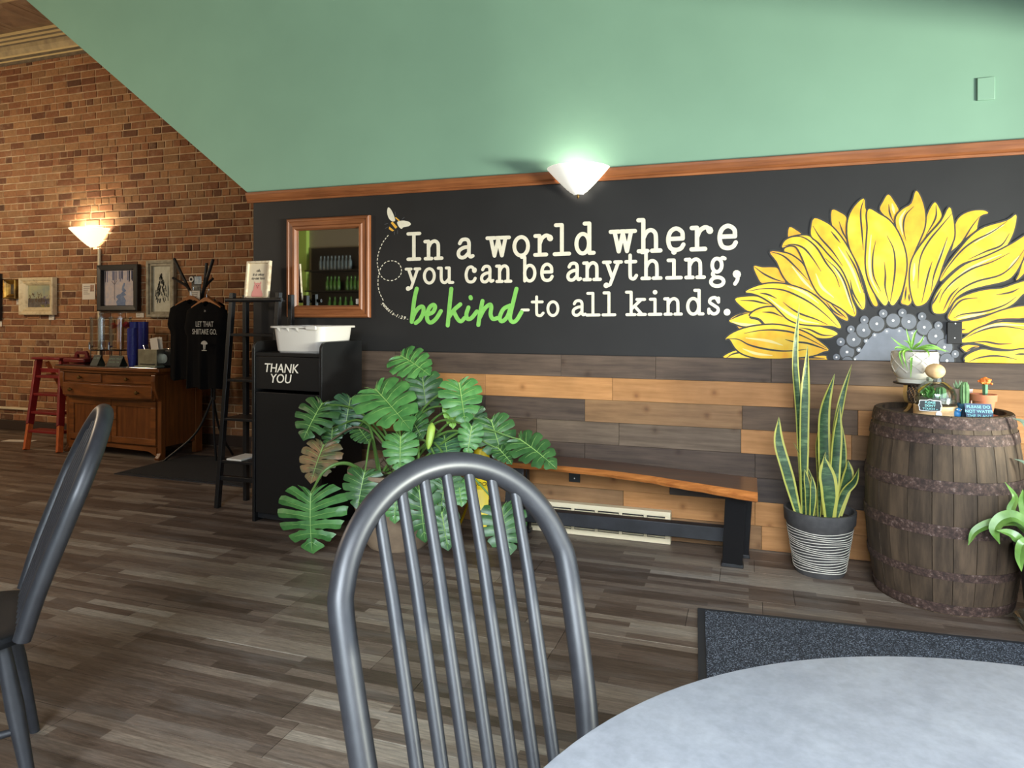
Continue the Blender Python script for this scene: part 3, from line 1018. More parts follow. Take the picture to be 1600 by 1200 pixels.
# (frame, tone, outline, strokes, pale streaks)
PETALS = [
 (A_, 'o', [(443, 280), (490, 300), (527, 332), (480, 342), (437, 350)], [], []),
 (A_, 'o', [(95, 935), (170, 945), (122, 965)], [], []),
 (A_, 'y', [(80, 760), (150, 745), (230, 745), (300, 780), (327, 808), (250, 817), (180, 842), (130, 815)], [[(115, 770), (200, 772), (260, 785), (310, 795)]], []),
 (A_, 'o', [(205, 540), (260, 548), (330, 548), (364, 555), (390, 600), (415, 650), (350, 650), (265, 656), (230, 610)], [[(207, 543), (270, 590), (340, 625), (414, 648)]], []),
 (A_, 'o', [(410, 440), (430, 410), (470, 402), (515, 450), (545, 535), (480, 490)], [], []),
 (A_, 'o', [(728, 165), (780, 180), (825, 215), (830, 290), (832, 390), (770, 320), (730, 265)], [[(775, 240), (800, 310), (832, 370)]], []),
 (B_, 'o', [(205, 60), (245, 110), (275, 170), (252, 220), (235, 254), (190, 210), (150, 160), (170, 110)], [[(208, 125), (215, 185), (240, 245)]], [[(230, 120), (245, 190)]]),
 (B_, 'y', [(510, 117), (530, 125), (560, 190), (550, 230), (500, 290), (450, 345), (380, 470), (430, 320), (460, 220), (480, 165)], [[(525, 130), (520, 220), (455, 335)]], []),
 (B_, 'y', [(872, 185), (820, 205), (800, 270), (790, 300), (700, 370), (620, 455), (590, 500), (570, 565), (578, 510), (630, 430), (650, 330), (655, 260), (690, 205), (760, 172), (840, 167)], [[(815, 208), (760, 280), (690, 390), (620, 450), (580, 510)]], []),
 (A_, 'y', [(40, 905), (90, 868), (165, 850), (200, 870), (250, 905), (278, 936), (200, 946), (130, 940), (80, 925)], [[(45, 900), (110, 868), (170, 852)]], [[(60, 912), (130, 930), (240, 932)]]),
 (A_, 'y', [(178, 876), (220, 836), (300, 815), (370, 825), (420, 870), (480, 905), (600, 935), (720, 965), (765, 992), (745, 1005), (712, 1020), (640, 1020), (560, 988), (470, 950), (380, 930), (287, 934), (240, 895)], [[(175, 875), (240, 895), (285, 934)], [(262, 848), (330, 852), (400, 880)], [(510, 952), (580, 965), (660, 1000), (740, 1004)]], []),
 (A_, 'y', [(10, 1158), (40, 1122), (110, 1100), (160, 1110), (200, 1142), (260, 1160), (480, 1150), (600, 1143), (682, 1140), (690, 1155), (682, 1172), (500, 1168), (250, 1166)], [[(20, 1158), (60, 1130), (120, 1118), (160, 1130), (200, 1150)], [(480, 1158), (560, 1152), (680, 1158)]], []),
 (A_, 'y', [(15, 1028), (70, 985), (180, 948), (330, 933), (450, 950), (560, 990), (640, 1040), (705, 1098), (670, 1112), (600, 1138), (480, 1152), (330, 1160), (220, 1152), (130, 1125), (80, 1085), (45, 1030)], [[(18, 1026), (100, 1030), (170, 1065), (260, 1090), (380, 1107), (480, 1105), (570, 1095)], [(140, 990), (250, 970), (360, 968), (470, 985), (560, 1020), (690, 1088)], [(415, 1030), (470, 1045), (560, 1055), (640, 1080), (695, 1102)]], [[(150, 1020), (300, 1040), (400, 1070)], [(130, 1092), (220, 1125), (330, 1138)]]),
 (A_, 'o', [(312, 442), (400, 450), (460, 470), (520, 515), (550, 560), (600, 660), (660, 730), (740, 780), (800, 830), (835, 888), (823, 904), (760, 870), (690, 800), (620, 730), (520, 690), (440, 650), (395, 590), (360, 510)], [[(312, 442), (400, 470), (480, 540), (570, 635)], [(690, 780), (740, 842), (800, 878)], [(720, 790), (770, 840), (825, 888)]], [[(460, 540), (540, 640), (600, 700)]]),
 (A_, 'y', [(150, 712), (210, 680), (300, 658), (400, 660), (500, 685), (590, 725), (670, 790), (740, 870), (785, 937), (778, 955), (730, 940), (650, 936), (520, 925), (440, 895), (390, 850), (330, 790), (260, 745), (200, 722)], [[(160, 708), (280, 690), (400, 700), (500, 740), (590, 790), (680, 860), (770, 945)], [(400, 780), (450, 820), (520, 860), (620, 895), (700, 932)], [(245, 720), (300, 730), (360, 757)]], [[(300, 748), (400, 830), (520, 900), (640, 925)], [(430, 675), (540, 715), (640, 790)]]),
 (A_, 'y', [(395, 415), (415, 370), (470, 345), (560, 335), (610, 370), (660, 420), (730, 480), (790, 560), (830, 650), (860, 760), (890, 835), (880, 876), (840, 860), (790, 820), (720, 780), (650, 735), (600, 660), (560, 560), (530, 480), (490, 410), (440, 400)], [[(400, 406), (470, 395), (540, 420), (600, 490), (655, 575)], [(440, 347), (530, 345), (620, 410), (690, 520), (750, 600), (780, 682)], [(680, 485), (760, 560), (810, 640), (850, 760), (882, 862)]], [[(720, 515), (800, 640), (850, 780), (880, 845)], [(620, 590), (660, 680), (740, 750)]]),
 (A_, 'y', [(610, 220), (680, 245), (730, 280), (790, 350), (840, 430), (890, 530), (920, 630), (948, 740), (948, 810), (930, 830), (900, 800), (870, 740), (840, 650), (790, 550), (700, 450), (640, 380), (592, 340), (590, 280)], [[(600, 270), (650, 350), (730, 440), (800, 540)], [(720, 305), (785, 385)], [(820, 435), (890, 560), (942, 720)], [(850, 630), (870, 720), (932, 824)]], [[(770, 410), (860, 560), (920, 720)]]),
 (A_, 'y', [(940, 88), (950, 150), (966, 190), (976, 270), (970, 380), (962, 470), (966, 560), (985, 650), (1010, 730), (1034, 795), (1020, 808), (1000, 790), (970, 720), (940, 620), (900, 520), (850, 420), (832, 320), (840, 220), (880, 140)], [[(940, 97), (920, 180), (930, 330), (938, 435)]], []),
 (B_, 'o', [(390, 35), (430, 100), (450, 190), (445, 280), (410, 370), (375, 450), (355, 520), (345, 600), (345, 700), (360, 770), (340, 800), (320, 797), (292, 785), (300, 740), (325, 620), (325, 500), (300, 380), (260, 280), (258, 210), (300, 160), (360, 120)], [[(375, 140), (320, 200), (305, 280), (322, 370)], [(325, 675), (315, 770)], [(342, 725), (345, 775)]], [[(320, 165), (285, 230), (300, 330)]]),
 (B_, 'y', [(612, 145), (635, 210), (645, 290), (640, 360), (600, 450), (565, 540), (540, 620), (495, 715), (460, 780), (410, 805), (380, 790), (355, 700), (350, 590), (365, 500), (410, 420), (480, 330), (560, 240)], [[(630, 188), (560, 270), (470, 380), (415, 500), (403, 690)], [(600, 345), (560, 460), (510, 600), (490, 718)], [(498, 508), (470, 600), (428, 785)]], [[(595, 370), (555, 470), (525, 560)], [(380, 520), (372, 640)]]),
 (B_, 'y', [(78, 157), (140, 190), (210, 235), (265, 310), (310, 420), (325, 530), (310, 640), (285, 730), (245, 795), (222, 796), (206, 770), (190, 800), (165, 790), (110, 710), (70, 620), (55, 520), (60, 400), (68, 280), (62, 200)], [[(120, 370), (100, 480), (105, 600), (155, 710)], [(195, 335), (240, 430), (250, 550), (235, 680), (215, 790)], [(178, 510), (185, 600), (183, 680), (207, 780)]], [[(90, 330), (78, 480), (90, 620), (140, 720)]]),
 (B_, 'y', [(1058, 195), (1055, 260), (1030, 340), (980, 420), (900, 460), (800, 490), (700, 520), (620, 580), (555, 640), (560, 600), (610, 520), (680, 430), (760, 340), (850, 280), (1000, 235)], [[(1000, 238), (900, 310), (780, 370), (690, 440), (600, 550), (556, 622)], [(1015, 320), (960, 400), (860, 440), (740, 495)]], [[(980, 262), (880, 320), (780, 385)]]),
 (B_, 'y', [(1200, 410), (1160, 520), (1110, 590), (1060, 635), (1080, 590), (1095, 540), (1130, 450)], [[(1110, 480), (1060, 625)]], []),
 (B_, 'y', [(1145, 325), (1128, 420), (1090, 520), (1040, 600), (980, 640), (850, 670), (740, 700), (660, 750), (600, 830), (570, 855), (510, 850), (500, 790), (540, 700), (620, 610), (720, 530), (850, 480), (960, 430), (1050, 380)], [[(1018, 450), (900, 510), (760, 560), (640, 640), (570, 720), (545, 785)], [(1112, 430), (1040, 530), (950, 600), (800, 640), (700, 690), (640, 750), (585, 862)], [(560, 690), (520, 760), (496, 800)], [(675, 683), (620, 740), (570, 840)]], [[(960, 462), (820, 520), (700, 590), (600, 690)], [(1080, 470), (1000, 570)]]),
 (B_, 'y', [(1240, 610), (1160, 690), (1100, 730), (1040, 790), (960, 830), (850, 862), (720, 890), (640, 905), (603, 882), (625, 830), (660, 770), (740, 730), (850, 700), (960, 690), (1050, 660), (1150, 630)], [[(1060, 745), (980, 800), (850, 842), (700, 862), (640, 888)], [(800, 752), (700, 765), (640, 820), (606, 880)], [(1080, 688), (1020, 715), (925, 732)]], [[(660, 892), (760, 872), (860, 852)]]),
 (B_, 'o', [(1230, 800), (1130, 806), (1050, 815), (950, 842), (850, 880), (760, 902), (690, 915), (672, 945), (690, 985), (760, 980), (850, 940), (960, 902), (1080, 888), (1200, 870)], [[(672, 968), (690, 965), (720, 962)], [(1150, 890), (960, 896), (860, 930), (760, 982)]], []),
 (B_, 'y', [(1340, 990), (1230, 935), (1130, 922), (1060, 918), (960, 915), (870, 935), (780, 970), (715, 1018), (690, 1035), (702, 1050), (760, 1048), (830, 1060), (900, 1080), (1000, 1095), (1060, 1092), (1180, 1075)], [[(720, 1020), (800, 980), (900, 950), (1000, 945), (1150, 970)], [(740, 1050), (850, 1045), (940, 1060), (1030, 1057)]], [[(740, 1010), (850, 955), (960, 930), (1130, 938)]]),
 (B_, 'o', [(695, 1080), (740, 1066), (812, 1076), (760, 1095), (725, 1112), (702, 1095)], [[(725, 1108), (770, 1085), (805, 1078)]], []),
 (B_, 'y', [(715, 1152), (760, 1120), (830, 1097), (900, 1105), (1000, 1110), (1130, 1095), (1300, 1120), (1340, 1165), (1280, 1188), (1000, 1188), (740, 1184), (720, 1170)], [[(742, 1180), (800, 1155), (890, 1140), (980, 1145), (1065, 1165)], [(1050, 1128), (1140, 1128)]], []),
]
for k, (F, tone, out, strokes, pales) in enumerate(PETALS):
    d = 0.0002 + 0.00018 * k
    mb = MB()
    o2 = [(p.x, p.y) for p in catmull([(*F(p), 0) for p in out], 3, True)]
    cx = sum(p[0] for p in o2) / len(o2)
    cy = sum(p[1] for p in o2) / len(o2)
    mb.cur = 2
    paint(mb, stroke2d(o2 + [o2[0]], 5.0, cap=False), d)
    mb.cur = 0
    paint(mb, [o2], d + 0.00005)
    mb.cur = 1
    for s in pales:
        q = [p.to_2d() for p in catmull([(*F(p), 0) for p in s], 5)]
        paint(mb, stroke2d(q, 4.2, taper=True), d + 0.00008)
    mb.cur = 2
    for s in strokes:
        q = [p.to_2d() for p in catmull([(*F(p), 0) for p in s], 5)]
        paint(mb, stroke2d(q, 2.9, taper=True), d + 0.0001)
    mb.v = [tuple(Vector(v) - fl) for v in mb.v]
    mb.build('petal', [m_petal if tone == 'y' else m_petal_o, m_petal_pale, m_outline], flower, smooth=False)
C_ = lambda p: (1120 + p[0] / 3.3333, 280 + p[1] / 3.3333)
def flower_part(name, polys, m, d):
    mb = MB()
    for mi, q in polys:
        mb.cur = mi
        paint(mb, [[C_(p) for p in q]], d + mi * 0.0001)
    mb.v = [tuple(Vector(v) - fl) for v in mb.v]
    return mb.build(name, m, flower, smooth=False)
m_disc = mat('disc_grey', (92, 94, 102), 0.55, c2=(116, 120, 130), ns=5, kind='World')
m_seed = mat('seed_grey', (104, 106, 112), 0.55, c2=(88, 90, 96), ns=14, kind='World')
m_spot = mat('seed_white', (240, 238, 232), 0.5)
flower_part('flower_disc', [(0, sm([(728, 950), (745, 905), (775, 855), (815, 810), (870, 780), (960, 770), (1040, 788), (1105, 835), (1145, 895), (1165, 952)], 4))], m_disc, 0.0001)
def circ(cx, cy, r, n=18, zc=None):
    q = [(cx + r * math.cos(2 * PI * k / n), cy + r * math.sin(2 * PI * k / n)) for k in range(n)]
    return q if zc is None else [(x, min(y, zc)) for x, y in q]
seeds = [(678, 900, 38), (713, 835, 38), (765, 786, 38), (833, 753, 40), (918, 736, 36), (1000, 742, 40), (1080, 771, 40), (1140, 817, 42), (1185, 875, 42), (1198, 945, 38), (680, 952, 28),
         (623, 927, 18), (645, 847, 22), (698, 782, 20), (768, 733, 22), (866, 700, 22), (966, 696, 22), (1068, 715, 22), (1153, 763, 22), (1208, 823, 20), (1240, 910, 20)]
for k, (cx, cy, r) in enumerate(seeds):
    polys = [(1, circ(cx, cy, r, 18, 958))]
    if r > 25:
        polys.insert(0, (0, circ(cx + 2, cy + 3, r + 7, 18, 958)))
    if cy < 950:
        polys.append((2, circ(cx, cy, 7 if r > 25 else 5, 8)))
    flower_part('seed_dot', polys, [m_outline, m_seed, m_spot], 0.0002 + 0.0002 * k)
for cx, cy in [(740, 888), (778, 842), (822, 812), (885, 792), (950, 790), (1017, 802), (1073, 832), (720, 938)]:
    flower_part('seed_dot', [(0, circ(cx, cy, 13, 14)), (1, circ(cx, cy, 4.5, 8))], [mat('seed_faint', (122, 125, 132), 0.55), m_spot], 0.0002)
# cover plates painted over with the wall
pl_ = thing('cover_plate', 'blank electrical cover plate painted over beside the sunflower disc', 'plate', wp(1517, 520))
p0, p1 = Vector(wp(1479, 537)), Vector(wp(1502.5, 503))
b = MB().box(p0.x, p1.x, PY - 0.010, PY + 0.001, p0.z, p1.z)
b.v = [tuple(Vector(v) - Vector(pl_.location)) for v in b.v]
b.build('plate', m_black_wall, pl_, bev=0.003)
for k, (u, v) in enumerate([(1492, 505.5), (1491, 528)]):
    b = MB().lathe([(0.004, 0), (0.003, 0.002), (0, 0.0022)], 10)
    b.v = [tuple(Matrix.Rotation(PI / 2, 4, 'X') @ Vector(v_) + Vector(wp(u, v)) + Vector((0, -0.0085, 0)) - Vector(pl_.location)) for v_ in b.v]
    b.build('screw', m_spot, pl_)
p0, p1 = Vector(wp(1526, 158)), Vector(wp(1554, 120))
b = MB().box(-(p1.x - p0.x) / 2, (p1.x - p0.x) / 2, -0.008, 0.001, -(p1.z - p0.z) / 2, (p1.z - p0.z) / 2)
o = b.build('wall_plate', mat('green_plate', (135, 170, 146), 0.5), None, bev=0.003, loc=((p0.x + p1.x) / 2, WY - 0.0005, (p0.z + p1.z) / 2))
tag(o, 'blank green cover plate high on the green wall', 'plate')

# ================================================================== fittings on the walls
m_shade = emit_mat('sconce_glass', (255, 252, 238), 0.55)
m_shade_warm = emit_mat('sconce_glass_warm', (255, 244, 214), 1.1)
def sconce(name, label, loc, R, H, m, energy, color):
    t = thing(name, label, 'wall lamp', loc)
    prof = []
    n = 9
    for i in range(n + 1):
        f = i / n
        r = R * (0.16 + 0.84 * f ** 0.86)
        prof.append((r, f * H))
        if i < n:
            prof.append((r + R * 0.035, f * H + H / n * 0.45))
    prof.append((R * 1.03, H * 1.04))
    prof.append((R * 0.97, H * 1.05))
    b = MB().lathe(prof, 28, a0=PI, a1=2 * PI)
    inner = [(max(0.004, r - 0.006), z + 0.003) for r, z in prof]
    b.lathe(list(reversed(inner)), 28, a0=PI, a1=2 * PI)
    b.lathe([(0.0, 0.004), (R * 0.16, 0.0)], 28, a0=PI, a1=2 * PI)
    b.build('shade', m, t)
    MB().box(-0.05, 0.05, -0.012, 0, H * 0.3, H * 0.85).build('wall_bracket', m_brass, t, bev=0.003)
    MB().lathe([(0.0, -0.026), (0.006, -0.02), (0.009, -0.008), (0.005, 0.0), (0.012, 0.004), (0, 0.006)], 12, c=(0, -R * 0.09, 0)).build('finial', m_brass, t)
    lamp(name + '_bulb', 'POINT', (loc[0] - R * 0.2, loc[1] - R * 0.38, loc[2] + H * 0.75), energy, color, radius=0.03)
    return t
pz = wp(906, 306)
sconce('wall_sconce', 'glowing white glass bowl sconce on the wood trim above the quotation', (pz[0], WY - 0.031, pz[2]), 0.183, 0.15, m_shade, 2.7, (1.0, 0.97, 0.86))
q = at_Y(147, 387, BY - 0.01)
sconce('wall_sconce', 'glowing white glass bowl sconce on the bare brick wall', (q.x, BY - 0.012, q.z), 0.225, 0.185, m_shade_warm, 14, (1.0, 0.86, 0.62))
q0, q1 = at_Y(155, 389, BY - 0.02), at_Y(155, 568, BY - 0.02)
o = MB().tube([(q0.x, BY - 0.018, q0.z), (q0.x, BY - 0.018, 0.8)], 0.016, 10).build('conduit', m_cream)
tag(o, 'cream painted conduit running down the brick from the sconce', 'conduit')
q0 = at_Y(0, 637, BY - 0.02)
o = MB().tube([(-9.5, BY - 0.018, q0.z), (wx(60, BY), BY - 0.018, q0.z)], 0.014, 8).build('conduit', m_cream)
tag(o, 'pale horizontal pipe low on the brick behind the red stepladder', 'conduit')

def frame_mesh(b, W, H, wdt, prof, y0=0.0):
    """Mitred picture frame: prof is a list of (distance from the outer edge, depth towards the viewer)."""
    k = len(prof)
    vs = []
    for (sx, sz) in ((-1, -1), (1, -1), (1, 1), (-1, 1)):
        for d, t in prof:
            vs.append((sx * (W / 2 - d), y0 - t, H / 2 + sz * (H / 2 - d)))
    fs = []
    for i in range(4):
        j = (i + 1) % 4
        for a in range(k - 1):
            fs.append((i * k + a, j * k + a, j * k + a + 1, i * k + a + 1))
    b.add(vs, fs)

# mirror
pa, pb = wp(451, 496), wp(580, 340)
W, H = pb[0] - pa[0], (wp(515, 340)[2] - wp(515, 496)[2])
mir = thing('mirror', 'wood framed wall mirror reflecting the dark bar and a lime wall', 'mirror', ((pa[0] + pb[0]) / 2, WY - 0.002, wp(515, 496)[2]))
for side in range(4):
    b = MB()
    prof = [(0, 0.0), (0.0, 0.022), (0.008, 0.03), (0.02, 0.03), (0.024, 0.024), (0.05, 0.026), (0.058, 0.034), (0.072, 0.034), (0.082, 0.02), (0.082, 0.004)]
    cs = [(-1, -1), (1, -1), (1, 1), (-1, 1)]
    A, Bc = cs[side], cs[(side + 1) % 4]
    vs = []
    for (sx, sz) in (A, Bc):
        for d, t in prof:
            vs.append((sx * (W / 2 - d), -t, H / 2 + sz * (H / 2 - d)))
    k = len(prof)
    b.add(vs, [(a, k + a, k + a + 1, a + 1) for a in range(k - 1)])
    b.build('frame', m_trimwood if side % 2 == 0 else m_trimwood_z, mir, smooth=False)
b = MB().box(-W / 2 + 0.076, W / 2 - 0.076, -0.008, -0.001, 0.076, H - 0.076)
t = NT('mirror_glass'); t.set(Roughness=0.02, Metallic=1.0); t.b.inputs['Base Color'].default_value = (0.78, 0.8, 0.78, 1)
b.build('mirror_glass', t.m, mir, smooth=False)
MB().box(W / 2 - 0.11, W / 2 - 0.09, -0.0092, -0.0085, 0.09, 0.125).build('sticker', m_card, mir, smooth=False)

# register in the boards, outlet
p0, p1 = at_Y(838, 847, WY - 0.02), at_Y(1048, 801, WY - 0.02)
RY = WY - 0.075
x0, x1 = wx(790, RY), wx(1048, RY)
zt, zb = at_Y(1048, 801, RY - 0.014).z, 0.002
reg = thing('air_register', 'long cream slotted air register low on the boards behind the bench', 'vent', (x0, RY, 0.0))
W = x1 - x0
MB().box(0, W, 0.0005, 0.052, zb, zt - 0.004).build('housing', m_cream, reg, bev=0.004)
b = MB()
b.box(0, W, -0.014, 0, zt - 0.028, zt).box(0, W, -0.014, 0, zb, zb + 0.03).box(0, 0.03, -0.014, 0, zb + 0.03, zt - 0.028).box(W - 0.03, W, -0.014, 0, zb + 0.03, zt - 0.028)
b.build('register_frame', m_cream, reg, bev=0.002)
MB().box(0.02, W - 0.02, -0.003, -0.0005, zb + 0.02, zt - 0.02).build('back_plate', m_black_matt, reg, smooth=False)
nb = 7
for k in range(1, nb):
    MB().box(W * k / nb - 0.009, W * k / nb + 0.009, -0.0135, -0.002, zb + 0.028, zt - 0.027).build('mullion', m_cream, reg, smooth=False)
sm_ = MB().box(0, W / nb - 0.024, -0.012, -0.004, 0, 0.005).mesh('slat', m_cream, smooth=False)
for k in range(nb):
    for r_ in range(9):
        o = bpy.data.objects.new('slat', sm_)
        COL.objects.link(o)
        o.parent = reg
        o.location = (W * k / nb + 0.012, 0, zb + 0.036 + r_ * (zt - zb - 0.072) / 8.5)
        o.rotation_euler = (0.0, 0, 0)
q0 = at_Y(898, 745, WY - 0.02)
ou = thing('wall_outlet', 'small black electrical outlet cover on the tan board under the bench', 'outlet', (q0.x, WY - 0.021, q0.z))
MB().box(-0.034, 0.034, -0.008, 0, -0.03, 0.03).build('cover', m_black, ou, bev=0.002)
b = MB().ball((0, -0.008, -0.008), 0.004, 8, 6)
b.build('screw', m_spot, ou)

# ================================================================== bench of live-edge wood
bench = thing('live_edge_bench', 'long live-edge wooden slab bench on angled black metal legs', 'bench', (0, 0, 0))
m_slab = wood('slab_top', (58, 33, 22), (96, 56, 34), 0.28, 'x', ns=2.2, spec=0.5, coat=0.5, bump=0.05)
m_edge = wood('live_edge', (150, 84, 38), (206, 132, 68), 0.4, 'x', ns=3.5, spec=0.4, bump=0.3)
zt = 0.462
front = [at_z(u, v, zt) for u, v in [(640, 717), (760, 722), (840, 726.5), (930, 734), (1000, 742.5), (1050, 750), (1110, 759.5), (1150, 765.5), (1184, 771)]]
back = [at_z(u, v, zt) for u, v in [(640, 713), (760, 716), (915, 722), (1050, 733), (1190, 746)]]
def interp(pl, x):
    for a, b_ in zip(pl, pl[1:]):
        if a.x <= x <= b_.x:
            return a.y + (b_.y - a.y) * (x - a.x) / (b_.x - a.x)
    return pl[0].y if x < pl[0].x else pl[-1].y
fr_s = catmull(front, 6)
top, lip = [], []
xs0, xs1 = -1.34, front[-1].x
N = 48
rows_t, rows_e, rows_b = [], [], []
for i in range(N + 1):
    x = xs0 + (xs1 - xs0) * i / N
    yf = interp(fr_s, x)
    if x < fr_s[0].x:
        yf = fr_s[0].y + 0.05 * (fr_s[0].x - x)
    yb = max(yf + 0.13, min(3.94, 3.93 - 0.2 * max(0, x + 0.9) / 1.0))
    wob = 0.004 * math.sin(x * 23) + 0.003 * math.sin(x * 51)
    tk = 0.030 + 0.022 * i / N
    rows_t.append([(x, yf + 0.018, zt), (x, yf + 0.05, zt), (x, (yf + yb) / 2, zt), (x, yb, zt)])
    rows_e.append([(x, yf + 0.03 + wob, zt - tk), (x, yf + wob, zt - tk * 0.8), (x, yf - 0.006 + wob, zt - tk * 0.45), (x, yf + 0.006 + wob, zt - 0.006), (x, yf + 0.018, zt)])
    rows_b.append([(x, yb, zt), (x, yb, zt - tk), (x, (yf + yb) / 2, zt - tk), (x, yf + 0.03 + wob, zt - tk)])
b = MB().grid([list(r) for r in zip(*rows_t)])
b.f = [tuple(reversed(f)) for f in b.f]
b2 = MB().grid([list(r) for r in zip(*rows_b)])
b.add(b2.v, [tuple(reversed(f)) for f in b2.f])
for e in (0, -1):
    ring = rows_e[e] + rows_t[e][1:] + rows_b[e][1:3]
    b.add(ring, [tuple(range(len(ring)))])
seat = b.build('seat', m_slab, bench)
b = MB().grid([list(r) for r in zip(*rows_e)])
b.f = [tuple(reversed(f)) for f in b.f]
o = b.build('live_edge', m_edge, bench)
o['label'] = 'bright orange raw front edge'
def bench_leg(top_p, foot_p):
    b = MB()
    b.bar(top_p, foot_p, 0.10, 0.05, up=(0, 1, 0))
    b.box(foot_p[0] - 0.055, foot_p[0] + 0.055, foot_p[1] - 0.03, foot_p[1] + 0.03, 0.0, 0.02)
    return b.build('leg', m_black, bench, bev=0.003)
ft = at_z(1144, 886, 0.0)
tp_ = at_z(1150, 779, 0.40)
bench_leg((tp_.x, tp_.y + 0.03, 0.412), (ft.x, ft.y + 0.02, 0.012))
bench_leg((tp_.x + 0.03, 3.80, 0.412), (ft.x + 0.03, 3.90, 0.012))
bench_leg((-1.27, 3.80, 0.427), (-1.28, 3.73, 0.012))
bench_leg((-1.27, 3.85, 0.427), (-1.28, 3.93, 0.012))
MB().box(-1.30, tp_.x - 0.02, 3.80, 3.86, 0.098, 0.172).build('stretcher', mat('black_beam', (22, 22, 24), 0.5, c2=(40, 40, 44), ns=9), bench, bev=0.003)

# ================================================================== whiskey barrel
BCX, BCY = 0.85, 3.697
HB = 0.855
barrel = thing('whiskey_barrel', 'weathered oak barrel with rusty hoops standing by the mural wall', 'barrel', (BCX, BCY, 0))
m_stave = wood('oak_stave', (44, 36, 29), (96, 79, 62), 0.75, 'z', ns=2.6, stretch=9, rand=0.18, bump=0.35)
def rust():
    t = NT('rusty_hoop')
    vec = t.coords((1, 1, 1), 'World')
    f = t.noise(vec, 55, 6, 0.7)
    col = t.ramp(f, [(0.40, lin((50, 37, 32))), (0.54, lin((78, 58, 50))), (0.62, lin((104, 84, 76))), (0.72, lin((160, 146, 138)))])
    t.l(col, t.b.inputs['Base Color'])
    t.set(Roughness=0.75, Metallic=0.15)
    t.bump(f, 0.5, 0.004)
    return t.m
m_rust = rust()
def br(z):
    f = z / HB * 2 - 1
    return 0.320 - 0.046 * f * f
ns = 26
ang = 0.0
rr = random.Random(3)
ws = [rr.uniform(0.7, 1.35) for _ in range(ns)]
tot = sum(ws)
for i in range(ns):
    a0, a1 = ang, ang + 2 * PI * ws[i] / tot
    ang = a1
    g = 0.004
    dr = rr.uniform(-0.0015, 0.0015)
    b = MB()
    rows = []
    nz = 10
    for k in range(nz + 1):
        z = HB * k / nz
        r = br(z) + dr
        rows.append([(r * math.cos(a0 + g + (a1 - a0 - 2 * g) * j / 3), r * math.sin(a0 + g + (a1 - a0 - 2 * g) * j / 3), z) for j in range(4)])
    inner = [[((br(HB * k / nz) - 0.026) * math.cos(a), (br(HB * k / nz) - 0.026) * math.sin(a), HB * k / nz) for a in (a0 + g, a1 - g)] for k in range(nz + 1)]
    b.grid([list(r) for r in rows])
    b.grid([[r[1], r[0]] for r in inner])
    b.grid([[inner[k][0], rows[k][0]] for k in range(nz + 1)])
    b.grid([[rows[k][3], inner[k][1]] for k in range(nz + 1)])
    for e in (0, nz):
        ring = rows[e] + [inner[e][1], inner[e][0]]
        b.add(ring, [tuple(range(6)) if e else tuple(reversed(range(6)))])
    b.build('stave', m_stave, barrel)
MB().lathe([(0.0, 0.80), (0.252, 0.80), (0.252, 0.828), (0.0, 0.828)], 40, cap=False).build('head', mat('barrel_head', (52, 44, 42), 0.7, c2=(74, 62, 56), ns=10), barrel)
MB().lathe([(0.25, 0.04), (0.25, 0.05), (0.0, 0.05)], 30, cap=False).build('bottom', m_black_matt, barrel)
for z0, z1 in ((0.802, 0.851), (0.735, 0.782), (0.535, 0.585), (0.345, 0.395), (0.16, 0.195), (0.008, 0.05)):
    b = MB().lathe([(br(z0) + 0.0005, z0), (br(z0) + 0.0042, z0), (br(z1) + 0.0042, z1), (br(z1) + 0.0005, z1)], 48, cap=False)
    b.build('hoop', m_rust, barrel)
TOPZ = 0.8285

# white planter on a curved wire stand
sx, sy = 0.758, 3.79
zpl = at_Y(1430, 597, sy).z
st = thing('plant_stand', 'small plant stand with curved gilt legs on the barrel top', 'plant stand', (sx, sy, TOPZ))
m_gilt = mat('gilt_metal', (176, 140, 84), 0.4, metal=0.5)
m_bronze = mat('dark_bronze', (58, 46, 38), 0.5, metal=0.4)
hs = zpl - TOPZ
MB().lathe([(0.0, hs - 0.008), (0.09, hs - 0.008), (0.092, hs - 0.003), (0.09, hs), (0.0, hs)], 28, cap=False).build('plate', m_bronze, st)
for k in range(3):
    a = 2 * PI * k / 3 + math.radians(229)
    pts = [(0.072, hs - 0.008), (0.076, hs - 0.05), (0.064, hs - 0.09), (0.03, hs * 0.28), (0.05, hs * 0.12), (0.076, 0.004)]
    p3 = catmull([(r * math.cos(a), r * math.sin(a), z) for r, z in pts], 5)
    b = MB()
    rad = Vector((-math.sin(a), math.cos(a), 0))
    rows = [[p - rad * 0.008, p + rad * 0.008] for p in p3]
    tn = Vector((math.cos(a), math.sin(a), 0)) * 0.005
    rows2 = [[p - rad * 0.008 + tn, p + rad * 0.008 + tn] for p in p3]
    b.grid(rows); b.grid([[r[1], r[0]] for r in rows2])
    b.grid([[rows2[i][0], rows[i][0]] for i in range(len(rows))]); b.grid([[rows[i][1], rows2[i][1]] for i in range(len(rows))])
    b.build('leg', m_gilt, st)
m_lattice = MB()
for k in range(14):
    for s in (-1, 1):
        m_lattice.tube([((0.034) * math.cos(2 * PI * (k + s * j * 0.5) / 14 + 0.1), 0.034 * math.sin(2 * PI * (k + s * j * 0.5) / 14 + 0.1), hs * 0.3 + j * hs * 0.13) for j in range(6)], 0.0022, 5)
m_lattice.build('lattice_stem', m_bronze, st)
pot = thing('white_planter', 'white ceramic planter with diamond relief on the gilt stand', 'planter', (sx, sy, zpl))
hp = at_Y(1430, 549, sy).z - zpl
m_cer = mat('white_ceramic', (208, 201, 186), 0.4)
b = MB().lathe([(0.0, 0.0), (0.075, 0.0), (0.078, 0.018), (0.0, 0.018)], 28, cap=False)
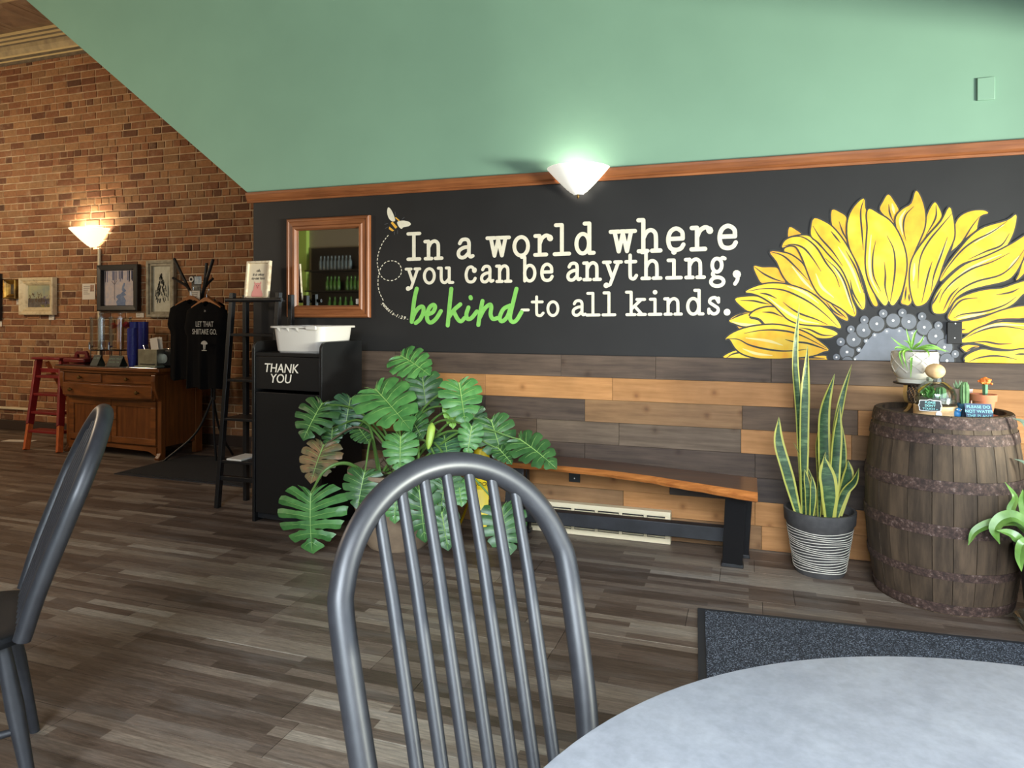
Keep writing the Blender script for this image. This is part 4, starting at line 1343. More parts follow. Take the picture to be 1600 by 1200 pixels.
b.build('saucer', m_cer, pot)
def pr(z):
    return 0.08 + 0.018 * min(1, (z - 0.018) / 0.05)
b = MB().lathe([(0.0, 0.019), (0.07, 0.019), (0.083, 0.03), (0.094, 0.06), (0.098, 0.1), (0.098, hp), (0.09, hp), (0.088, hp - 0.02), (0.0, hp - 0.02)], 36, cap=False)
b.build('pot', m_cer, pot)
lat = MB()
nd = 9
for k in range(nd):
    for s in (-1, 1):
        pts = []
        for j in range(17):
            z = 0.05 + (hp - 0.056) * j / 16
            a = 2 * PI * (k + s * j / 16 * 1.6) / nd
            r = 0.094 + 0.004 * min(1, max(0, (z - 0.06) / 0.04)) + 0.0008
            pts.append((r * math.cos(a), r * math.sin(a), z))
        lat.tube(pts, 0.003, 6, caps=False)
lat.build('relief', m_cer, pot)

def blade(mb, pts, w, n_hint=(0, -1, 0.5), fold=0.25, tip=0.05, n=None, prof=None):
    """Narrow leaf along pts; two strips folded along the midrib."""
    P = catmull(pts, 6)
    m = len(P)
    rows = []
    for i, p in enumerate(P):
        a, b_ = P[max(0, i - 1)], P[min(m - 1, i + 1)]
        d = (b_ - a).normalized()
        nh = Vector(n_hint)
        x = d.cross(nh)
        x = x.normalized() if x.length > 1e-4 else Vector((1, 0, 0))
        nn = x.cross(d)
        f = i / (m - 1)
        ww = w * (prof(f) if prof else max(tip, (min(1, 0.45 + f * 2.2) * (1 - f ** 3))))
        rows.append([p - x * ww / 2 + nn * ww * fold, p, p + x * ww / 2 + nn * ww * fold])
    mb.grid(rows)

m_spider = mat('spider_leaf', (150, 198, 92), 0.5, c2=(112, 166, 66), ns=30)
sp = thing('spider_plant', 'sprawling bright green spider plant growing in the white planter', 'plant', (sx, sy, zpl + hp - 0.02))
R4 = random.Random(11)
def to_px(base, u, v, Y):
    return at_Y(u, v, Y) - Vector(base)
base = sp.location
for (u0, v0, u1, v1, u2, v2, dy) in [(1425, 546, 1420, 530, 1416, 514, 0), (1424, 546, 1428, 525, 1433, 515, -.02), (1422, 546, 1408, 540, 1392, 527, 0), (1426, 546, 1438, 535, 1444, 524, 0.02),
                                     (1420, 546, 1406, 552, 1412, 575, -.1), (1424, 547, 1424, 560, 1423, 590, -.11), (1428, 546, 1455, 540, 1478, 550, -.04), (1430, 546, 1460, 545, 1482, 549, 0.0),
                                     (1426, 546, 1448, 548, 1452, 562, -.1), (1422, 546, 1412, 552, 1418, 578, -.11), (1426, 546, 1434, 538, 1441, 534, -.03), (1420, 546, 1402, 543, 1398, 547, -.03), (1424, 546, 1420, 536, 1412, 532, .03), (1428, 546, 1446, 543, 1462, 543, -.05)]:
    mb = MB()
    blade(mb, [to_px(base, u0, v0, sy), to_px(base, u1, v1, sy + dy * 0.9), to_px(base, u2, v2, sy + dy)], 0.012, tip=0.15)
    mb.build('leaf', m_spider, sp)
MB().lathe([(0.0, 0.002), (0.088, 0.0)], 20).build('soil', mat('soil', (58, 44, 34), 0.95, c2=(40, 30, 24), ns=60, bump=0.6), sp)
m_soil = MATS['soil']

# terrarium
tx, ty = 0.812, 3.64
ter = thing('glass_terrarium', 'glass bottle terrarium with round wooden stopper on a pale wood base', 'terrarium', (tx, ty, TOPZ + 0.0005))
m_pale = wood('pale_wood', (206, 164, 112), (232, 196, 148), 0.5, 'x', ns=3, rand=0.05)
zb = TOPZ
def tz(v):
    return at_Y(1459, v, ty).z - zb
hb_ = 0.052
MB().lathe([(0.0, 0.0), (0.088, 0.0), (0.088, hb_), (0.0, hb_)], 36, cap=False).build('wooden_base', m_pale, ter, bev=0.003)
h1 = tz(608)
h2 = tz(594)
prof = [(0.0, hb_ + 0.001), (0.082, hb_ + 0.001), (0.084, hb_ + 0.01), (0.084, h1 - 0.02), (0.078, h1), (0.05, h1 + 0.028), (0.037, h2 - 0.006), (0.036, h2 + 0.012), (0.033, h2 + 0.012), (0.034, h2 - 0.006), (0.047, h1 + 0.026), (0.075, h1 - 0.002), (0.081, h1 - 0.02), (0.081, hb_ + 0.012), (0.0, hb_ + 0.006)]
MB().lathe(prof, 40, cap=False).build('glass_bottle', m_glass, ter)
zs = tz(580)
MB().ball((0, 0, zs), 0.041, 24, 16, (1, 1, 0.86)).build('stopper', m_pale, ter)
MB().lathe([(0.0, hb_ + 0.013), (0.079, hb_ + 0.013), (0.079, hb_ + 0.026), (0.06, hb_ + 0.034), (0.0, hb_ + 0.03)], 24, cap=False).build('pebbles', mat('pebbles', (150, 138, 126), 0.9, c2=(92, 82, 74), ns=90, bump=0.8), ter)
mb = MB()
for k in range(36):
    a = R4.uniform(0, 2 * PI)
    r = R4.uniform(0.0, 0.022)
    x0, y0 = -0.028 + r * math.cos(a), r * math.sin(a)
    blade(mb, [(x0, y0, hb_ + 0.03), (x0 + R4.uniform(-.02, .02), y0 + R4.uniform(-.02, .02), hb_ + 0.06), (x0 + R4.uniform(-.03, .03), y0 + R4.uniform(-.03, .03), hb_ + R4.uniform(0.055, 0.09))], 0.009, tip=0.2)
mb.build('moss_plant', mat('terrarium_green', (96, 150, 62), 0.6, c2=(60, 110, 44), ns=40), ter)
def cactus(mb, c, r, h, ribs=9):
    vs = []
    prof = [(0.75, 0), (1.0, 0.2), (1.02, 0.6), (0.9, 0.85), (0.5, 0.97), (0.02, 1.0)]
    n = ribs * 4
    rows = []
    for f, z in prof:
        rows.append([(c[0] + r * f * (1 + 0.12 * math.cos(ribs * 2 * PI * k / n)) * math.cos(2 * PI * k / n), c[1] + r * f * (1 + 0.12 * math.cos(ribs * 2 * PI * k / n)) * math.sin(2 * PI * k / n), c[2] + h * z) for k in range(n + 1)])
    mb.grid(rows)
m_cactus = mat('cactus_green', (112, 148, 96), 0.7, c2=(84, 122, 74), ns=30)
m_spine = mat('cactus_spine', (226, 216, 190), 0.7)
def spines(mb, c, r, h, n=60, L=0.009, ribs=9):
    for k in range(n):
        a = 2 * PI * R4.randrange(ribs) / ribs
        z = R4.uniform(0.08, 0.96)
        p = Vector((c[0] + r * 1.05 * math.cos(a), c[1] + r * 1.05 * math.sin(a), c[2] + h * z))
        d = Vector((math.cos(a) + R4.uniform(-.5, .5), math.sin(a) + R4.uniform(-.5, .5), R4.uniform(-.3, .6))).normalized()
        x = d.cross(Vector((0, 0, 1))).normalized() * 0.0008
        mb.add([p - x, p + x, p + d * L], [(0, 1, 2)])
mb = MB(); cactus(mb, (0.02, -0.01, hb_ + 0.028), 0.02, 0.055)
mb.cur = 1; spines(mb, (0.02, -0.01, hb_ + 0.028), 0.02, 0.055)
mb.build('cactus', [m_cactus, m_spine], ter)
q0 = at_z(1452, 648, TOPZ)
MB().lathe([(0, 0), (0.011, 0), (0.0125, 0.003), (0.01, 0.005), (0, 0.0055)], 18).build('white_button', m_spot, ter, loc=(-0.006, -0.088, 0.02)).rotation_euler = (PI / 2, 0, 0)

# sign plates
def sign_text(parent, lines, size, m, z0, dz, tilt, y, sh=0.0, cx=0.0, bold=0.00005):
    for k, s in enumerate(lines):
        M_ = Matrix.Rotation(tilt, 4, 'X') @ Matrix.Translation((cx, y, z0 - k * dz)) @ FACE
        text_part('lettering', s, size, m, parent, M_, 0.0002, shear=sh, bold=bold)
m_chalk = mat('chalkboard', (30, 38, 42), 0.6)
m_chalk2 = mat('slate_blue_card', (74, 88, 112), 0.6)
m_aqua = mat('aqua_chalk', (150, 220, 220), 0.7)
sp_ = at_Y(1454, 641.5, 3.545)
s1 = thing('chalk_sign', 'little scalloped chalkboard sign leaning on the terrarium, white border', 'sign', (sp_.x, 3.553, sp_.z - 0.004), -0.05)
Ws, Hs = 0.088, 0.05
def scallop(W, H, n=10):
    pts = []
    for (cx, cz, a) in ((W / 2 - .006, H - .006, 0), (-W / 2 + .006, H - .006, PI / 2), (-W / 2 + .006, .006, PI), (W / 2 - .006, .006, 1.5 * PI)):
        if a == 0:
            pts += [(W / 2, H * .38), (W / 2 + .004, H * .5), (W / 2, H * .62)]
        if a == PI / 2:
            pts += [(W * .14, H), (0, H + .004), (-W * .14, H)]
        if a == PI:
            pts += [(-W / 2, H * .62), (-W / 2 - .004, H * .5), (-W / 2, H * .38)]
        if a == 1.5 * PI:
            pts += [(-W * .14, 0), (0, -.001), (W * .14, 0)]
        pts += [(cx + .005 * math.cos(a + PI / 2 * j / 3), cz + .005 * math.sin(a + PI / 2 * j / 3)) for j in range(4)]
    return pts
sc_ = scallop(Ws, Hs)
MB().prism(sc_, lambda x, z: (x, 0.0, z), lambda x, z: (x, 0.003, z)).build('border', m_spot, s1, smooth=False)
MB().prism([(x * 0.93, Hs / 2 + (z - Hs / 2) * 0.89) for x, z in sc_], lambda x, z: (x, -0.0012, z), lambda x, z: (x, 0.0005, z)).build('board', m_chalk, s1, smooth=False)
sign_text(s1, ["PLEASE", "DON'T", "TOUCH ~"], 0.0135, m_aqua, Hs * .78, 0.0145, 0, -0.0016)
# cactus pots
pk = at_z(1500, 652, TOPZ)
gx, gy = 0.945, 3.75
pp = thing('pale_pot', 'pale pinkish pot holding small spiky succulents behind the terrarium', 'pot', (gx, gy, TOPZ))
hh = at_Y(1507, 607, gy).z - TOPZ
MB().lathe([(0, 0), (0.036, 0), (0.044, hh), (0.039, hh), (0.036, hh - 0.012), (0, hh - 0.012)], 26, cap=False).build('pot', mat('pink_clay', (206, 176, 160), 0.55, c2=(224, 206, 200), ns=6), pp)
mb = MB()
for k in range(26):
    a = R4.uniform(0, 2 * PI)
    c0 = (-0.018 if k % 2 else 0.008, R4.uniform(-.008, .008), hh - 0.012)
    blade(mb, [c0, (c0[0] + 0.012 * math.cos(a), c0[1] + 0.012 * math.sin(a), hh + 0.012), (c0[0] + 0.016 * math.cos(a), c0[1] + 0.016 * math.sin(a), hh + R4.uniform(0.02, 0.04))], 0.006, tip=0.1)
mb.build('succulent', mat('succulent_green', (110, 140, 104), 0.6), pp)
bx_, by_ = 0.932, 3.652
bp_ = thing('blue_pot', 'small teal blue pot with a tall spiny columnar cactus', 'pot', (bx_, by_, TOPZ))
h1_ = at_Y(1505, 630, by_).z - TOPZ
MB().lathe([(0, 0), (0.024, 0), (0.03, h1_), (0.026, h1_), (0.025, h1_ - 0.006), (0, h1_ - 0.006)], 24, cap=False).build('pot', mat('teal_glaze', (62, 112, 136), 0.3), bp_)
hc_ = at_Y(1505, 597, by_).z - TOPZ - h1_
mb = MB(); cactus(mb, (0, 0, h1_ - 0.008), 0.017, hc_ + 0.01)
mb.cur = 1; spines(mb, (0, 0, h1_ - 0.008), 0.017, hc_, 90, 0.008)
mb.build('cactus', [m_cactus, m_spine], bp_)
bd = thing('bird_figurine', 'tiny round blue bird figurine beside the please do not water sign', 'figurine', (0.885, 3.585, TOPZ))
m_bird = mat('bird_blue', (66, 138, 196), 0.35)
mb = MB().ball((0, 0, 0.021), 0.018, 16, 10, (0.9, 1.05, 1.1))
mb.ball((0.004, -0.008, 0.038), 0.0125, 14, 8)
mb.build('body', m_bird, bd)
MB().add([(-0.012, 0.0, 0.03), (-0.026, 0.006, 0.044), (-0.018, 0.012, 0.03), (-0.014, 0.006, 0.024)], [(0, 1, 2), (0, 2, 3), (0, 3, 1), (1, 3, 2)]).build('tail', m_bird, bd)
MB().add([(0.004, -0.02, 0.04), (0.012, -0.018, 0.04), (0.008, -0.028, 0.036), (0.008, -0.018, 0.034)], [(0, 1, 2), (1, 3, 2), (3, 0, 2)]).build('beak', m_bee_y, bd)
for dx in (-0.004, 0.013):
    MB().ball((dx, -0.0185, 0.043), 0.0028, 8, 6).build('eye', m_spot, bd)
# terracotta pot with grafted cactus
cxp, cyp = 1.01, 3.665
tc = thing('terracotta_pot', 'terracotta pot and saucer with an orange grafted moon cactus', 'pot', (cxp, cyp, TOPZ))
m_terra = mat('terracotta', (206, 126, 88), 0.8, c2=(188, 110, 74), ns=12)
hq = at_Y(1544, 616, cyp).z - TOPZ
MB().lathe([(0, 0), (0.046, 0), (0.054, 0.012), (0.049, 0.012), (0.043, 0.005), (0, 0.005)], 28, cap=False).build('saucer', m_terra, tc)
MB().lathe([(0, 0.006), (0.033, 0.006), (0.045, hq - 0.03), (0.051, hq - 0.03), (0.053, hq), (0.047, hq), (0.045, hq - 0.012), (0, hq - 0.012)], 30, cap=False).build('pot', m_terra, tc)
MB().lathe([(0.045, hq - 0.011), (0.0, hq - 0.009)], 20, cap=False).build('soil', m_soil, tc)
hcs = at_Y(1547, 600, cyp).z - TOPZ
b = MB()
rows = []
for z, s in ((hq - 0.012, 0.8), (hq + 0.01, 1.0), (hcs, 1.05)):
    rows.append([(0.006 + 0.012 * s * (1.0 if k % 2 == 0 else 0.5) * math.cos(2 * PI * k / 6 + .3), 0.012 * s * (1.0 if k % 2 == 0 else 0.5) * math.sin(2 * PI * k / 6 + .3), z) for k in range(7)])
b.grid(rows)
b.build('rootstock', mat('rootstock_green', (92, 136, 104), 0.6), tc)
b = MB()
for k in range(9):
    a = 2 * PI * k / 9
    b.ball((0.006 + 0.013 * math.cos(a), 0.013 * math.sin(a), hcs + 0.012), 0.011, 10, 7, (0.8, 0.8, 1.25))
b.ball((0.006, 0, hcs + 0.02), 0.012, 10, 7)
for k in range(7):
    a = 2 * PI * k / 7 + .4
    b.ball((0.006 + 0.025 * math.cos(a), 0.025 * math.sin(a), hcs + 0.01 + 0.008 * math.sin(3 * a)), 0.0055, 8, 6)
o = b.build('moon_cactus', mat('moon_orange', (236, 112, 44), 0.6, c2=(246, 150, 66), ns=60), tc)
o['label'] = 'knobbly orange cactus ball'
# tent sign
q0 = at_Y(1531, 652, 3.54)
s2 = thing('tent_sign', 'blue folded card sign with aqua handwriting at the barrel rim', 'sign', (q0.x, 3.57, TOPZ + 0.004), 0.06)
W2, H2 = 0.105, 0.068
b = MB()
b.prism([(-0.03, 0), (0.0, H2), (0.03, 0), (0.028, 0), (0.0, H2 - 0.004), (-0.028, 0)], lambda y, z: (-W2 / 2, y, z), lambda y, z: (W2 / 2, y, z))
b.build('card', m_chalk2, s2, smooth=False)
tl_ = math.atan2(0.03, H2)
for k, s in enumerate(["PLEASE DO", "NOT WATER", "THE PLANT"]):
    f = 1 - (k + 0.75) / 3.6
    M_ = Matrix.Translation((0, -0.03 * (1 - f) - 0.0007, H2 * f)) @ Matrix.Rotation(-tl_, 4, 'X') @ FACE
    text_part('lettering', s, 0.0185, m_aqua, s2, M_, 0.0002, bold=0.0)
M_ = Matrix.Translation((-0.028, -0.03 * 0.575 - 0.0008, H2 * 0.425)) @ Matrix.Rotation(-tl_, 4, 'X')
b = MB().box(-0.014, 0.012, 0, 0.0003, -0.001, 0.0)
b.v = [tuple(M_ @ Vector(v)) for v in b.v]
b.build('underline', m_aqua, s2, smooth=False)

# ================================================================== snake plant
PX, PYY = 0.338, 3.80
spot_ = thing('striped_planter', 'dark grey planter ringed with thin white lines by the bench end', 'planter', (PX, PYY, 0))
m_char = mat('charcoal_pot', (66, 64, 64), 0.6, c2=(80, 78, 77), ns=20)
hp = 0.318
def spr(z):
    return 0.118 + (0.168 - 0.118) * z / hp
MB().lathe([(0, 0), (0.112, 0), (0.118, 0.012), (spr(hp - .07), hp - .07), (0.166, hp - 0.06), (0.17, hp), (0.158, hp), (0.154, hp - 0.04), (0, hp - 0.04)], 40, cap=False).build('pot', m_char, spot_)
m_line = mat('white_groove', (212, 206, 190), 0.7)
lm = []
for k in range(17):
    z = 0.03 + k * 0.0125
    b = MB()
    pts = [((spr(z) + 0.0006) * math.cos(2 * PI * j / 44), (spr(z) + 0.0006) * math.sin(2 * PI * j / 44), z + 0.003 * math.sin(2 * PI * j / 44 * 3 + k)) for j in range(44)]
    b.tube(pts, 0.0019, 5, closed=True)
    b.build('stripe', m_line, spot_)
MB().lathe([(0.153, hp - 0.039), (0.0, hp - 0.03)], 24, cap=False).build('soil', m_soil, spot_)
snake = thing('snake_plant', 'tall snake plant with yellow margined upright leaves in the striped planter', 'plant', (PX, PYY, hp - 0.035))
def snake_mat():
    t = NT('snake_leaf')
    vec = t.coords((5, 5, 26), 'Object')
    f = t.noise(vec, 1.6, 5, 0.7)
    col = t.ramp(f, [(0.35, lin((30, 54, 34))), (0.52, lin((56, 84, 52))), (0.68, lin((104, 128, 84)))])
    t.l(col, t.b.inputs['Base Color'])
    t.set(Roughness=0.45)
    return t.m
m_snake = snake_mat()
m_margin = mat('snake_margin', (176, 172, 78), 0.5)
def snake_leaf(px, w, dy, tw=0.0, n_hint=(0.25, -1, 0.05)):
    Y = PYY + dy
    pts = [at_Y(u, v, Y) - snake.location for u, v in px]
    pts[0] = Vector((max(-0.1, min(0.1, pts[0].x)), dy * 0.8, -0.01))
    P = catmull(pts, 7)
    m = len(P)
    b = MB()
    rows, back = [], []
    for i, p in enumerate(P):
        f = i / (m - 1)
        d = (P[min(m - 1, i + 1)] - P[max(0, i - 1)]).normalized()
        nh = Matrix.Rotation(tw * (f - 0.3), 3, 'Z') @ Vector(n_hint)
        x = d.cross(nh).normalized()
        nn = x.cross(d)
        ww = w * max(0.0, min(1.0, 0.55 + 1.6 * f)) * (1 - max(0, (f - 0.55) / 0.45) ** 1.8) + 0.0006
        mg = min(0.16 * w, ww * 0.25)
        hw = ww / 2
        rows.append([p - x * hw + nn * hw * .28, p - x * (hw - mg) + nn * hw * .2, p, p + x * (hw - mg) + nn * hw * .2, p + x * hw + nn * hw * .28])
    vs = [q for r in rows for q in r]
    vs2 = [q - (rows[i // 5][2] * 0 + Vector((0, -0.003, 0))) for i, q in enumerate(vs)]
    for src, rev in ((vs, False), (vs2, True)):
        o = len(b.v)
        b.v.extend([tuple(q) for q in src])
        for i in range(m - 1):
            for k in range(4):
                f = (i * 5 + k, i * 5 + k + 1, i * 5 + k + 6, i * 5 + k + 5)
                f = tuple(o + q for q in (reversed(f) if rev else f))
                b.f.append(f)
                b.mi.append(1 if k in (0, 3) else 0)
    return b.build('leaf', [m_snake, m_margin], snake)
for px, w, dy, tw in [
    ([(1255, 800), (1249, 660), (1242, 560), (1249, 474)], 0.036, -0.02, 0.5),
    ([(1256, 802), (1256, 690), (1258, 610), (1262, 540)], 0.046, -0.05, -0.3),
    ([(1249, 800), (1230, 740), (1216, 690), (1217, 651)], 0.056, -0.06, 0.3),
    ([(1290, 800), (1287, 705), (1288, 640), (1304, 584)], 0.062, 0.0, 0.6),
    ([(1300, 800), (1303, 700), (1314, 630), (1331, 569)], 0.034, 0.01, -0.8),
    ([(1301, 803), (1304, 740), (1308, 680), (1312, 632)], 0.052, -0.04, 0.2),
    ([(1296, 806), (1295, 770), (1291, 740), (1288, 714)], 0.082, -0.10, -0.2),
    ([(1306, 800), (1318, 772), (1334, 752), (1342, 731)], 0.04, -0.02, 0.7),
    ([(1309, 798), (1319, 765), (1325, 740), (1325, 719)], 0.058, 0.03, 0.1),
    ([(1310, 790), (1316, 740), (1317, 700), (1315, 660)], 0.034, 0.06, 0.2),
    ([(1262, 804), (1262, 770), (1260, 750), (1257, 733)], 0.03, -0.08, 0.0),
    ([(1275, 800), (1272, 760), (1255, 720), (1239, 690)], 0.012, -0.03, 0.0),
    ([(1280, 804), (1281, 760), (1286, 730), (1290, 706)], 0.026, -0.05, 0.0),
    ([(1284, 800), (1281, 740), (1279, 690), (1286, 650)], 0.034, 0.05, 0.2),
    ([(1268, 806), (1270, 780), (1270, 760), (1268, 742)], 0.03, -0.1, 0.0),
]:
    snake_leaf(px, w, dy, tw)

# ================================================================== plant pot at the frame's edge
lx, ly = 1.19, 3.36
lp = thing('black_pot', 'black plastic plant pot on a clear saucer right of the barrel', 'pot', (lx, ly, 0))
hb2 = at_Y(1600, 866, ly - 0.1).z
MB().lathe([(0, 0.012), (0.108, 0.012), (0.138, hb2 - 0.03), (0.152, hb2 - 0.03), (0.154, hb2), (0.143, hb2), (0.138, hb2 - 0.03), (0, hb2 - 0.04)], 36, cap=False).build('pot', m_black, lp)
MB().lathe([(0, 0.001), (0.125, 0.001), (0.155, 0.045), (0.152, 0.046), (0.122, 0.006), (0, 0.006)], 36, cap=False).build('saucer', m_glass, lp)
MB().lathe([(0.137, hb2 - 0.036), (0.0, hb2 - 0.03)], 20, cap=False).build('soil', m_soil, lp)
lily = thing('leafy_plant', 'arching glossy green leaves spilling from the black pot over the barrel', 'plant', (lx, ly, hb2 - 0.033))
m_lily = mat('glossy_leaf', (94, 134, 58), 0.32, c2=(126, 164, 80), ns=14)
m_lily_d = mat('dull_leaf', (92, 108, 88), 0.5)
for px, w, dy, m in [
    ([(1640, 850), (1596, 821), (1557, 818), (1525, 830), (1513, 852)], 0.045, -0.03, m_lily),
    ([(1640, 850), (1598, 816), (1571, 810), (1554, 827), (1562, 850)], 0.055, -0.08, m_lily),
    ([(1640, 850), (1600, 850), (1579, 835), (1557, 829)], 0.045, -0.1, m_lily),
    ([(1630, 850), (1596, 825), (1580, 800), (1586, 778), (1570, 753)], 0.032, -0.02, m_lily),
    ([(1640, 850), (1612, 820), (1600, 790), (1598, 765)], 0.05, 0.02, m_lily),
    ([(1645, 850), (1630, 740), (1604, 668), (1582, 653)], 0.03, 0.12, m_lily_d),
    ([(1640, 850), (1620, 760), (1604, 727), (1585, 717)], 0.022, 0.1, m_lily_d),
    ([(1640, 850), (1606, 848), (1594, 868), (1596, 893)], 0.04, -0.14, m_lily),
    ([(1650, 850), (1680, 800), (1710, 770)], 0.06, 0.0, m_lily),
    ([(1650, 850), (1690, 830), (1730, 840)], 0.06, -0.05, m_lily),
    ([(1650, 850), (1660, 780), (1690, 720)], 0.05, 0.05, m_lily)]:
    mb = MB()
    pts = [at_Y(u, v, ly + dy) - lily.location for u, v in px]
    pts[0] = Vector((-0.02, dy * 0.3, 0.0))
    blade(mb, pts, w, (-0.2, -0.7, 0.8), fold=0.2, prof=lambda f: max(0.06, math.sin(PI * min(1, 0.1 + f * 0.92)) ** 0.7))
    mb.build('leaf', m, lily)

# ================================================================== floor mats
def floor_mat(name, label, loc, rz, W, L, m, border=0.03):
    t = thing(name, label, 'mat', loc, rz)
    MB().box(border, W - border, border, L - border, 0.001, 0.011).build('pile', m, t, smooth=False)
    b = MB()
    b.box(0, W, 0, border, 0.0005, 0.007).box(0, W, L - border, L, 0.0005, 0.007).box(0, border, border, L - border, 0.0005, 0.0071).box(W - border, W, border, L - border, 0.0005, 0.007)
    b.build('rubber_edge', mat('mat_rubber', (40, 42, 46), 0.6), t, smooth=False)
    return t
def pile_mat(name, a, c, w_):
    t = NT(name)
    vec = t.coords((1, 1, 1), 'World')
    f = t.noise(vec, 230, 2, 0.5)
    col = t.ramp(f, [(0.42, lin(a)), (0.56, lin(c)), (0.64, lin(w_))])
    t.l(col, t.b.inputs['Base Color'])
    t.set(Roughness=0.95)
    t.bump(f, 0.8, 0.006)
    return t.m
cA = at_z(1090, 952, 0)
cB = at_z(1100, 1063, 0)
cE = at_z(1600, 1006, 0)
mang = math.atan2(cE.y - cA.y, cE.x - cA.x)
dirx = Vector((math.cos(mang), math.sin(mang), 0))
diry = Vector((-math.sin(mang), math.cos(mang), 0))
org = cA - diry * 0.95
floor_mat('entrance_mat', 'speckled charcoal entrance mat on the floor beyond the round table', (org.x, org.y, 0), mang, 1.27, 0.95, pile_mat('charcoal_pile', (26, 29, 35), (58, 63, 73), (134, 142, 154)))
m0 = at_z(178, 741, 0)
floor_mat('floor_mat', 'dark mat in front of the dresser and clothes stand', (m0.x, m0.y, 0), 0.0, 1.42, 0.80, pile_mat('dark_pile', (24, 23, 23), (34, 33, 33), (52, 50, 50)))
q0 = at_z(30, 689, 0)
o = MB().box(-0.16, 0.16, -0.05, 0.05, 0.0005, 0.002).build('paper_sheet', m_card, None, smooth=False, loc=(q0.x, q0.y, 0.0005))
o.rotation_euler = (0, 0, 0.2)
tag(o, 'pale sheet of paper on the floor by the brick wall', 'paper')

# ================================================================== tray-top bin
BL = Vector((-2.94, 3.565, 0))
brz = math.radians(-4.5)
bin_ = thing('waste_bin', 'black cabinet waste bin lettered THANK YOU with a tray top', 'bin', BL, brz)
bw, bdp = 0.54, 0.40
ztray, zside = 1.058, 1.128
tpan = 0.02
def rounded_side(x0, x1):
    pts = [(0.0, 0.0), (bdp, 0.0), (bdp, zside)]
    R_ = 0.045
    pts += [(R_ + R_ * math.cos(PI / 2 + PI / 2 * k / 5), zside - R_ + R_ * math.sin(PI / 2 + PI / 2 * k / 5)) for k in range(6)]
    return MB().prism(pts, lambda y, z: (x0, y, z), lambda y, z: (x1, y, z))
m_lam = mat('black_laminate', (15, 15, 16), 0.42, c2=(19, 19, 20), ns=60)
rounded_side(0, tpan).build('side_panel', m_lam, bin_, smooth=False, bev=0.002)
rounded_side(bw - tpan, bw).build('side_panel', m_lam, bin_, smooth=False, bev=0.002)
MB().box(tpan, bw - tpan, bdp - 0.02, bdp, 0.02, zside).build('back_panel', m_lam, bin_, smooth=False)
MB().box(tpan, bw - tpan, 0.006, bdp - 0.02, ztray - 0.02, ztray).build('tray', m_lam, bin_, smooth=False)
MB().box(tpan + 0.003, bw - tpan - 0.003, 0.006, 0.026, 0.832, ztray - 0.024).build('flap', m_lam, bin_, bev=0.002)
MB().box(tpan + 0.003, bw - tpan - 0.003, 0.006, 0.026, 0.06, 0.812).build('door', m_lam, bin_, bev=0.002)
MB().box(tpan, bw - tpan, 0.03, bdp - 0.02, 0.02, 0.06).build('plinth', m_black_matt, bin_, smooth=False)
m_cw = mat('vinyl_cream', (240, 230, 212), 0.6)
text_part('lettering', 'THANK', 0.078, m_cw, bin_, Matrix.Translation((0.225, 0.0045, 0.962)) @ FACE, 0.0006, shear=0.15, bold=0.0004)
text_part('lettering', 'YOU', 0.078, m_cw, bin_, Matrix.Translation((0.222, 0.0045, 0.898)) @ FACE, 0.0006, shear=0.15, bold=0.0004)
# bus tub
ux = Vector((math.cos(brz), math.sin(brz), 0))
uy = Vector((-math.sin(brz), math.cos(brz), 0))
tc_ = BL + ux * 0.322 + uy * 0.19
tub = thing('bus_tub', 'empty light grey plastic bus tub sitting on the black bin', 'tub', (tc_.x, tc_.y, ztray + 0.0008), brz + math.radians(1))
m_tub = mat('grey_plastic', (214, 206, 196), 0.42)
def rrect(w, d, r, n=5):
    pts = []
    for (cx, cy, a) in ((w / 2 - r, d / 2 - r, 0), (-w / 2 + r, d / 2 - r, PI / 2), (-w / 2 + r, -d / 2 + r, PI), (w / 2 - r, -d / 2 + r, 1.5 * PI)):
        pts += [(cx + r * math.cos(a + PI / 2 * k / n), cy + r * math.sin(a + PI / 2 * k / n)) for k in range(n + 1)]
    return pts
TW, TD, TH = 0.405, 0.35, 0.165
b = MB()
rings = []
for s, dz, off in ((0.0, 0.0, 0), (0.0, 0.0, 0.0)):
    pass
def ring(w_, d_, z, r=0.05):
    return [(x, y, z) for x, y in rrect(w_, d_, r)]
seq = [ring(TW - .07, TD - .06, 0.0), ring(TW - .05, TD - .045, 0.012), ring(TW - 0.02, TD - 0.02, TH - 0.012), ring(TW + 0.02, TD + 0.02, TH - 0.012, .06), ring(TW + 0.022, TD + 0.022, TH - 0.004, .06), ring(TW + 0.016, TD + 0.016, TH, .06), ring(TW - 0.024, TD - 0.024, TH, .05), ring(TW - .056, TD - .05, 0.016), ]
n_ = len(seq[0])
for i in range(len(seq) - 1):
    o_ = len(b.v)
    b.add(seq[i] + seq[i + 1], [(k, (k + 1) % n_, n_ + (k + 1) % n_, n_ + k) for k in range(n_)])
b.add(seq[0], [tuple(reversed(range(n_)))])
b.add(seq[-1], [tuple(range(n_))])
b.build('tub_body', m_tub, tub)
for x in (-0.13, -0.06, 0.01):
    MB().add([(x, -TD / 2 - 0.004, TH - 0.012), (x + 0.02, -TD / 2 - 0.004, TH - 0.012), (x + 0.014, -TD / 2 + 0.008, TH - 0.04), (x, -TD / 2 - .009, TH - 0.012)], [(0, 1, 2), (3, 2, 1), (0, 2, 3)]).build('rib', m_tub, tub, smooth=False)
MB().box(0.09, 0.165, -TD / 2 - 0.016, -TD / 2 + 0.006, TH - 0.022, TH + 0.002).build('handle', m_tub, tub, bev=0.004)

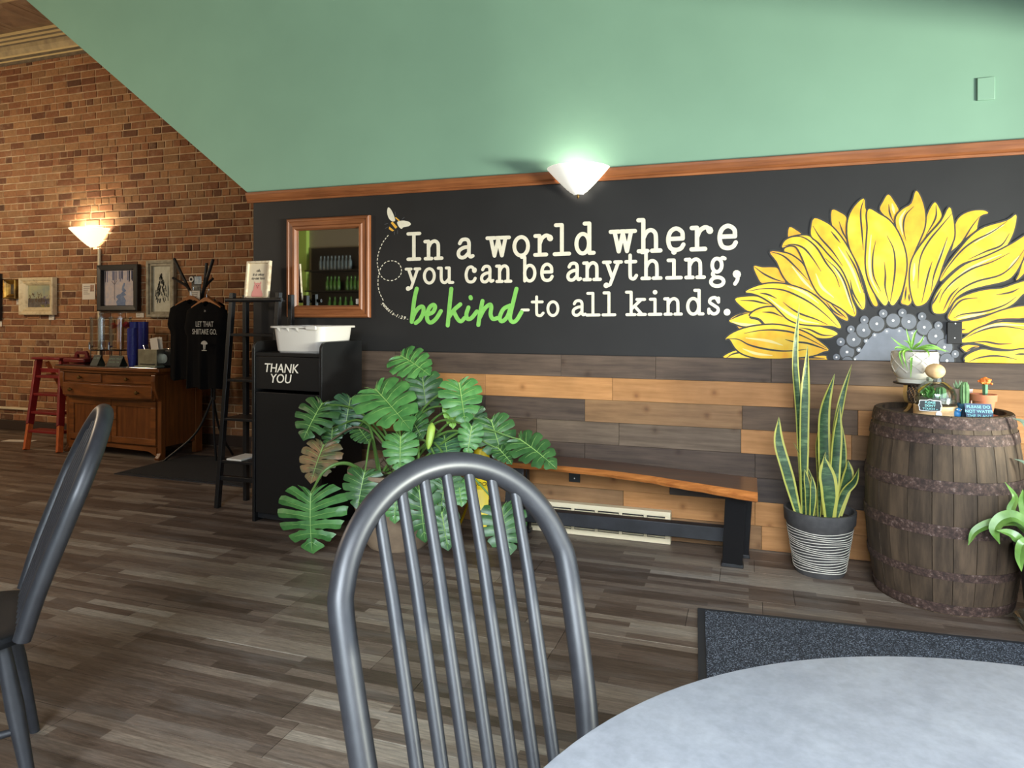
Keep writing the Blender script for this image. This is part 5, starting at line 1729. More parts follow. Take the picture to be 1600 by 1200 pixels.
# ================================================================== ladder shelf beside the bin
ls = thing('ladder_shelf', 'black open ladder shelf standing left of the waste bin', 'shelf', (-3.33, 3.72, 0))
m_post = mat('black_stain', (18, 17, 18), 0.4)
ztop = 1.44
fx = [0.0, 0.375]
yf0, yf1, yb0, yb1 = 0.02, 0.12, 0.17, 0.235
for x in fx:
    MB().bar((x - 0.035 if x == 0 else x + 0.0, yf0, 0.0), (x + 0.005, yf1, ztop), 0.03, 0.035, up=(0, 1, 0)).build('post', m_post, ls, bev=0.002)
    MB().bar((x + 0.02, yb1, 0.0), (x + 0.015, yb1, ztop - 0.012), 0.03, 0.035, up=(0, 1, 0)).build('post', m_post, ls, bev=0.002)
for z in (0.32, 0.60, 0.86, 1.165):
    f = z / ztop
    yy = yf0 + (yf1 - yf0) * f
    MB().box(-0.03 + 0.03 * f, 0.392, yy - 0.015, yb1 + 0.012, z - 0.018, z).build('shelf_board', m_post, ls, bev=0.002)
MB().tube([(-0.035, yf1 - 0.022, 1.392), (0.42, yf1 - 0.022, 1.392)], 0.0135, 10).build('rail', m_post, ls)
MB().box(0.02, 0.36, yf1 - 0.02, yb1 - 0.02, 1.378, 1.392).build('ledge', m_post, ls, bev=0.002)
MB().bar((-0.03, yf0 + 0.02, 0.20), (0.385, yf0 + 0.02, 0.20), 0.03, 0.03).build('foot_rail', m_post, ls, bev=0.002)
o = MB().box(-0.06, 0.06, -0.09, 0.09, 0, 0.012).build('paper_pad', m_card, None, loc=(-3.24, 3.84, 0.3205), bev=0.002)
tag(o, 'small white paper pad on the lowest shelf of the ladder shelf', 'paper')
# pig sign on the ledge
zl = 1.3945
sg = thing('pig_sign', 'cream framed sign with a pink pig drawing leaning on the ladder shelf', 'sign', (-3.145, 3.870, zl), -0.06)
TL = Matrix.Rotation(math.radians(-6), 4, 'X')
Wp, Hp = 0.20, 0.262
def tilted(b):
    b.v = [tuple(TL @ Vector(v)) for v in b.v]
    return b
m_birch = mat('white_birch', (226, 208, 178), 0.6, c2=(180, 146, 110), ns=24, lo=0.45, hi=0.75)
b = MB()
frame_mesh(b, Wp, Hp, 0.02, [(0, 0.0), (0, 0.022), (0.002, 0.024), (0.014, 0.024), (0.017, 0.012), (0.017, 0.0)])
tilted(b).build('frame', m_birch, sg, smooth=False)
tilted(MB().box(-Wp / 2 + 0.015, Wp / 2 - 0.015, -0.010, -0.002, 0.015, Hp - 0.015)).build('panel', mat('cream_panel', (232, 214, 184), 0.7), sg, smooth=False)
for k, (s, sz) in enumerate((('oh.', 0.03), ('it is okay', 0.027), ('to eat less', 0.027))):
    text_part('lettering', s, sz, m_ink, sg, TL @ Matrix.Translation((0.0, -0.0112, Hp * (0.75 - 0.1 * k))) @ FACE, 0.0003, shear=0.2)
m_pink = mat('pig_pink', (226, 150, 140), 0.7)
def flat_poly(pts, y, z0=0.0):
    return tilted(MB().prism(pts, lambda x, z: (x, y, z + z0), lambda x, z: (x, y + 0.0006, z + z0)))
pig = sm([(-0.042, 0), (-0.044, 0.03), (-0.034, 0.05), (-0.03, 0.075), (-0.02, 0.092), (0.0, 0.096), (0.02, 0.092), (0.028, 0.072), (0.032, 0.05), (0.042, 0.03), (0.042, 0)], 3)
flat_poly(pig, -0.0112, 0.018).build('pig_drawing', m_pink, sg, smooth=False)
for sx_ in (-1, 1):
    flat_poly([(sx_ * 0.014, 0.088), (sx_ * 0.03, 0.088), (sx_ * 0.028, 0.106)], -0.0114, 0.018).build('ear_drawing', m_pink, sg, smooth=False)
    flat_poly(circ(sx_ * 0.009, 0.075, 0.003, 8), -0.0118, 0.018).build('eye_drawing', m_ink, sg, smooth=False)
flat_poly(circ(0, 0.064, 0.008, 10), -0.0116, 0.018).build('snout_drawing', mat('snout_pink', (206, 112, 108), 0.7), sg, smooth=False)

CH1, FACE1 = (-0.414, 1.115), (0.76, -0.65)
CH2, FACE2 = (-1.965, 1.42), (-0.60, -0.80)

# ================================================================== monstera
MX, MY = -1.88, 3.50
mpot = thing('stone_planter', 'big beige stoneware planter under the split-leaf plant', 'planter', (MX, MY, 0))
zrim = 0.432
MB().lathe([(0, 0), (0.165, 0), (0.18, 0.02), (0.245, 0.22), (0.272, zrim - 0.03), (0.282, zrim - 0.02), (0.282, zrim), (0.262, zrim), (0.255, zrim - 0.05), (0, zrim - 0.06)], 44, cap=False).build('pot', mat('beige_stoneware', (150, 128, 104), 0.7, c2=(128, 108, 88), ns=10), mpot)
MB().lathe([(0.256, zrim - 0.055), (0, zrim - 0.03)], 24, cap=False).build('soil', m_soil, mpot)
mon = thing('split_leaf_plant', 'large monstera with glossy split leaves between the bin and bench', 'plant', (MX, MY, zrim - 0.04))
def leaf_mat(name, a, c, rough=0.4):
    t = NT(name)
    vec = t.coords((1, 1, 1), 'World')
    f = t.noise(vec, 14, 3)
    t.l(t.ramp(f, [(0.35, lin(a)), (0.68, lin(c))]), t.b.inputs['Base Color'])
    t.set(Roughness=rough)
    t.b.inputs['Subsurface Weight'].default_value = 0.0
    return t.m
ML = {
 'g': leaf_mat('leaf_green', (60, 110, 54), (90, 142, 74)),
 'd': leaf_mat('leaf_deep', (44, 82, 40), (66, 108, 56)),
 'b': leaf_mat('leaf_bluish', (46, 84, 54), (68, 108, 74)),
 'y': leaf_mat('leaf_young', (140, 190, 62), (112, 168, 58)),
 'o': leaf_mat('leaf_withered', (84, 92, 58), (150, 112, 76), 0.5),
}
m_vein = mat('leaf_vein', (150, 186, 104), 0.4)
m_stem = mat('leaf_stalk', (92, 128, 58), 0.45)
m_stem_d = mat('dry_stalk', (92, 78, 56), 0.6)
R5 = random.Random(5)
def monstera(base_px, tip_px, wpx, dy0, dy1, tone='g', lean=0.5, side=0.0, nl=6, stalk=True, droop=0.16, seed=None, deep=0.0):
    """One split leaf: lobes fan from the midrib to a heart-shaped outline, slits between them."""
    r = random.Random(seed if seed is not None else int(base_px[0] * 31 + base_px[1]))
    B = at_Y(base_px[0], base_px[1], MY + dy0)
    T = at_Y(tip_px[0], tip_px[1], MY + dy1)
    L = (T - B).length
    yv = (T - B).normalized()
    nh = Vector((side + 0.32, -0.85, lean))
    nv = (nh - yv * nh.dot(yv)).normalized()
    xv = yv.cross(nv)
    pxm = (MY + dy0) / ray(*base_px).y
    W = wpx * pxm / 2 * 1.06
    out = [(0.06 * W, -0.02 * L), (0.34 * W, -0.17 * L), (0.78 * W, -0.10 * L), (1.0 * W, 0.12 * L), (0.98 * W, 0.36 * L), (0.80 * W, 0.60 * L), (0.48 * W, 0.83 * L), (0.0, 1.0 * L)]
    O = catmull([(a, b_, 0) for a, b_ in out], 10)
    def Oat(s):
        i = min(len(O) - 1, max(0, int(round(s * (len(O) - 1)))))
        return O[i]
    tm_ = [0.0] + [0.02 + 0.90 * (k / (nl)) ** 1.15 for k in range(1, nl + 1)]
    mb = MB()
    twist = r.uniform(-0.25, 0.25)
    def P3(x, y, rr_, lobe, sgn):
        z = 0.10 * L - droop * L * ((max(0, y) / L) ** 2) - 0.10 * abs(x) * abs(x) / max(W, 1e-4)
        z += -0.05 * W * (rr_ ** 2) * lobe + twist * x * 0.35 * max(0, y / L)
        p = B + xv * x + yv * y + nv * (z - 0.10 * L)
        return p - mon.location
    for sgn in (-1, 1):
        for i in range(nl):
            s0 = 0.05 + 0.95 * (i / nl) ** 0.95
            s1 = 0.05 + 0.95 * ((i + 1) / nl) ** 0.95
            if i == nl - 1:
                s1 = 1.0
            oa, ob = Oat(s0), Oat(s1)
            ma, mb_ = tm_[i] * L * 0.95, tm_[i + 1] * L * 0.95
            slit = r.uniform(0.46, 0.68) - deep * 0.22
            gmax = r.uniform(0.07, 0.22) + deep * 0.14
            cur = r.uniform(-0.6, 1.2)
            hole = r.random() < 0.6
            rows = []
            nr = 9
            for k in range(nr + 1):
                q = k / nr
                bend = 0.12 * L * q * (1 - q)
                A = (oa.x * q, ma + (oa.y - ma) * q - bend * 0.5)
                Bp = (ob.x * q, mb_ + (ob.y - mb_) * q - bend * 0.5)
                if q < 0.1:
                    g = 0.0
                elif hole and 0.16 < q < 0.34:
                    g = 0.13
                elif q < slit:
                    g = 0.0
                else:
                    g = gmax * min(1, (q - slit) / 0.14)
                if k == nr:
                    g = 0.42
                elif k == nr - 1:
                    g = max(g, 0.17)
                if i == nl - 1 and q > 0.3:
                    lo_, hi_ = g * 0.6, 1.0
                else:
                    lo_, hi_ = g / 2, 1 - g / 2
                row = []
                for e in (0, 0.5, 1):
                    ee = lo_ + (hi_ - lo_) * e
                    x = A[0] + (Bp[0] - A[0]) * ee
                    y = A[1] + (Bp[1] - A[1]) * ee
                    if k == nr:
                        x *= 1.03
                    p = P3(sgn * x, y, q, cur, sgn)
                    if e == 0.5:
                        p = p + nv * 0.006 * min(1, q * 3) * (L / 0.2)
                    row.append(p)
                rows.append(row)
            if sgn < 0:
                rows = [list(reversed(rw)) for rw in rows]
            mb.grid(rows)
    mb.cur = 1
    pts = [P3(0, L * 0.95 * k / 8, 0, 0, 1) + nv * 0.0025 for k in range(9)]
    mb.tube(pts, [0.0035 * (1 - 0.8 * k / 8) for k in range(9)], 5)
    for sgn in (-1, 1):
        for i in range(nl):
            s = 0.05 + 0.95 * ((i + 0.5) / nl) ** 0.95
            o_ = Oat(s)
            m0 = (tm_[i] + tm_[i + 1]) / 2 * L * 0.95
            vp = [P3(sgn * o_.x * q, m0 + (o_.y - m0) * q - 0.06 * L * q * (1 - q), q, 0.3, sgn) + nv * 0.007 * min(1, q * 3) * (L / 0.2) for q in (0, 0.25, 0.5, 0.72)]
            mb.tube(vp, [0.0013, 0.001, 0.0008, 0.0004], 4)
    o = mb.build('leaf', [ML[tone], m_vein], mon)
    if tone == 'o':
        o['label'] = 'withered drooping leaf with brown edges'
    elif tone == 'y':
        o['label'] = 'bright young leaf'
    if stalk:
        a = Vector((R5.uniform(-0.1, 0.1), R5.uniform(-0.08, 0.06), 0.0))
        e = B - mon.location - nv * 0.002
        mid = a.lerp(e, 0.55) + Vector((0, 0, 0.06 + 0.14 * max(0.0, 1 - abs(e.z) * 1.5)))
        MB().tube(catmull([a, mid, e], 8), [0.0085 - 0.004 * k / 16 for k in range(17)], 7).build('stalk', m_stem if tone != 'o' else m_stem_d, mon)
    return o
for args in [
    ((626, 556), (671, 580), 62, 0.12, 0.05, 'g', 0.9, 0.0),
    ((660, 588), (667, 650), 58, 0.08, 0.0, 'd', 0.5, 0.0),
    ((586, 608), (640, 662), 88, -0.05, -0.22, 'g', 0.75, 0.1),
    ((717, 598), (728, 660), 64, 0.02, -0.1, 'g', 0.55, 0.1),
    ((504, 630), (470, 683), 70, 0.0, -0.16, 'd', 0.4, -0.25, 6, True, 0.16, None, 0.9),
    ((548, 622), (536, 676), 58, 0.06, -0.04, 'b', 0.4, -0.1),
    ((626, 682), (624, 736), 54, -0.22, -0.32, 'g', 0.5, 0.0),
    ((641, 652), (660, 683), 44, -0.06, -0.12, 'd', 0.5, 0.0),
    ((570, 738), (556, 795), 62, -0.27, -0.36, 'd', 0.5, -0.1),
    ((737, 666), (730, 711), 38, -0.12, -0.18, 'g', 0.5, 0.0),
    ((767, 656), (788, 718), 66, 0.02, -0.05, 'd', 0.5, 0.2),
    ((811, 686), (870, 724), 60, 0.0, -0.1, 'd', 0.9, 0.2),
    ((694, 680), (700, 716), 58, 0.0, -0.1, 'b', 0.7, 0.0),
    ((704, 632), (709, 669), 26, 0.0, -0.04, 'y', 0.5, 0.3),
    ((784, 793), (796, 868), 70, -0.2, -0.3, 'd', 0.5, 0.15),
    ((655, 765), (664, 850), 60, -0.3, -0.34, 'd', 0.5, 0.0),
    ((696, 745), (688, 800), 58, -0.2, -0.26, 'd', 0.5, 0.1),
    ((716, 752), (722, 790), 40, -0.16, -0.22, 'g', 0.5, 0.1),
    ((618, 772), (616, 818), 40, -0.3, -0.35, 'g', 0.5, 0.0),
    ((506, 695), (482, 752), 66, -0.06, -0.2, 'o', 0.5, -0.2),
    ((520, 668), (516, 700), 34, 0.0, -0.06, 'd', 0.4, -0.1),
    ((778, 700), (800, 722), 28, -0.05, -0.1, 'd', 0.8, 0.2),
    ((560, 668), (576, 690), 34, 0.02, -0.04, 'd', 0.6, 0.0),
    ((740, 640), (742, 690), 40, 0.08, 0.04, 'd', 0.5, 0.1),
    ((690, 800), (700, 860), 50, -0.26, -0.32, 'd', 0.4, 0.0),
]:
    monstera(*args)
# the big hanging leaf with an arching stalk
monstera((486, 770), (480, 866), 108, -0.33, -0.42, 'g', 0.75, -0.25, 7, False, 0.2, 77, 1.0)
e = at_Y(486, 770, MY - 0.33) - mon.location
MB().tube(catmull([(-0.12, -0.1, 0.0), (-0.2, -0.22, 0.09), at_Y(508, 735, MY - 0.3) - mon.location, e], 8), [0.012 - 0.006 * k / 24 for k in range(25)], 8).build('stalk', m_stem, mon)
# a leaf still rolled up
p0, p1 = at_Y(675, 661, MY - 0.1) - mon.location, at_Y(669, 702, MY - 0.16) - mon.location
o = MB().tube(catmull([p0, p0.lerp(p1, 0.3) + Vector((0.004, -0.006, 0)), p0.lerp(p1, 0.7), p1], 5), [0.006, 0.012, 0.018, 0.021, 0.022, 0.022, 0.022, 0.022, 0.021, 0.02, 0.019, 0.018, 0.016, 0.013, 0.009, 0.004][:16], 10).build('rolled_leaf', mat('rolled_leaf', (168, 196, 84), 0.4, c2=(140, 176, 70), ns=20), mon)
MB().tube(catmull([(0.03, -0.02, 0.0), (0.16, -0.04, 0.13), p0], 7), 0.006, 6).build('stalk', m_stem, mon)
for k in range(9):
    a = R5.uniform(0, 2 * PI)
    MB().tube(catmull([(0.05 * math.cos(a), 0.05 * math.sin(a), 0.0), (0.15 * math.cos(a), 0.14 * math.sin(a) - 0.05, R5.uniform(0.05, 0.14)), (0.21 * math.cos(a + .4), 0.2 * math.sin(a + .4), R5.uniform(0.0, 0.05))], 6), 0.0028, 5).build('aerial_root', m_stem_d, mon)

# banana-peel caution sign standing by the plant
bq = at_z(743, 838, 0)
ban = thing('caution_sign', 'yellow banana peel shaped caution sign standing beside the monstera', 'sign', (bq.x, bq.y + 0.10, 0))
m_ban = mat('banana_yellow', (246, 212, 30), 0.4)
ztp = at_Y(751, 700, ban.location.y).z
hb3 = ztp
b = MB()
b.tube([(0, 0, hb3 * 0.40), (0.0, 0, hb3 * 0.55), (0.0, 0, hb3 * 0.75), (-0.004, 0, hb3 * 0.9), (-0.004, 0, hb3)], [0.055, 0.062, 0.062, 0.05, 0.036], 16)
b.build('body', m_ban, ban)
MB().tube([(-0.004, 0, hb3), (-0.002, 0, hb3 + 0.014)], 0.012, 10).build('tip', mat('banana_stem', (92, 62, 36), 0.6), ban)
for k in range(4):
    a = PI * 0.25 + PI / 2 * k - 0.35
    pts = catmull([(0.05 * math.cos(a), 0.05 * math.sin(a), hb3 * 0.55), (0.075 * math.cos(a), 0.075 * math.sin(a), hb3 * 0.42), (0.105 * math.cos(a), 0.105 * math.sin(a), hb3 * 0.22), (0.15 * math.cos(a), 0.15 * math.sin(a), 0.004)], 5)
    b = MB()
    tn = Vector((-math.sin(a), math.cos(a), 0))
    nn = Vector((math.cos(a), math.sin(a), 0.4)).normalized()
    m = len(pts)
    A, Bk = [], []
    for i, p in enumerate(pts):
        ww = 0.036 * (1 - 0.75 * (i / (m - 1)) ** 3)
        A.append([p - tn * ww, p + nn * 0.006, p + tn * ww])
        Bk.append([p + tn * ww - nn * 0.004, p - nn * 0.002, p - tn * ww - nn * 0.004])
    b.grid(A); b.grid(Bk)
    b.build('peel', m_ban, ban)
for s, z in (('WET', 0.70), ('FLOOR', 0.60)):
    text_part('lettering', s, 0.034, m_ink, ban, Matrix.Translation((0.018, -0.064, hb3 * z)) @ Matrix.Rotation(0.25, 4, 'Z') @ FACE, 0.0004, shear=0.1)

# ================================================================== dresser against the brick wall
DL = Vector((-6.14, 4.80, 0))
drz = math.radians(-2.0)
dr = thing('oak_dresser', 'antique oak dresser with bowed drawers and two doors against brick', 'dresser', DL, drz)
dw, dd, dh = 1.235, 0.50, 0.815
m_oak = wood('oak', (92, 50, 20), (146, 86, 38), 0.35, 'x', ns=2.6, stretch=12, spec=0.45, rand=0.05)
m_oak_z = wood('oak_upright', (88, 47, 19), (138, 80, 35), 0.35, 'z', ns=2.6, stretch=12, spec=0.45, rand=0.05)
def bow_x(x):
    return -0.05 * math.sin(PI * max(0, min(1, x / dw))) ** 0.8
def bowed(x0, x1, z0, z1, yb, off, n=12):
    b = MB()
    fr, bk = [], []
    for k in range(n + 1):
        x = x0 + (x1 - x0) * k / n
        fr.append((x, bow_x(x) + off))
        bk.append((x, yb))
    poly = fr + list(reversed(bk))
    b.prism(poly, lambda x, y: (x, y, z0), lambda x, y: (x, y, z1))
    return b
bowed(-0.04, dw + 0.04, dh - 0.03, dh, dd + 0.02, -0.05, 18).build('top', m_oak, dr, bev=0.005)
bowed(0.02, dw - 0.02, dh - 0.055, dh - 0.03, dd - 0.02, -0.03, 18).build('top_moulding', m_oak, dr, bev=0.006)
bowed(0.05, dw - 0.05, 0.53, dh - 0.056, dd - 0.03, 0.0, 18).build('drawer_case', m_oak, dr)
for x0, x1 in ((0.06, dw / 2 - 0.03), (dw / 2 + 0.03, dw - 0.06)):
    d_ = bowed(x0, x1, 0.675, dh - 0.065, 0.05, -0.012).build('drawer', m_oak, dr, bev=0.003)
    xc = (x0 + x1) / 2
    MB().lathe([(0.008, 0), (0.008, 0.01), (0.017, 0.02), (0.014, 0.03), (0, 0.033)], 14).build('knob', m_brass, d_, loc=(xc, bow_x(xc) - 0.012, 0.715)).rotation_euler = (PI / 2, 0, 0)
d_ = bowed(0.06, dw - 0.06, 0.545, 0.66, 0.05, -0.025, 16).build('drawer', m_oak, dr, bev=0.004)
for xc in (0.2, dw - 0.2):
    MB().lathe([(0.008, 0), (0.008, 0.01), (0.019, 0.02), (0.015, 0.03), (0, 0.033)], 14).build('knob', m_brass, d_, loc=(xc, bow_x(xc) - 0.025, 0.6)).rotation_euler = (PI / 2, 0, 0)
for x0, x1, s in ((0.02, 0.07, 1), (dw - 0.07, dw - 0.02, -1)):
    pts = [(-0.035, dh - 0.056), (-0.04, 0.70), (-0.03, 0.62), (0.0, 0.55), (0.03, 0.52), (0.03, 0.06), (0.0, 0.02), (0.0, 0.0), (0.08, 0.0), (0.08, dh - 0.056)]
    MB().prism(pts, lambda y, z, x0=x0: (x0, y, z), lambda y, z, x1=x1: (x1, y, z)).build('corner_post', m_oak_z, dr, smooth=False, bev=0.006)
    xb = x0
    MB().box(x0, x1, dd - 0.08, dd, 0, dh - 0.056).build('corner_post', m_oak_z, dr, smooth=False, bev=0.004)
MB().box(0.03, 0.05, 0.06, dd - 0.06, 0.11, dh - 0.056).build('side_panel', m_oak_z, dr, smooth=False)
MB().box(dw - 0.05, dw - 0.03, 0.06, dd - 0.06, 0.11, dh - 0.056).build('side_panel', m_oak_z, dr, smooth=False)
MB().box(0.06, dw - 0.06, 0.05, dd - 0.04, 0.11, 0.53).build('carcass', m_oak, dr, smooth=False)
for x0, x1, kx in ((0.075, dw / 2 - 0.004, dw / 2 - 0.05), (dw / 2 + 0.004, dw - 0.075, dw / 2 + 0.05)):
    b = MB().box(x0, x1, 0.028, 0.05, 0.125, 0.52)
    d_ = b.build('door', m_oak_z, dr, smooth=False, bev=0.003)
    for bb in ((x0, x1, 0.46, 0.52), (x0, x1, 0.125, 0.18), (x0, x0 + 0.06, 0.18, 0.46), (x1 - 0.06, x1, 0.18, 0.46)):
        MB().box(bb[0], bb[1], 0.018, 0.029, bb[2], bb[3]).build('rail', m_oak, d_, smooth=False, bev=0.003)
    MB().lathe([(0.005, 0), (0.006, 0.01), (0.011, 0.016), (0, 0.024)], 12).build('knob', m_brass, d_, loc=(kx, 0.018, 0.34)).rotation_euler = (PI / 2, 0, 0)
ap = [(0.07, 0.11), (dw - 0.07, 0.11), (dw - 0.07, 0.03), (dw - 0.1, 0.045), (dw - 0.16, 0.07), (dw / 2, 0.078), (0.16, 0.07), (0.1, 0.045), (0.07, 0.03)]
MB().prism(ap, lambda x, z: (x, 0.02, z), lambda x, z: (x, 0.045, z)).build('apron', m_oak, dr, smooth=False)
MB().box(-0.02, dw + 0.02, -0.05, dd, dh + 0.0005, dh + 0.007).build('glass_top', mat('glass_top', (30, 40, 36), 0.08, spec=0.6), dr, smooth=False, bev=0.002)
DT = dh + 0.0075
def dpos(u, v, dep):
    """A point on the dresser top beneath pixel column u, dep metres behind its front edge."""
    Y = DL.y + dep
    p = at_Y(u, v, Y)
    return Vector((p.x, Y - (p.x - DL.x) * 0.035, DT))
# drink dispensers
m_acr = glass_mat('acrylic', (246, 247, 245), 0.1)
for u, dep, lab in ((159, 0.30, 'clear acrylic drink dispenser nearest the conduit on the dresser'), (190, 0.30, 'clear acrylic drink dispenser with red fruit inside, beside the blue cups')):
    p = dpos(u, 545, dep)
    t = thing('drink_dispenser', lab, 'dispenser', p)
    zt_, zb_ = at_Y(u, 497, p.y).z - p.z, at_Y(u, 546, p.y).z - p.z
    R_ = 0.098
    MB().lathe([(0, zb_), (R_, zb_), (R_, zt_), (R_ - 0.004, zt_), (R_ - 0.004, zb_ + 0.004), (0, zb_ + 0.004)], 28, cap=False).build('tank', m_acr, t)
    MB().lathe([(0, zt_), (R_ + 0.005, zt_), (R_ + 0.005, zt_ + 0.012), (0, zt_ + 0.014)], 28, cap=False).build('lid', m_acr, t)
    MB().lathe([(0.012, zt_ + 0.012), (0.012, zt_ + 0.03), (0.02, zt_ + 0.036), (0.02, zt_ + 0.05), (0, zt_ + 0.052)], 14, cap=False).build('lid_knob', m_acr, t)
    MB().lathe([(0.03, zb_ + 0.006), (0.03, zt_ - 0.01)], 16, cap=False).build('infuser', m_acr if lab.startswith('clear acrylic drink dispenser nearest') else mat('peach_drink', (222, 150, 84), 0.2), t)
    b = MB().tube([(0, -R_, zb_ + 0.035), (0, -R_ - 0.035, zb_ + 0.035)], 0.012, 10)
    b.tube([(0, -R_ - 0.03, zb_ + 0.05), (0, -R_ - 0.03, zb_ + 0.005)], 0.009, 10)
    b.box(-0.006, 0.006, -R_ - 0.036, -R_ - 0.024, zb_ + 0.05, zb_ + 0.075)
    b.build('tap', m_chrome, t)
    b = MB()
    b.tube([((R_ - 0.01) * math.cos(2 * PI * k / 24), (R_ - 0.01) * math.sin(2 * PI * k / 24), zb_ - 0.006) for k in range(24)], 0.005, 6, closed=True)
    b.build('stand_ring', m_black, t)
    for k in range(4):
        a = PI / 4 + PI / 2 * k
        MB().tube([((R_ - 0.01) * math.cos(a), (R_ - 0.01) * math.sin(a), zb_ - 0.006), ((R_ - 0.01) * math.cos(a), (R_ - 0.01) * math.sin(a), 0.0)], 0.004, 6).build('leg', m_black, t)
    if 'fruit' in lab:
        for k in range(7):
            a = k * 0.9
            b = MB().lathe([(0, 0), (0.028, 0), (0.028, 0.006), (0, 0.006)], 12, cap=False)
            o = b.build('fruit_slice', mat('fruit_red', (176, 44, 36), 0.4), t, loc=(0.062 * math.cos(a), 0.062 * math.sin(a), zt_ - 0.06 - 0.01 * (k % 3)))
            o.rotation_euler = (0.9 * math.cos(a), 0.9 * math.sin(a), 0)
# cup stacks
m_blue = mat('blue_plastic', (52, 56, 132), 0.25, c2=(60, 66, 148), ns=8)
for u, dep, v0, lab in ((211, 0.12, 513, 'front stack of translucent blue tumblers beside the steel box'), (213, 0.34, 503, 'taller blue tumbler stack behind the front stack, left one'), (227, 0.34, 503, 'taller blue tumbler stack behind the steel box, right one')):
    p = dpos(u, 560, dep)
    t = thing('cup_stack', lab, 'cups', p, 0, 'stacks of blue tumblers')
    H_ = at_Y(u, v0, p.y).z - p.z
    nC = int(H_ / 0.0135) - 5
    R_ = 0.047
    cm = MB().lathe([(0, 0), (0.032, 0), (R_ - 0.003, 0.1), (R_, 0.102), (R_, 0.106), (R_ - 0.004, 0.106)], 22, cap=False)
    me = cm.mesh('cup', m_blue)
    for k in range(nC):
        o = bpy.data.objects.new('cup', me)
        COL.objects.link(o)
        o.parent = t
        o.location = (0, 0, k * (H_ - 0.106) / max(1, nC - 1))
        o.rotation_euler = (0, 0, k * 0.1)
# chalk tents
for u, w_, lines, lab in ((155, 0.085, ('WATER',), 'small black tent sign under the left dispenser'), (186, 0.155, ('LEMON  PEACH', 'WATER  TEA'), 'wider black tent sign with two lines of chalk writing under the right dispenser')):
    p = dpos(u, 570, 0.05)
    t = thing('tent_sign', lab, 'sign', p, 0.02)
    Hs = 0.092
    b = MB().prism([(-0.045, 0), (0, Hs), (0.045, 0), (0.041, 0), (0, Hs - 0.005), (-0.041, 0)], lambda y, z: (-w_ / 2, y, z), lambda y, z: (w_ / 2, y, z))
    b.build('card', mat('tent_black', (34, 44, 38), 0.6), t, smooth=False)
    for k, s in enumerate(lines):
        f = 0.68 - 0.32 * k
        text_part('lettering', s, 0.023 if len(lines) == 1 else 0.021, mat('chalk_grey', (150, 170, 150), 0.8), t, Matrix.Translation((0, -0.045 * (1 - f) - 0.0012, Hs * f)) @ Matrix.Rotation(-math.atan2(0.045, Hs), 4, 'X') @ FACE, 0.0002)
# steel box with paper cup, tray
p = dpos(235, 570, 0.08)
t = thing('steel_box', 'brushed steel condiment box with papers and utensils on the dresser', 'box', p, -0.03)
m_steel = mat('brushed_steel', (168, 164, 142), 0.38, metal=0.7, c2=(140, 136, 118), ns=12)
Wb, Hb_ = 0.225, at_Y(235, 546, p.y).z - p.z
b = MB().box(-Wb / 2, Wb / 2, 0, 0.006, 0, Hb_).box(-Wb / 2, Wb / 2, 0.154, 0.16, 0, Hb_).box(-Wb / 2, -Wb / 2 + 0.006, 0.006, 0.154, 0, Hb_).box(Wb / 2 - 0.006, Wb / 2, 0.006, 0.154, 0, Hb_).box(-Wb / 2, Wb / 2, 0, 0.16, 0, 0.006)
b.build('box_body', m_steel, t, smooth=False, bev=0.001)
MB().box(-Wb / 2 - 0.01, Wb / 2 + 0.012, -0.03, 0.17, 0.0, 0.0045).build('tray', mat('tray_pale', (178, 186, 168), 0.3), t, smooth=False)
MB().box(-Wb / 2 + 0.04, Wb / 2 - 0.02, -0.012, -0.002, 0.016, 0.024).build('slot_bar', m_black, t, smooth=False)
for k, (x, y, tilt) in enumerate(((0.045, 0.05, -0.18), (0.06, 0.075, -0.1), (0.03, 0.1, -0.22))):
    o = MB().box(-0.045, 0.045, -0.001, 0.001, 0, 0.15).build('paper_sleeve', m_card, t, smooth=False, loc=(x, y, Hb_ - 0.045))
    o.rotation_euler = (0, tilt, 0.1 * k)
for k in range(7):
    x = -0.09 + k * 0.014
    o = MB().tube([(0, 0, 0), (0.003, 0, 0.06), (0.001, 0, 0.1)], [0.002, 0.003, 0.006], 6).build('utensil', m_black if k % 2 else m_chrome, t, loc=(x, 0.06 + 0.012 * (k % 4), Hb_ - 0.06))
    o.rotation_euler = (0.1 * (k % 3 - 1), 0.12 * (k - 3), 0)
p = dpos(266, 570, 0.16)
t = thing('napkin_dispenser', 'black napkin dispenser half hidden behind the black shirts', 'dispenser', p)
MB().box(-0.03, 0.075, -0.01, 0.14, 0.0, 0.15).build('case', m_black, t, bev=0.012)
b = MB().lathe([(0.0, 0), (0.04, 0), (0.042, 0.004), (0, 0.006)], 18, cap=False)
b.build('medallion', m_chrome, t, loc=(-0.02, -0.0105, 0.07)).rotation_euler = (PI / 2, 0, 0)
MB().box(-0.05, 0.05, 0.02, 0.11, 0.151, 0.162).build('lid', m_chrome, t, bev=0.004)
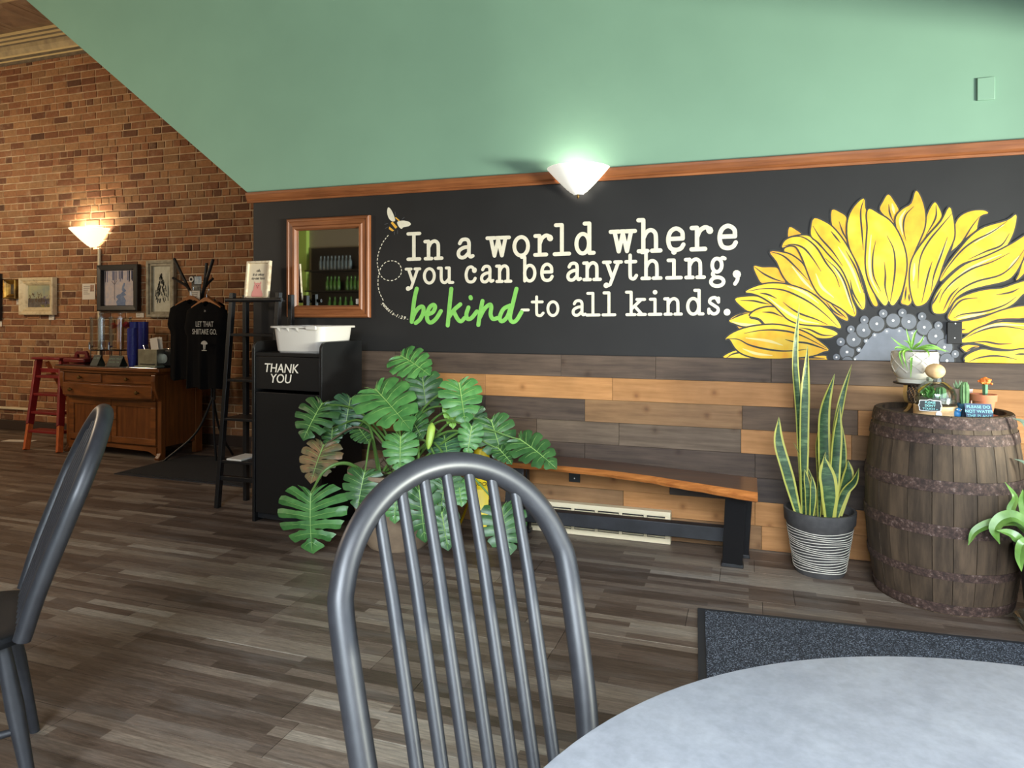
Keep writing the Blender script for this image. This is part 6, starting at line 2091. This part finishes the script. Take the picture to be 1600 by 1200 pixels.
# red tote at the left end
p = dpos(114, 567, 0.16)
t = thing('red_carrier', 'dark red carrier with an arched handle on the dresser corner', 'carrier', p)
m_red = mat('dark_red', (112, 24, 26), 0.4, c2=(94, 20, 22), ns=9)
b = MB().box(-0.14, 0.14, 0, 0.2, 0, 0.045)
b.build('base', m_red, t, bev=0.012)
hh = at_Y(114, 549, p.y).z - p.z
b = MB().prism([(-0.1, 0.045), (-0.08, hh * 0.8), (-0.06, hh), (0.06, hh), (0.08, hh * 0.8), (0.1, 0.045), (0.05, 0.045), (0.05, hh - 0.035), (-0.05, hh - 0.035), (-0.05, 0.045)], lambda x, z: (x, 0.08, z), lambda x, z: (x, 0.11, z))
b.build('handle', m_red, t, smooth=False, bev=0.006)

# ================================================================== red stepladder
f0 = at_z(33, 703, 0)
f1 = at_z(88, 692, 0)
sl_ = thing('step_ladder', 'red and orange wooden stepladder standing against the brick beside the dresser', 'ladder', (0, 0, 0))
m_lred = mat('ladder_red', (136, 30, 30), 0.42, c2=(112, 24, 26), ns=7)
m_lor = wood('ladder_orange', (168, 78, 36), (204, 108, 54), 0.45, 'z', ns=3, rand=0.05)
Yt = f0.y + 0.36
t0, t1 = at_Y(61, 563, Yt), at_Y(92, 566, Yt)
xr0, xr1 = f0.x + 0.04, f0.x + 0.47
ftop = 0.84
tl0, tl1 = Vector((t0.x, Yt, ftop)), Vector((t0.x + 0.33, Yt, ftop))
L0, L1 = Vector((xr0, f0.y + 0.02, 0.0)), Vector((xr1, f0.y + 0.02, 0.0))
for a, c in ((L0, tl0), (L1, tl1)):
    k = a.lerp(c, 0.27)
    MB().bar(a, k, 0.035, 0.05, up=(0, 1, 0)).build('foot', m_lor, sl_, bev=0.003)
    MB().bar(k, c, 0.035, 0.062, up=(0, 1, 0)).build('rail', m_lred, sl_, bev=0.004)
Rb = 0.62
for (a, c) in ((L0 + Vector((0.07, Rb, 0)), tl0 + Vector((0.03, 0.06, -0.03))), (L1 + Vector((-0.07, Rb, 0)), tl1 + Vector((-0.03, 0.06, -0.03)))):
    MB().bar(a, c, 0.025, 0.035, up=(0, 1, 0)).build('rear_leg', m_lor, sl_, bev=0.003)
for k in range(4):
    f = 0.2 + 0.2 * k
    a, c = L0.lerp(tl0, f), L1.lerp(tl1, f)
    MB().box(a.x, c.x, a.y - 0.02, a.y + 0.11, a.z - 0.012, a.z + 0.012).build('tread', m_lred, sl_, bev=0.003)
MB().box(tl0.x - 0.03, tl1.x + 0.03, Yt - 0.06, Yt + 0.10, ftop, ftop + 0.022).build('top_cap', m_lred, sl_, bev=0.004)
MB().box(tl0.x + 0.02, tl1.x - 0.02, Yt - 0.03, Yt - 0.01, ftop - 0.13, ftop - 0.09).build('crossbar', m_lred, sl_, bev=0.003)

# ================================================================== clothes stand with shirts
KX, KY = -4.42, 4.86
ks = thing('clothes_stand', 'black branching metal clothes stand by the dresser', 'stand', (KX, KY, 0))
zj = at_Y(312, 620, KY).z
for u, v, dy in ((256, 722, -0.05), (338, 722, 0.03), (300, 712, 0.22)):
    e = at_z(u, v, 0) if dy < 0.2 else Vector((KX - 0.05, KY + 0.3, 0))
    e = e - ks.location
    m_ = Vector((e.x * 0.35, e.y * 0.35, zj * 0.45))
    MB().tube(catmull([(0, 0, zj), m_, (e.x, e.y, 0.008)], 8), 0.010, 8).build('leg', m_black, ks)
zk = at_Y(312, 468, KY).z
b = MB()
for dx in (-0.014, 0.014):
    b.tube([(dx, 0, zj - 0.02), (dx, 0, zk)], 0.011, 8)
b.build('pole', m_black, ks)
for (u0, v0, u1, v1, u2, v2, dy, r_) in [(310, 490, 300, 462, 272, 404, 0.0, 0.013), (310, 480, 294, 450, 270, 434, -0.05, 0.011), (313, 480, 318, 455, 323, 411, 0.03, 0.013), (314, 485, 317, 458, 333, 405, -0.02, 0.014), (312, 470, 322, 447, 333, 435, 0.0, 0.011)]:
    pts = [at_Y(u0, v0, KY), at_Y(u1, v1, KY + dy * 0.6), at_Y(u2, v2, KY + dy)]
    MB().tube(catmull([p - ks.location for p in pts], 8), r_, 8).build('branch', m_black, ks)
# card holder with postcards
ch = at_Y(305, 450, KY - 0.06)
cds = thing('card_display', 'small rack of picture cards hanging on the clothes stand', 'display', (ch.x, KY - 0.05, at_Y(305, 469, KY).z))
pxm = KY / ray(305, 450).y
def card(u0, v0, u1, v1, m, dy=0.0, name='card'):
    a, c = at_Y(u0, v1, KY - 0.05), at_Y(u1, v0, KY - 0.05)
    return MB().box(a.x - ch.x, c.x - ch.x, -0.002 - dy, -dy, a.z - cds.location.z, c.z - cds.location.z).build(name, m, cds, smooth=False)
MB().box(-0.05, 0.05, 0.001, 0.005, 0.0, 0.21).build('backing', m_black, cds, smooth=False)
card(304, 432, 315, 444, mat('card_blue', (120, 150, 176), 0.6, c2=(210, 216, 214), ns=20))
card(301, 446, 314, 453, mat('card_grey', (150, 150, 140), 0.6, c2=(60, 60, 58), ns=24), 0.002)
card(297, 454, 313, 468, m_card, 0.004)
for k in range(3):
    card(300, 457 + 3 * k, 310 - k, 458 + 3 * k, mat('print_grey', (120, 112, 100), 0.8), 0.0065, 'print')
b = MB().lathe([(0, 0), (0.026, 0), (0.026, 0.003), (0, 0.003)], 16, cap=False)
q = at_Y(299.5, 436.5, KY - 0.05)
b.build('badge', m_card, cds, loc=(q.x - ch.x, -0.003, q.z - cds.location.z)).rotation_euler = (PI / 2, 0, 0)
MB().lathe([(0, 0), (0.014, 0), (0.014, 0.001), (0, 0.001)], 6, cap=False).build('emblem', m_ink, cds, loc=(q.x - ch.x, -0.0065, q.z - cds.location.z)).rotation_euler = (PI / 2, 0, 0)

m_tee = mat('black_cotton', (7, 7, 9), 0.9, c2=(10, 10, 12), ns=40, bump=0.15, spec=0.12)
m_hang = wood('hanger_wood', (150, 92, 48), (182, 122, 70), 0.4, 'x', rand=0.05)
def shirt(name, label, x, y, ztop_, w_, h_, rz, seed):
    """Hanging T-shirt: shoulders, short sleeves and a loosely folded body, front and back."""
    r = random.Random(seed)
    t = thing(name, label, 'shirt', (x, y, ztop_), rz, 'black shirts on the clothes stand')
    nx, nz = 22, 20
    ph = r.uniform(0, 6)
    front, back = [], []
    for i in range(nz + 1):
        f = i / nz
        z = -f * h_
        if f < 0.10:
            hw = w_ * (0.20 + 0.30 * (f / 0.10) ** 0.9)
        elif f < 0.34:
            hw = w_ * (0.50 + 0.08 * (f - 0.10) / 0.24)
        elif f < 0.37:
            hw = w_ * (0.58 - 0.09 * (f - 0.34) / 0.03)
        else:
            hw = w_ * (0.49 + 0.02 * (f - 0.37))
        fr, bk = [], []
        for k in range(nx + 1):
            s = -1 + 2 * k / nx
            d = 0.055 * math.sqrt(max(0.0, 1 - s * s)) * min(1, 0.25 + f * 3)
            fold = 0.012 * math.sin(s * 9 + ph + f * 1.5) * f + 0.006 * math.sin(s * 17 + ph * 2) * f
            zz = z - (0.05 * max(0, 1 - abs(s) * 2.2) if i == 0 else 0) - (0.008 * math.sin(s * 7 + ph) if i == nz else 0)
            fr.append((s * hw, -d - fold, zz))
            bk.append((s * hw, d * 0.7 - fold * 0.4, zz + (0.03 if i == 0 and abs(s) < 0.4 else 0)))
        front.append(fr)
        back.append(list(reversed(bk)))
    b = MB()
    g = MB().grid(front)
    b.add(g.v, [tuple(reversed(f_)) for f_ in g.f])
    g = MB().grid(back)
    b.add(g.v, [tuple(reversed(f_)) for f_ in g.f])
    b.build('shirt_body', m_tee, t)
    pts = catmull([(-w_ * 0.36, 0, -0.055), (-w_ * 0.18, 0, -0.012), (0, 0, 0.024), (w_ * 0.18, 0, -0.012), (w_ * 0.36, 0, -0.055)], 6)
    b = MB()
    A = [[p + Vector((0, -0.012, -0.016)), p + Vector((0, -0.012, 0.016)), p + Vector((0, 0.012, 0.016)), p + Vector((0, 0.012, -0.016)), p + Vector((0, -0.012, -0.016))] for p in pts]
    b.grid(A)
    b.build('hanger', m_hang, t)
    MB().tube(catmull([(0, 0, 0.036), (0.0, 0, 0.07), (0.022, 0, 0.09), (0.02, 0, 0.115), (-0.004, 0, 0.12)], 6), 0.003, 6).build('hanger_hook', m_chrome, t)
    return t
p = at_Y(323, 466, 4.62)
zs = at_Y(319, 472, 4.62).z
hs_ = zs - at_Y(319, 606, 4.62).z
sh = shirt('hanging_shirt', 'front black T-shirt printed LET THAT SHIITAKE GO on a wooden hanger', p.x, 4.62, zs, 0.44, hs_, -0.05, 1)
m_print = mat('shirt_print', (196, 192, 182), 0.8)
for k, (s, sz) in enumerate((('LET THAT', 0.058), ('SHIITAKE GO.', 0.058))):
    text_part('lettering', s, sz, m_print, sh, Matrix.Translation((0.055, -0.078, -0.185 - 0.062 * k)) @ FACE @ Matrix.Diagonal((0.74, 1.1, 1, 1)), 0.001)
o = text_part('neck_label', '21', 0.022, m_print, sh, Matrix.Translation((0.045, -0.062, -0.075)) @ FACE, 0.001)
b = MB()
capm = [(-0.035, 0), (-0.03, 0.014), (-0.015, 0.024), (0.0, 0.027), (0.015, 0.024), (0.03, 0.014), (0.035, 0), (0.02, -0.004), (-0.02, -0.004)]
b.prism(capm, lambda x, z: (x + 0.055, -0.081, z - 0.345), lambda x, z: (x + 0.055, -0.079, z - 0.345))
b.prism([(-0.012, -0.004), (-0.008, -0.05), (-0.002, -0.05), (-0.002, -0.004)], lambda x, z: (x + 0.055, -0.081, z - 0.345), lambda x, z: (x + 0.055, -0.079, z - 0.345))
b.prism([(0.004, -0.004), (0.004, -0.045), (0.01, -0.045), (0.014, -0.004)], lambda x, z: (x + 0.055, -0.081, z - 0.345), lambda x, z: (x + 0.055, -0.079, z - 0.345))
b.prism([(-0.026, -0.05), (-0.026, -0.056), (0.026, -0.056), (0.026, -0.05)], lambda x, z: (x + 0.055, -0.081, z - 0.345), lambda x, z: (x + 0.055, -0.079, z - 0.345))
b.build('mushroom_print', m_print, sh, smooth=False)
p = at_Y(300, 466, 4.76)
shirt('hanging_shirt', 'black shirt hung just behind the printed front shirt', p.x, 4.75, zs + 0.02, 0.42, hs_ - 0.03, 0.1, 2)
p = at_Y(288, 462, 4.9)
p.x += 0.06
shirt('hanging_shirt', 'rearmost black shirt at the dresser side of the stand, brown hanger showing', p.x, 5.04, zs + 0.055, 0.40, hs_ + 0.0, 0.95, 3)

# ================================================================== pictures on the brick
def picture(label, u0, v0, u1, v1, wd, prof, mf, art, name='framed_picture'):
    um = (u0 + u1) / 2
    Yp = BY - 0.012
    a, c = at_Y(u0, v1, Yp), at_Y(u1, v0, Yp)
    a.z = at_Y(um, v1, Yp).z
    c.z = at_Y(um, v0, Yp).z
    W, H = c.x - a.x, c.z - a.z
    t = thing(name, label, 'picture', ((a.x + c.x) / 2, Yp, a.z))
    b = MB()
    frame_mesh(b, W, H, wd, prof)
    b.build('frame', mf, t, smooth=False)
    art(t, W - 2 * wd, H - 2 * wd, wd)
    return t
def flat(t, polys, m, y, name, x0=0, z0=0):
    b = MB()
    for q in polys:
        vs = [(x0 + x, -y, z0 + z) for x, z in q]
        a = sum(q[i][0] * q[(i + 1) % len(q)][1] - q[(i + 1) % len(q)][0] * q[i][1] for i in range(len(q)))
        if a < 0:
            vs.reverse()
        b.add(vs, [tuple(range(len(vs)))])
    o = b.build(name, m, t, smooth=False)
    if len(polys) > 1:
        o['kind'] = 'stuff'
    return o
RA = random.Random(9)
def rectp(x0, x1, z0, z1):
    return [(x0, z0), (x1, z0), (x1, z1), (x0, z1)]
def art_stream(t, w_, h_, wd):
    z0 = wd
    flat(t, [rectp(-w_ / 2, w_ / 2, 0, h_)], mat('snow_paint', (206, 192, 186), 0.7, c2=(184, 178, 186), ns=26), 0.006, 'canvas', 0, z0)
    tr = []
    for k in range(26):
        x = -w_ / 2 + w_ * RA.choice([RA.uniform(0.02, 0.6), RA.uniform(0.74, 0.98)])
        d = w_ * 0.012
        tr.append(rectp(x - d, x + d, h_ * RA.uniform(0.66, 0.78), h_ * 0.99))
    flat(t, tr, mat('tree_blue', (92, 98, 132), 0.7), 0.0065, 'painted_trees', 0, z0)
    st = [(-0.09, 0.0), (0.18, 0.0), (0.17, 0.06), (0.19, 0.14), (0.16, 0.2), (0.12, 0.26), (0.2, 0.3), (0.14, 0.36), (0.2, 0.42), (0.13, 0.5), (0.17, 0.62), (0.13, 0.66), (0.08, 0.55), (0.06, 0.45), (0.09, 0.4), (0.02, 0.33), (-0.08, 0.3), (-0.12, 0.24), (-0.06, 0.18), (-0.12, 0.1)]
    flat(t, [[(x * w_, z * h_) for x, z in st]], mat('stream_blue', (118, 138, 172), 0.5, c2=(92, 112, 152), ns=30), 0.0068, 'painted_stream', 0, z0)
    tk = [stroke2d([(x * w_, z * h_) for x, z in s], 0.006, cap=False) for s in ([(-.17, .16), (-.17, .68)], [(-.17, .6), (-.08, .72)], [(-.17, .6), (-.26, .7)], [(.42, .42), (.42, .98)], [(.42, .8), (.36, .74)], [(.42, .84), (.48, .94)])]
    flat(t, [list(q) for s in tk for q in s], mat('bark_grey', (86, 78, 92), 0.7), 0.0072, 'painted_saplings', 0, z0)
def art_fir(t, w_, h_, wd):
    flat(t, [rectp(-w_ / 2, w_ / 2, 0, h_)], mat('mist_paint', (196, 194, 172), 0.7, c2=(210, 208, 190), ns=20), 0.006, 'canvas', 0, wd)
    qs = []
    for k in range(90):
        f = RA.random() ** 0.8
        z = 0.86 - 0.58 * f
        x = RA.uniform(-1, 1) * (0.03 + 0.38 * f) - 0.06
        qs += stroke2d([(x * w_, z * h_), ((x + RA.uniform(-.02, .03) + 0.05 * (1 if x > -0.06 else -1) * f) * w_, (z - 0.05 - .05 * f) * h_)], 0.009, cap=False)
    flat(t, [list(q) for q in qs], mat('fir_dark', (52, 58, 56), 0.7), 0.0066, 'painted_fir', 0, wd)
    qs = []
    for k in range(12):
        x = RA.uniform(0.18, 0.46)
        qs += stroke2d([(x * w_, RA.uniform(.3, .4) * h_), (x * w_, RA.uniform(.5, .85) * h_)], 0.004, cap=False)
    flat(t, [list(q) for q in qs], mat('reed_grey', (150, 156, 146), 0.7), 0.0064, 'painted_reeds', 0, wd)
def art_meadow(t, w_, h_, wd):
    flat(t, [rectp(-w_ / 2, w_ / 2, h_ * 0.35, h_)], mat('dusk_sky', (178, 172, 128), 0.7, c2=(142, 152, 136), ns=9), 0.006, 'painted_sky', 0, wd)
    flat(t, [rectp(-w_ / 2, w_ / 2, 0, h_ * 0.4)], mat('meadow_dark', (84, 76, 70), 0.7, c2=(112, 104, 96), ns=26), 0.0062, 'painted_ground', 0, wd)
    for nm, c, rng, n, zr in (('painted_reeds', (96, 70, 42), (-.45, .3), 46, (.3, .62)), ('painted_blossoms', (122, 112, 134), (.1, .48), 30, (.2, .5)), ('painted_grass', (160, 156, 70), (.1, .45), 12, (.03, .12))):
        qs = []
        for k in range(n):
            x, z = RA.uniform(*rng), RA.uniform(zr[0] - 0.1, zr[1] - 0.05)
            qs += stroke2d([(x * w_, z * h_), ((x + RA.uniform(-.03, .03)) * w_, (z + RA.uniform(.04, .14)) * h_)], 0.008, cap=False)
        flat(t, [list(q) for q in qs], mat(nm, c, 0.7), 0.0066, nm, 0, wd)
def art_dark(t, w_, h_, wd):
    flat(t, [rectp(-w_ / 2, w_ / 2, 0, h_)], mat('dark_canvas', (96, 88, 74), 0.6, c2=(58, 54, 48), ns=14), 0.004, 'canvas', 0, wd)
P_plain = [(0, 0), (0, 0.03), (0.006, 0.034), (0.04, 0.032), (0.05, 0.012), (0.055, 0.004)]
def sc_prof(w_, dep):
    return [(0, 0), (0, dep), (w_ * .12, dep * 1.15), (w_ * .35, dep), (w_ * .5, dep * .7), (w_ * .62, dep * .85), (w_ * .85, dep * .5), (w_, 0.004)]
m_fw = mat('worn_white_frame', (222, 204, 166), 0.55, c2=(176, 152, 112), ns=18, lo=0.5, hi=0.8)
m_fg = mat('gilt_frame', (196, 150, 62), 0.35, metal=0.6, c2=(88, 62, 30), ns=10)
m_fgrey = mat('driftwood_frame', (176, 168, 146), 0.6, c2=(136, 128, 108), ns=18)
m_fgrey2 = mat('driftwood_liner', (120, 112, 94), 0.6)
picture('white ornate framed painting of reeds on the brick wall', 36, 434, 89, 492, 0.085, sc_prof(0.085, 0.05), m_fw, art_meadow)
picture('small gilt framed picture left of the white ornate frame', 12, 437, 31, 467, 0.055, sc_prof(0.055, 0.05), m_fg, art_dark)
picture('black framed painting of a snowy stream below the brick sconce', 157, 414, 220, 486, 0.06, [(0, 0), (0, 0.045), (0.012, 0.05), (0.052, 0.045), (0.06, 0.004)], m_black, art_stream)
picture('tall pale framed painting of a snowy fir tree beside the clothes stand', 233, 407, 276, 496, 0.06, [(0, 0), (0, 0.04), (0.012, 0.044), (0.03, 0.04), (0.032, 0.026), (0.056, 0.03), (0.06, 0.004)], m_fgrey, art_fir)
picture('black framed picture cut off at the photo edge on the brick', -38, 428, 3, 500, 0.05, [(0, 0), (0, 0.04), (0.04, 0.04), (0.05, 0.004)], m_black, art_dark)
def wall_card(label, u0, v0, u1, v1):
    Yp = BY - 0.004
    a, c = at_Y(u0, v1, Yp), at_Y(u1, v0, Yp)
    t = thing('wall_label', label, 'label', ((a.x + c.x) / 2, Yp, a.z))
    W, H = c.x - a.x, c.z - a.z
    MB().box(-W / 2, W / 2, -0.004, 0, 0, H).build('card', m_card, t, smooth=False)
    n = 2 if H < 0.12 else 5
    for k in range(n):
        MB().box(-W * 0.4, W * RA.uniform(-0.1, 0.1), -0.0045, -0.004, H * (0.85 - 0.6 * k / n) - 0.005, H * (0.85 - 0.6 * k / n)).build('print', mat('print_grey', (120, 112, 100), 0.8), t, smooth=False)
    return t, W, H
t, W, H = wall_card('white information sheet with a portrait beside the cream conduit', 129, 443, 149, 468)
MB().box(W * 0.12, W * 0.42, -0.0046, -0.004, H * 0.5, H * 0.92).build('portrait', mat('portrait_tone', (196, 156, 128), 0.7, c2=(120, 96, 84), ns=30), t, smooth=False)
wall_card('small white label below the gilt framed picture', 26, 467, 34, 476)
wall_card('small white label below the white ornate frame', 77, 492, 85, 500)
wall_card('small white label below the snowy stream painting', 213, 489, 225, 496)
wall_card('small white label below the snowy fir tree painting', 264, 497, 273, 506)
wall_card('small white label below the cut-off black frame', -5, 502, 3, 510)

# ================================================================== round table
TX, TY, TR, TZ = 0.42, 0.57, 0.688, 0.76
tb = thing('round_table', 'round grey laminate cafe table in the foreground', 'table', (TX, TY, 0))
def lam():
    t = NT('grey_laminate')
    vec = t.coords((1, 1, 1), 'Object')
    f = t.noise(vec, 7, 6, 0.7)
    f2 = t.noise(vec, 60, 4, 0.6)
    col = t.ramp(f, [(0.32, lin((158, 162, 171))), (0.68, lin((182, 186, 193)))])
    col = t.mix(0.5, col, t.ramp(f2, [(0.35, (0.82, 0.82, 0.82, 1)), (0.65, (1.12, 1.12, 1.12, 1))]), 'MULTIPLY')
    t.l(col, t.b.inputs['Base Color'])
    t.set(Roughness=0.5)
    return t.m
MB().lathe([(0, TZ - 0.003), (TR - 0.002, TZ - 0.003), (TR, TZ - 0.001), (TR - 0.002, TZ), (0, TZ)], 120, cap=False).build('tabletop', lam(), tb)
MB().lathe([(0, TZ - 0.034), (TR - 0.004, TZ - 0.034), (TR - 0.001, TZ - 0.03), (TR - 0.001, TZ - 0.0035), (0, TZ - 0.0035)], 120, cap=False).build('edge_band', mat('edge_band', (40, 40, 42), 0.5), tb)
MB().lathe([(0.0, TZ - 0.035), (0.16, TZ - 0.035), (0.16, TZ - 0.045), (0.045, TZ - 0.06), (0.04, 0.06), (0.07, 0.04), (0.0, 0.04)], 24, cap=False).build('column', m_black, tb)
for k in range(4):
    a = PI / 4 + k * PI / 2
    MB().bar((0.05 * math.cos(a), 0.05 * math.sin(a), 0.035), (0.42 * math.cos(a), 0.42 * math.sin(a), 0.02), 0.05, 0.03).build('foot', m_black, tb, bev=0.004)

# ================================================================== bow-back chairs
m_chair = mat('chair_black', (38, 39, 43), 0.42, c2=(45, 46, 50), ns=30, spec=0.6, bump=0.04, bs=200, bd=0.001)
ZS = 0.455
def make_chair(label):
    t = thing('bow_back_chair', label, 'chair', (0, 0, 0))
    # seat: shield-shaped, dished; the chair faces +Y, its back is at -Y
    ow = [(0.0, -0.19), (0.12, -0.19), (0.19, -0.14), (0.215, -0.02), (0.22, 0.1), (0.2, 0.19), (0.12, 0.22), (0.0, 0.225)]
    o2 = ow + [(-x, y) for x, y in reversed(ow[1:-1])]
    out = [(p.x, p.y) for p in catmull([(x, y, 0) for x, y in o2], 4, True)]
    b = MB()
    rings = []
    for s, z in ((0.0, ZS - 0.036), (0.9, ZS - 0.036), (0.97, ZS - 0.03), (1.0, ZS - 0.014), (0.985, ZS - 0.003), (0.95, ZS), (0.7, ZS - 0.009), (0.35, ZS - 0.013), (0.0, ZS - 0.013)):
        rings.append([(x * s, y * s, z) for x, y in out] + [(out[0][0] * s, out[0][1] * s, z)])
    b.grid(rings)
    b.f = [tuple(reversed(f)) for f in b.f]
    b.build('seat', mat('chair_seat_black', (24, 25, 27), 0.6, spec=0.2), t)
    lean = BOW_LEAN
    def bowp(x, h):
        return Vector((x, -0.165 - lean * (h / BOW_H) ** 1.15 + 0.0, ZS - 0.01 + h))
    H1 = BOW_H - 0.225
    pts = [(-BOW_B, 0.0), (-BOW_B - (BOW_W - BOW_B) * 0.55, H1 * 0.4), (-BOW_W, H1)]
    for k in range(1, 12):
        a = PI - PI * k / 12
        pts.append((BOW_W * math.cos(a), H1 + 0.225 * math.sin(a)))
    pts += [(BOW_W, H1), (BOW_B + (BOW_W - BOW_B) * 0.55, H1 * 0.4), (BOW_B, 0.0)]
    path = catmull([bowp(x, h) for x, h in pts], 5)
    # the seat is dished around the bow foot
    rr_ = [BOW_R * (0.96 + 0.08 * math.sin(PI * k / (len(path) - 1))) for k in range(len(path))]
    MB().tube(path, rr_, 18).build('bow', m_chair, t)
    for k in range(7):
        f = -1 + 2 * k / 6
        xb, xt = f * 0.128, f * 0.145
        yy = math.sqrt(max(0, 1 - (xt / BOW_W) ** 2))
        ht = H1 + 0.225 * yy - BOW_R * 0.4
        p0 = Vector((xb, -0.158, ZS - 0.012))
        p1 = bowp(xt, ht)
        MB().tube([p0, p0.lerp(p1, 0.35) + Vector((0, 0.004, 0)), p0.lerp(p1, 0.7) + Vector((0, 0.006, 0)), p1], [0.0115, 0.0125, 0.012, 0.0105], 12).build('spindle', m_chair, t)
    feet = []
    for sx_, sy_ in ((1, 1), (-1, 1), (1, -1), (-1, -1)):
        a = Vector((sx_ * 0.135, 0.13 if sy_ > 0 else -0.12, ZS - 0.03))
        c = Vector((sx_ * 0.19, 0.20 if sy_ > 0 else -0.19, 0.0))
        feet.append((a, c))
        MB().tube([a, a.lerp(c, 0.4), c], [0.017, 0.022, 0.014], 12).build('leg', m_chair, t)
    for i, j in ((0, 2), (1, 3)):
        p0, p1 = feet[i][0].lerp(feet[i][1], 0.55), feet[j][0].lerp(feet[j][1], 0.55)
        MB().tube([p0, p0.lerp(p1, .5), p1], [0.009, 0.013, 0.009], 10).build('stretcher', m_chair, t)
    p0 = (feet[0][0].lerp(feet[0][1], .55) + feet[2][0].lerp(feet[2][1], .55)) / 2
    p1 = (feet[1][0].lerp(feet[1][1], .55) + feet[3][0].lerp(feet[3][1], .55)) / 2
    MB().tube([p0, p0.lerp(p1, .5), p1], [0.009, 0.013, 0.009], 10).build('stretcher', m_chair, t)
    return t
BOW_R, BOW_W, BOW_B, BOW_H, BOW_LEAN = 0.0225, 0.232, 0.205, 0.558, 0.20
chair = make_chair('black bow-back spindle chair in the centre foreground, pushed to the round table')
def place(ch, base, face):
    """base: ground point under the middle of the back; face: direction the chair looks."""
    a = math.atan2(face[1], face[0]) - PI / 2
    off = Matrix.Rotation(a, 3, 'Z') @ Vector((0, -0.165, 0))
    ch.location = (base[0] - off.x, base[1] - off.y, 0)
    ch.rotation_euler = (0, 0, a)
place(chair, CH1, FACE1)
c2 = dup(chair, (0, 0, 0), 0, 'black bow-back chair seen edge-on, cut off at the frame left of the table')
place(c2, CH2, FACE2)

# ================================================================== back bar reflected in the mirror
bb = thing('back_bar', 'dark wooden back bar shelves seen only in the mirror', 'shelf', (-7.35, YF + 0.02, 0))
m_dk = mat('dark_bar_wood', (38, 30, 26), 0.5)
MB().box(-0.9, 0.9, 0, 0.4, 0, 0.95).build('base_cabinet', m_dk, bb, bev=0.004)
MB().box(-0.9, 0.9, 0, 0.02, 0.95, 2.6).build('back_panel', m_dk, bb, smooth=False)
for z in (1.35, 1.75, 2.15):
    MB().box(-0.9, 0.9, 0.02, 0.24, z - 0.025, z).build('shelf_board', m_dk, bb, smooth=False)
bm = MB().lathe([(0, 0), (0.034, 0), (0.036, 0.01), (0.036, 0.16), (0.014, 0.21), (0.013, 0.27), (0.016, 0.275), (0, 0.278)], 16, cap=False)
bms = [bm.mesh('bottle', mat('bottle_grey', (120, 132, 140), 0.2)), bm.mesh('bottle', mat('bottle_green', (86, 128, 62), 0.2))]
kb = 0
for z, n, x0, dx, mi in ((2.15, 9, -0.6, 0.082, 0), (1.75, 4, -0.45, 0.085, 1), (1.75, 4, 0.0, 0.085, 1), (1.35, 5, -0.4, 0.12, 1)):
    for k in range(n):
        o = bpy.data.objects.new('bottle', bms[mi])
        COL.objects.link(o)
        o.location = (-7.35 + x0 + k * dx, YF + 0.15, z + 0.0005)
        nth = ('first', 'second', 'third', 'fourth', 'fifth', 'sixth', 'seventh', 'eighth', 'ninth')[k + (4 if z == 1.75 and x0 == 0.0 else 0)]
        lev = {2.15: 'top', 1.75: 'middle', 1.35: 'lowest'}[z]
        tag(o, nth + (' grey' if mi == 0 else ' green') + ' bottle from the lime wall on the ' + lev + ' shelf in the mirror', 'bottle', 'grey bottles on the back bar' if mi == 0 else 'green bottles on the back bar')
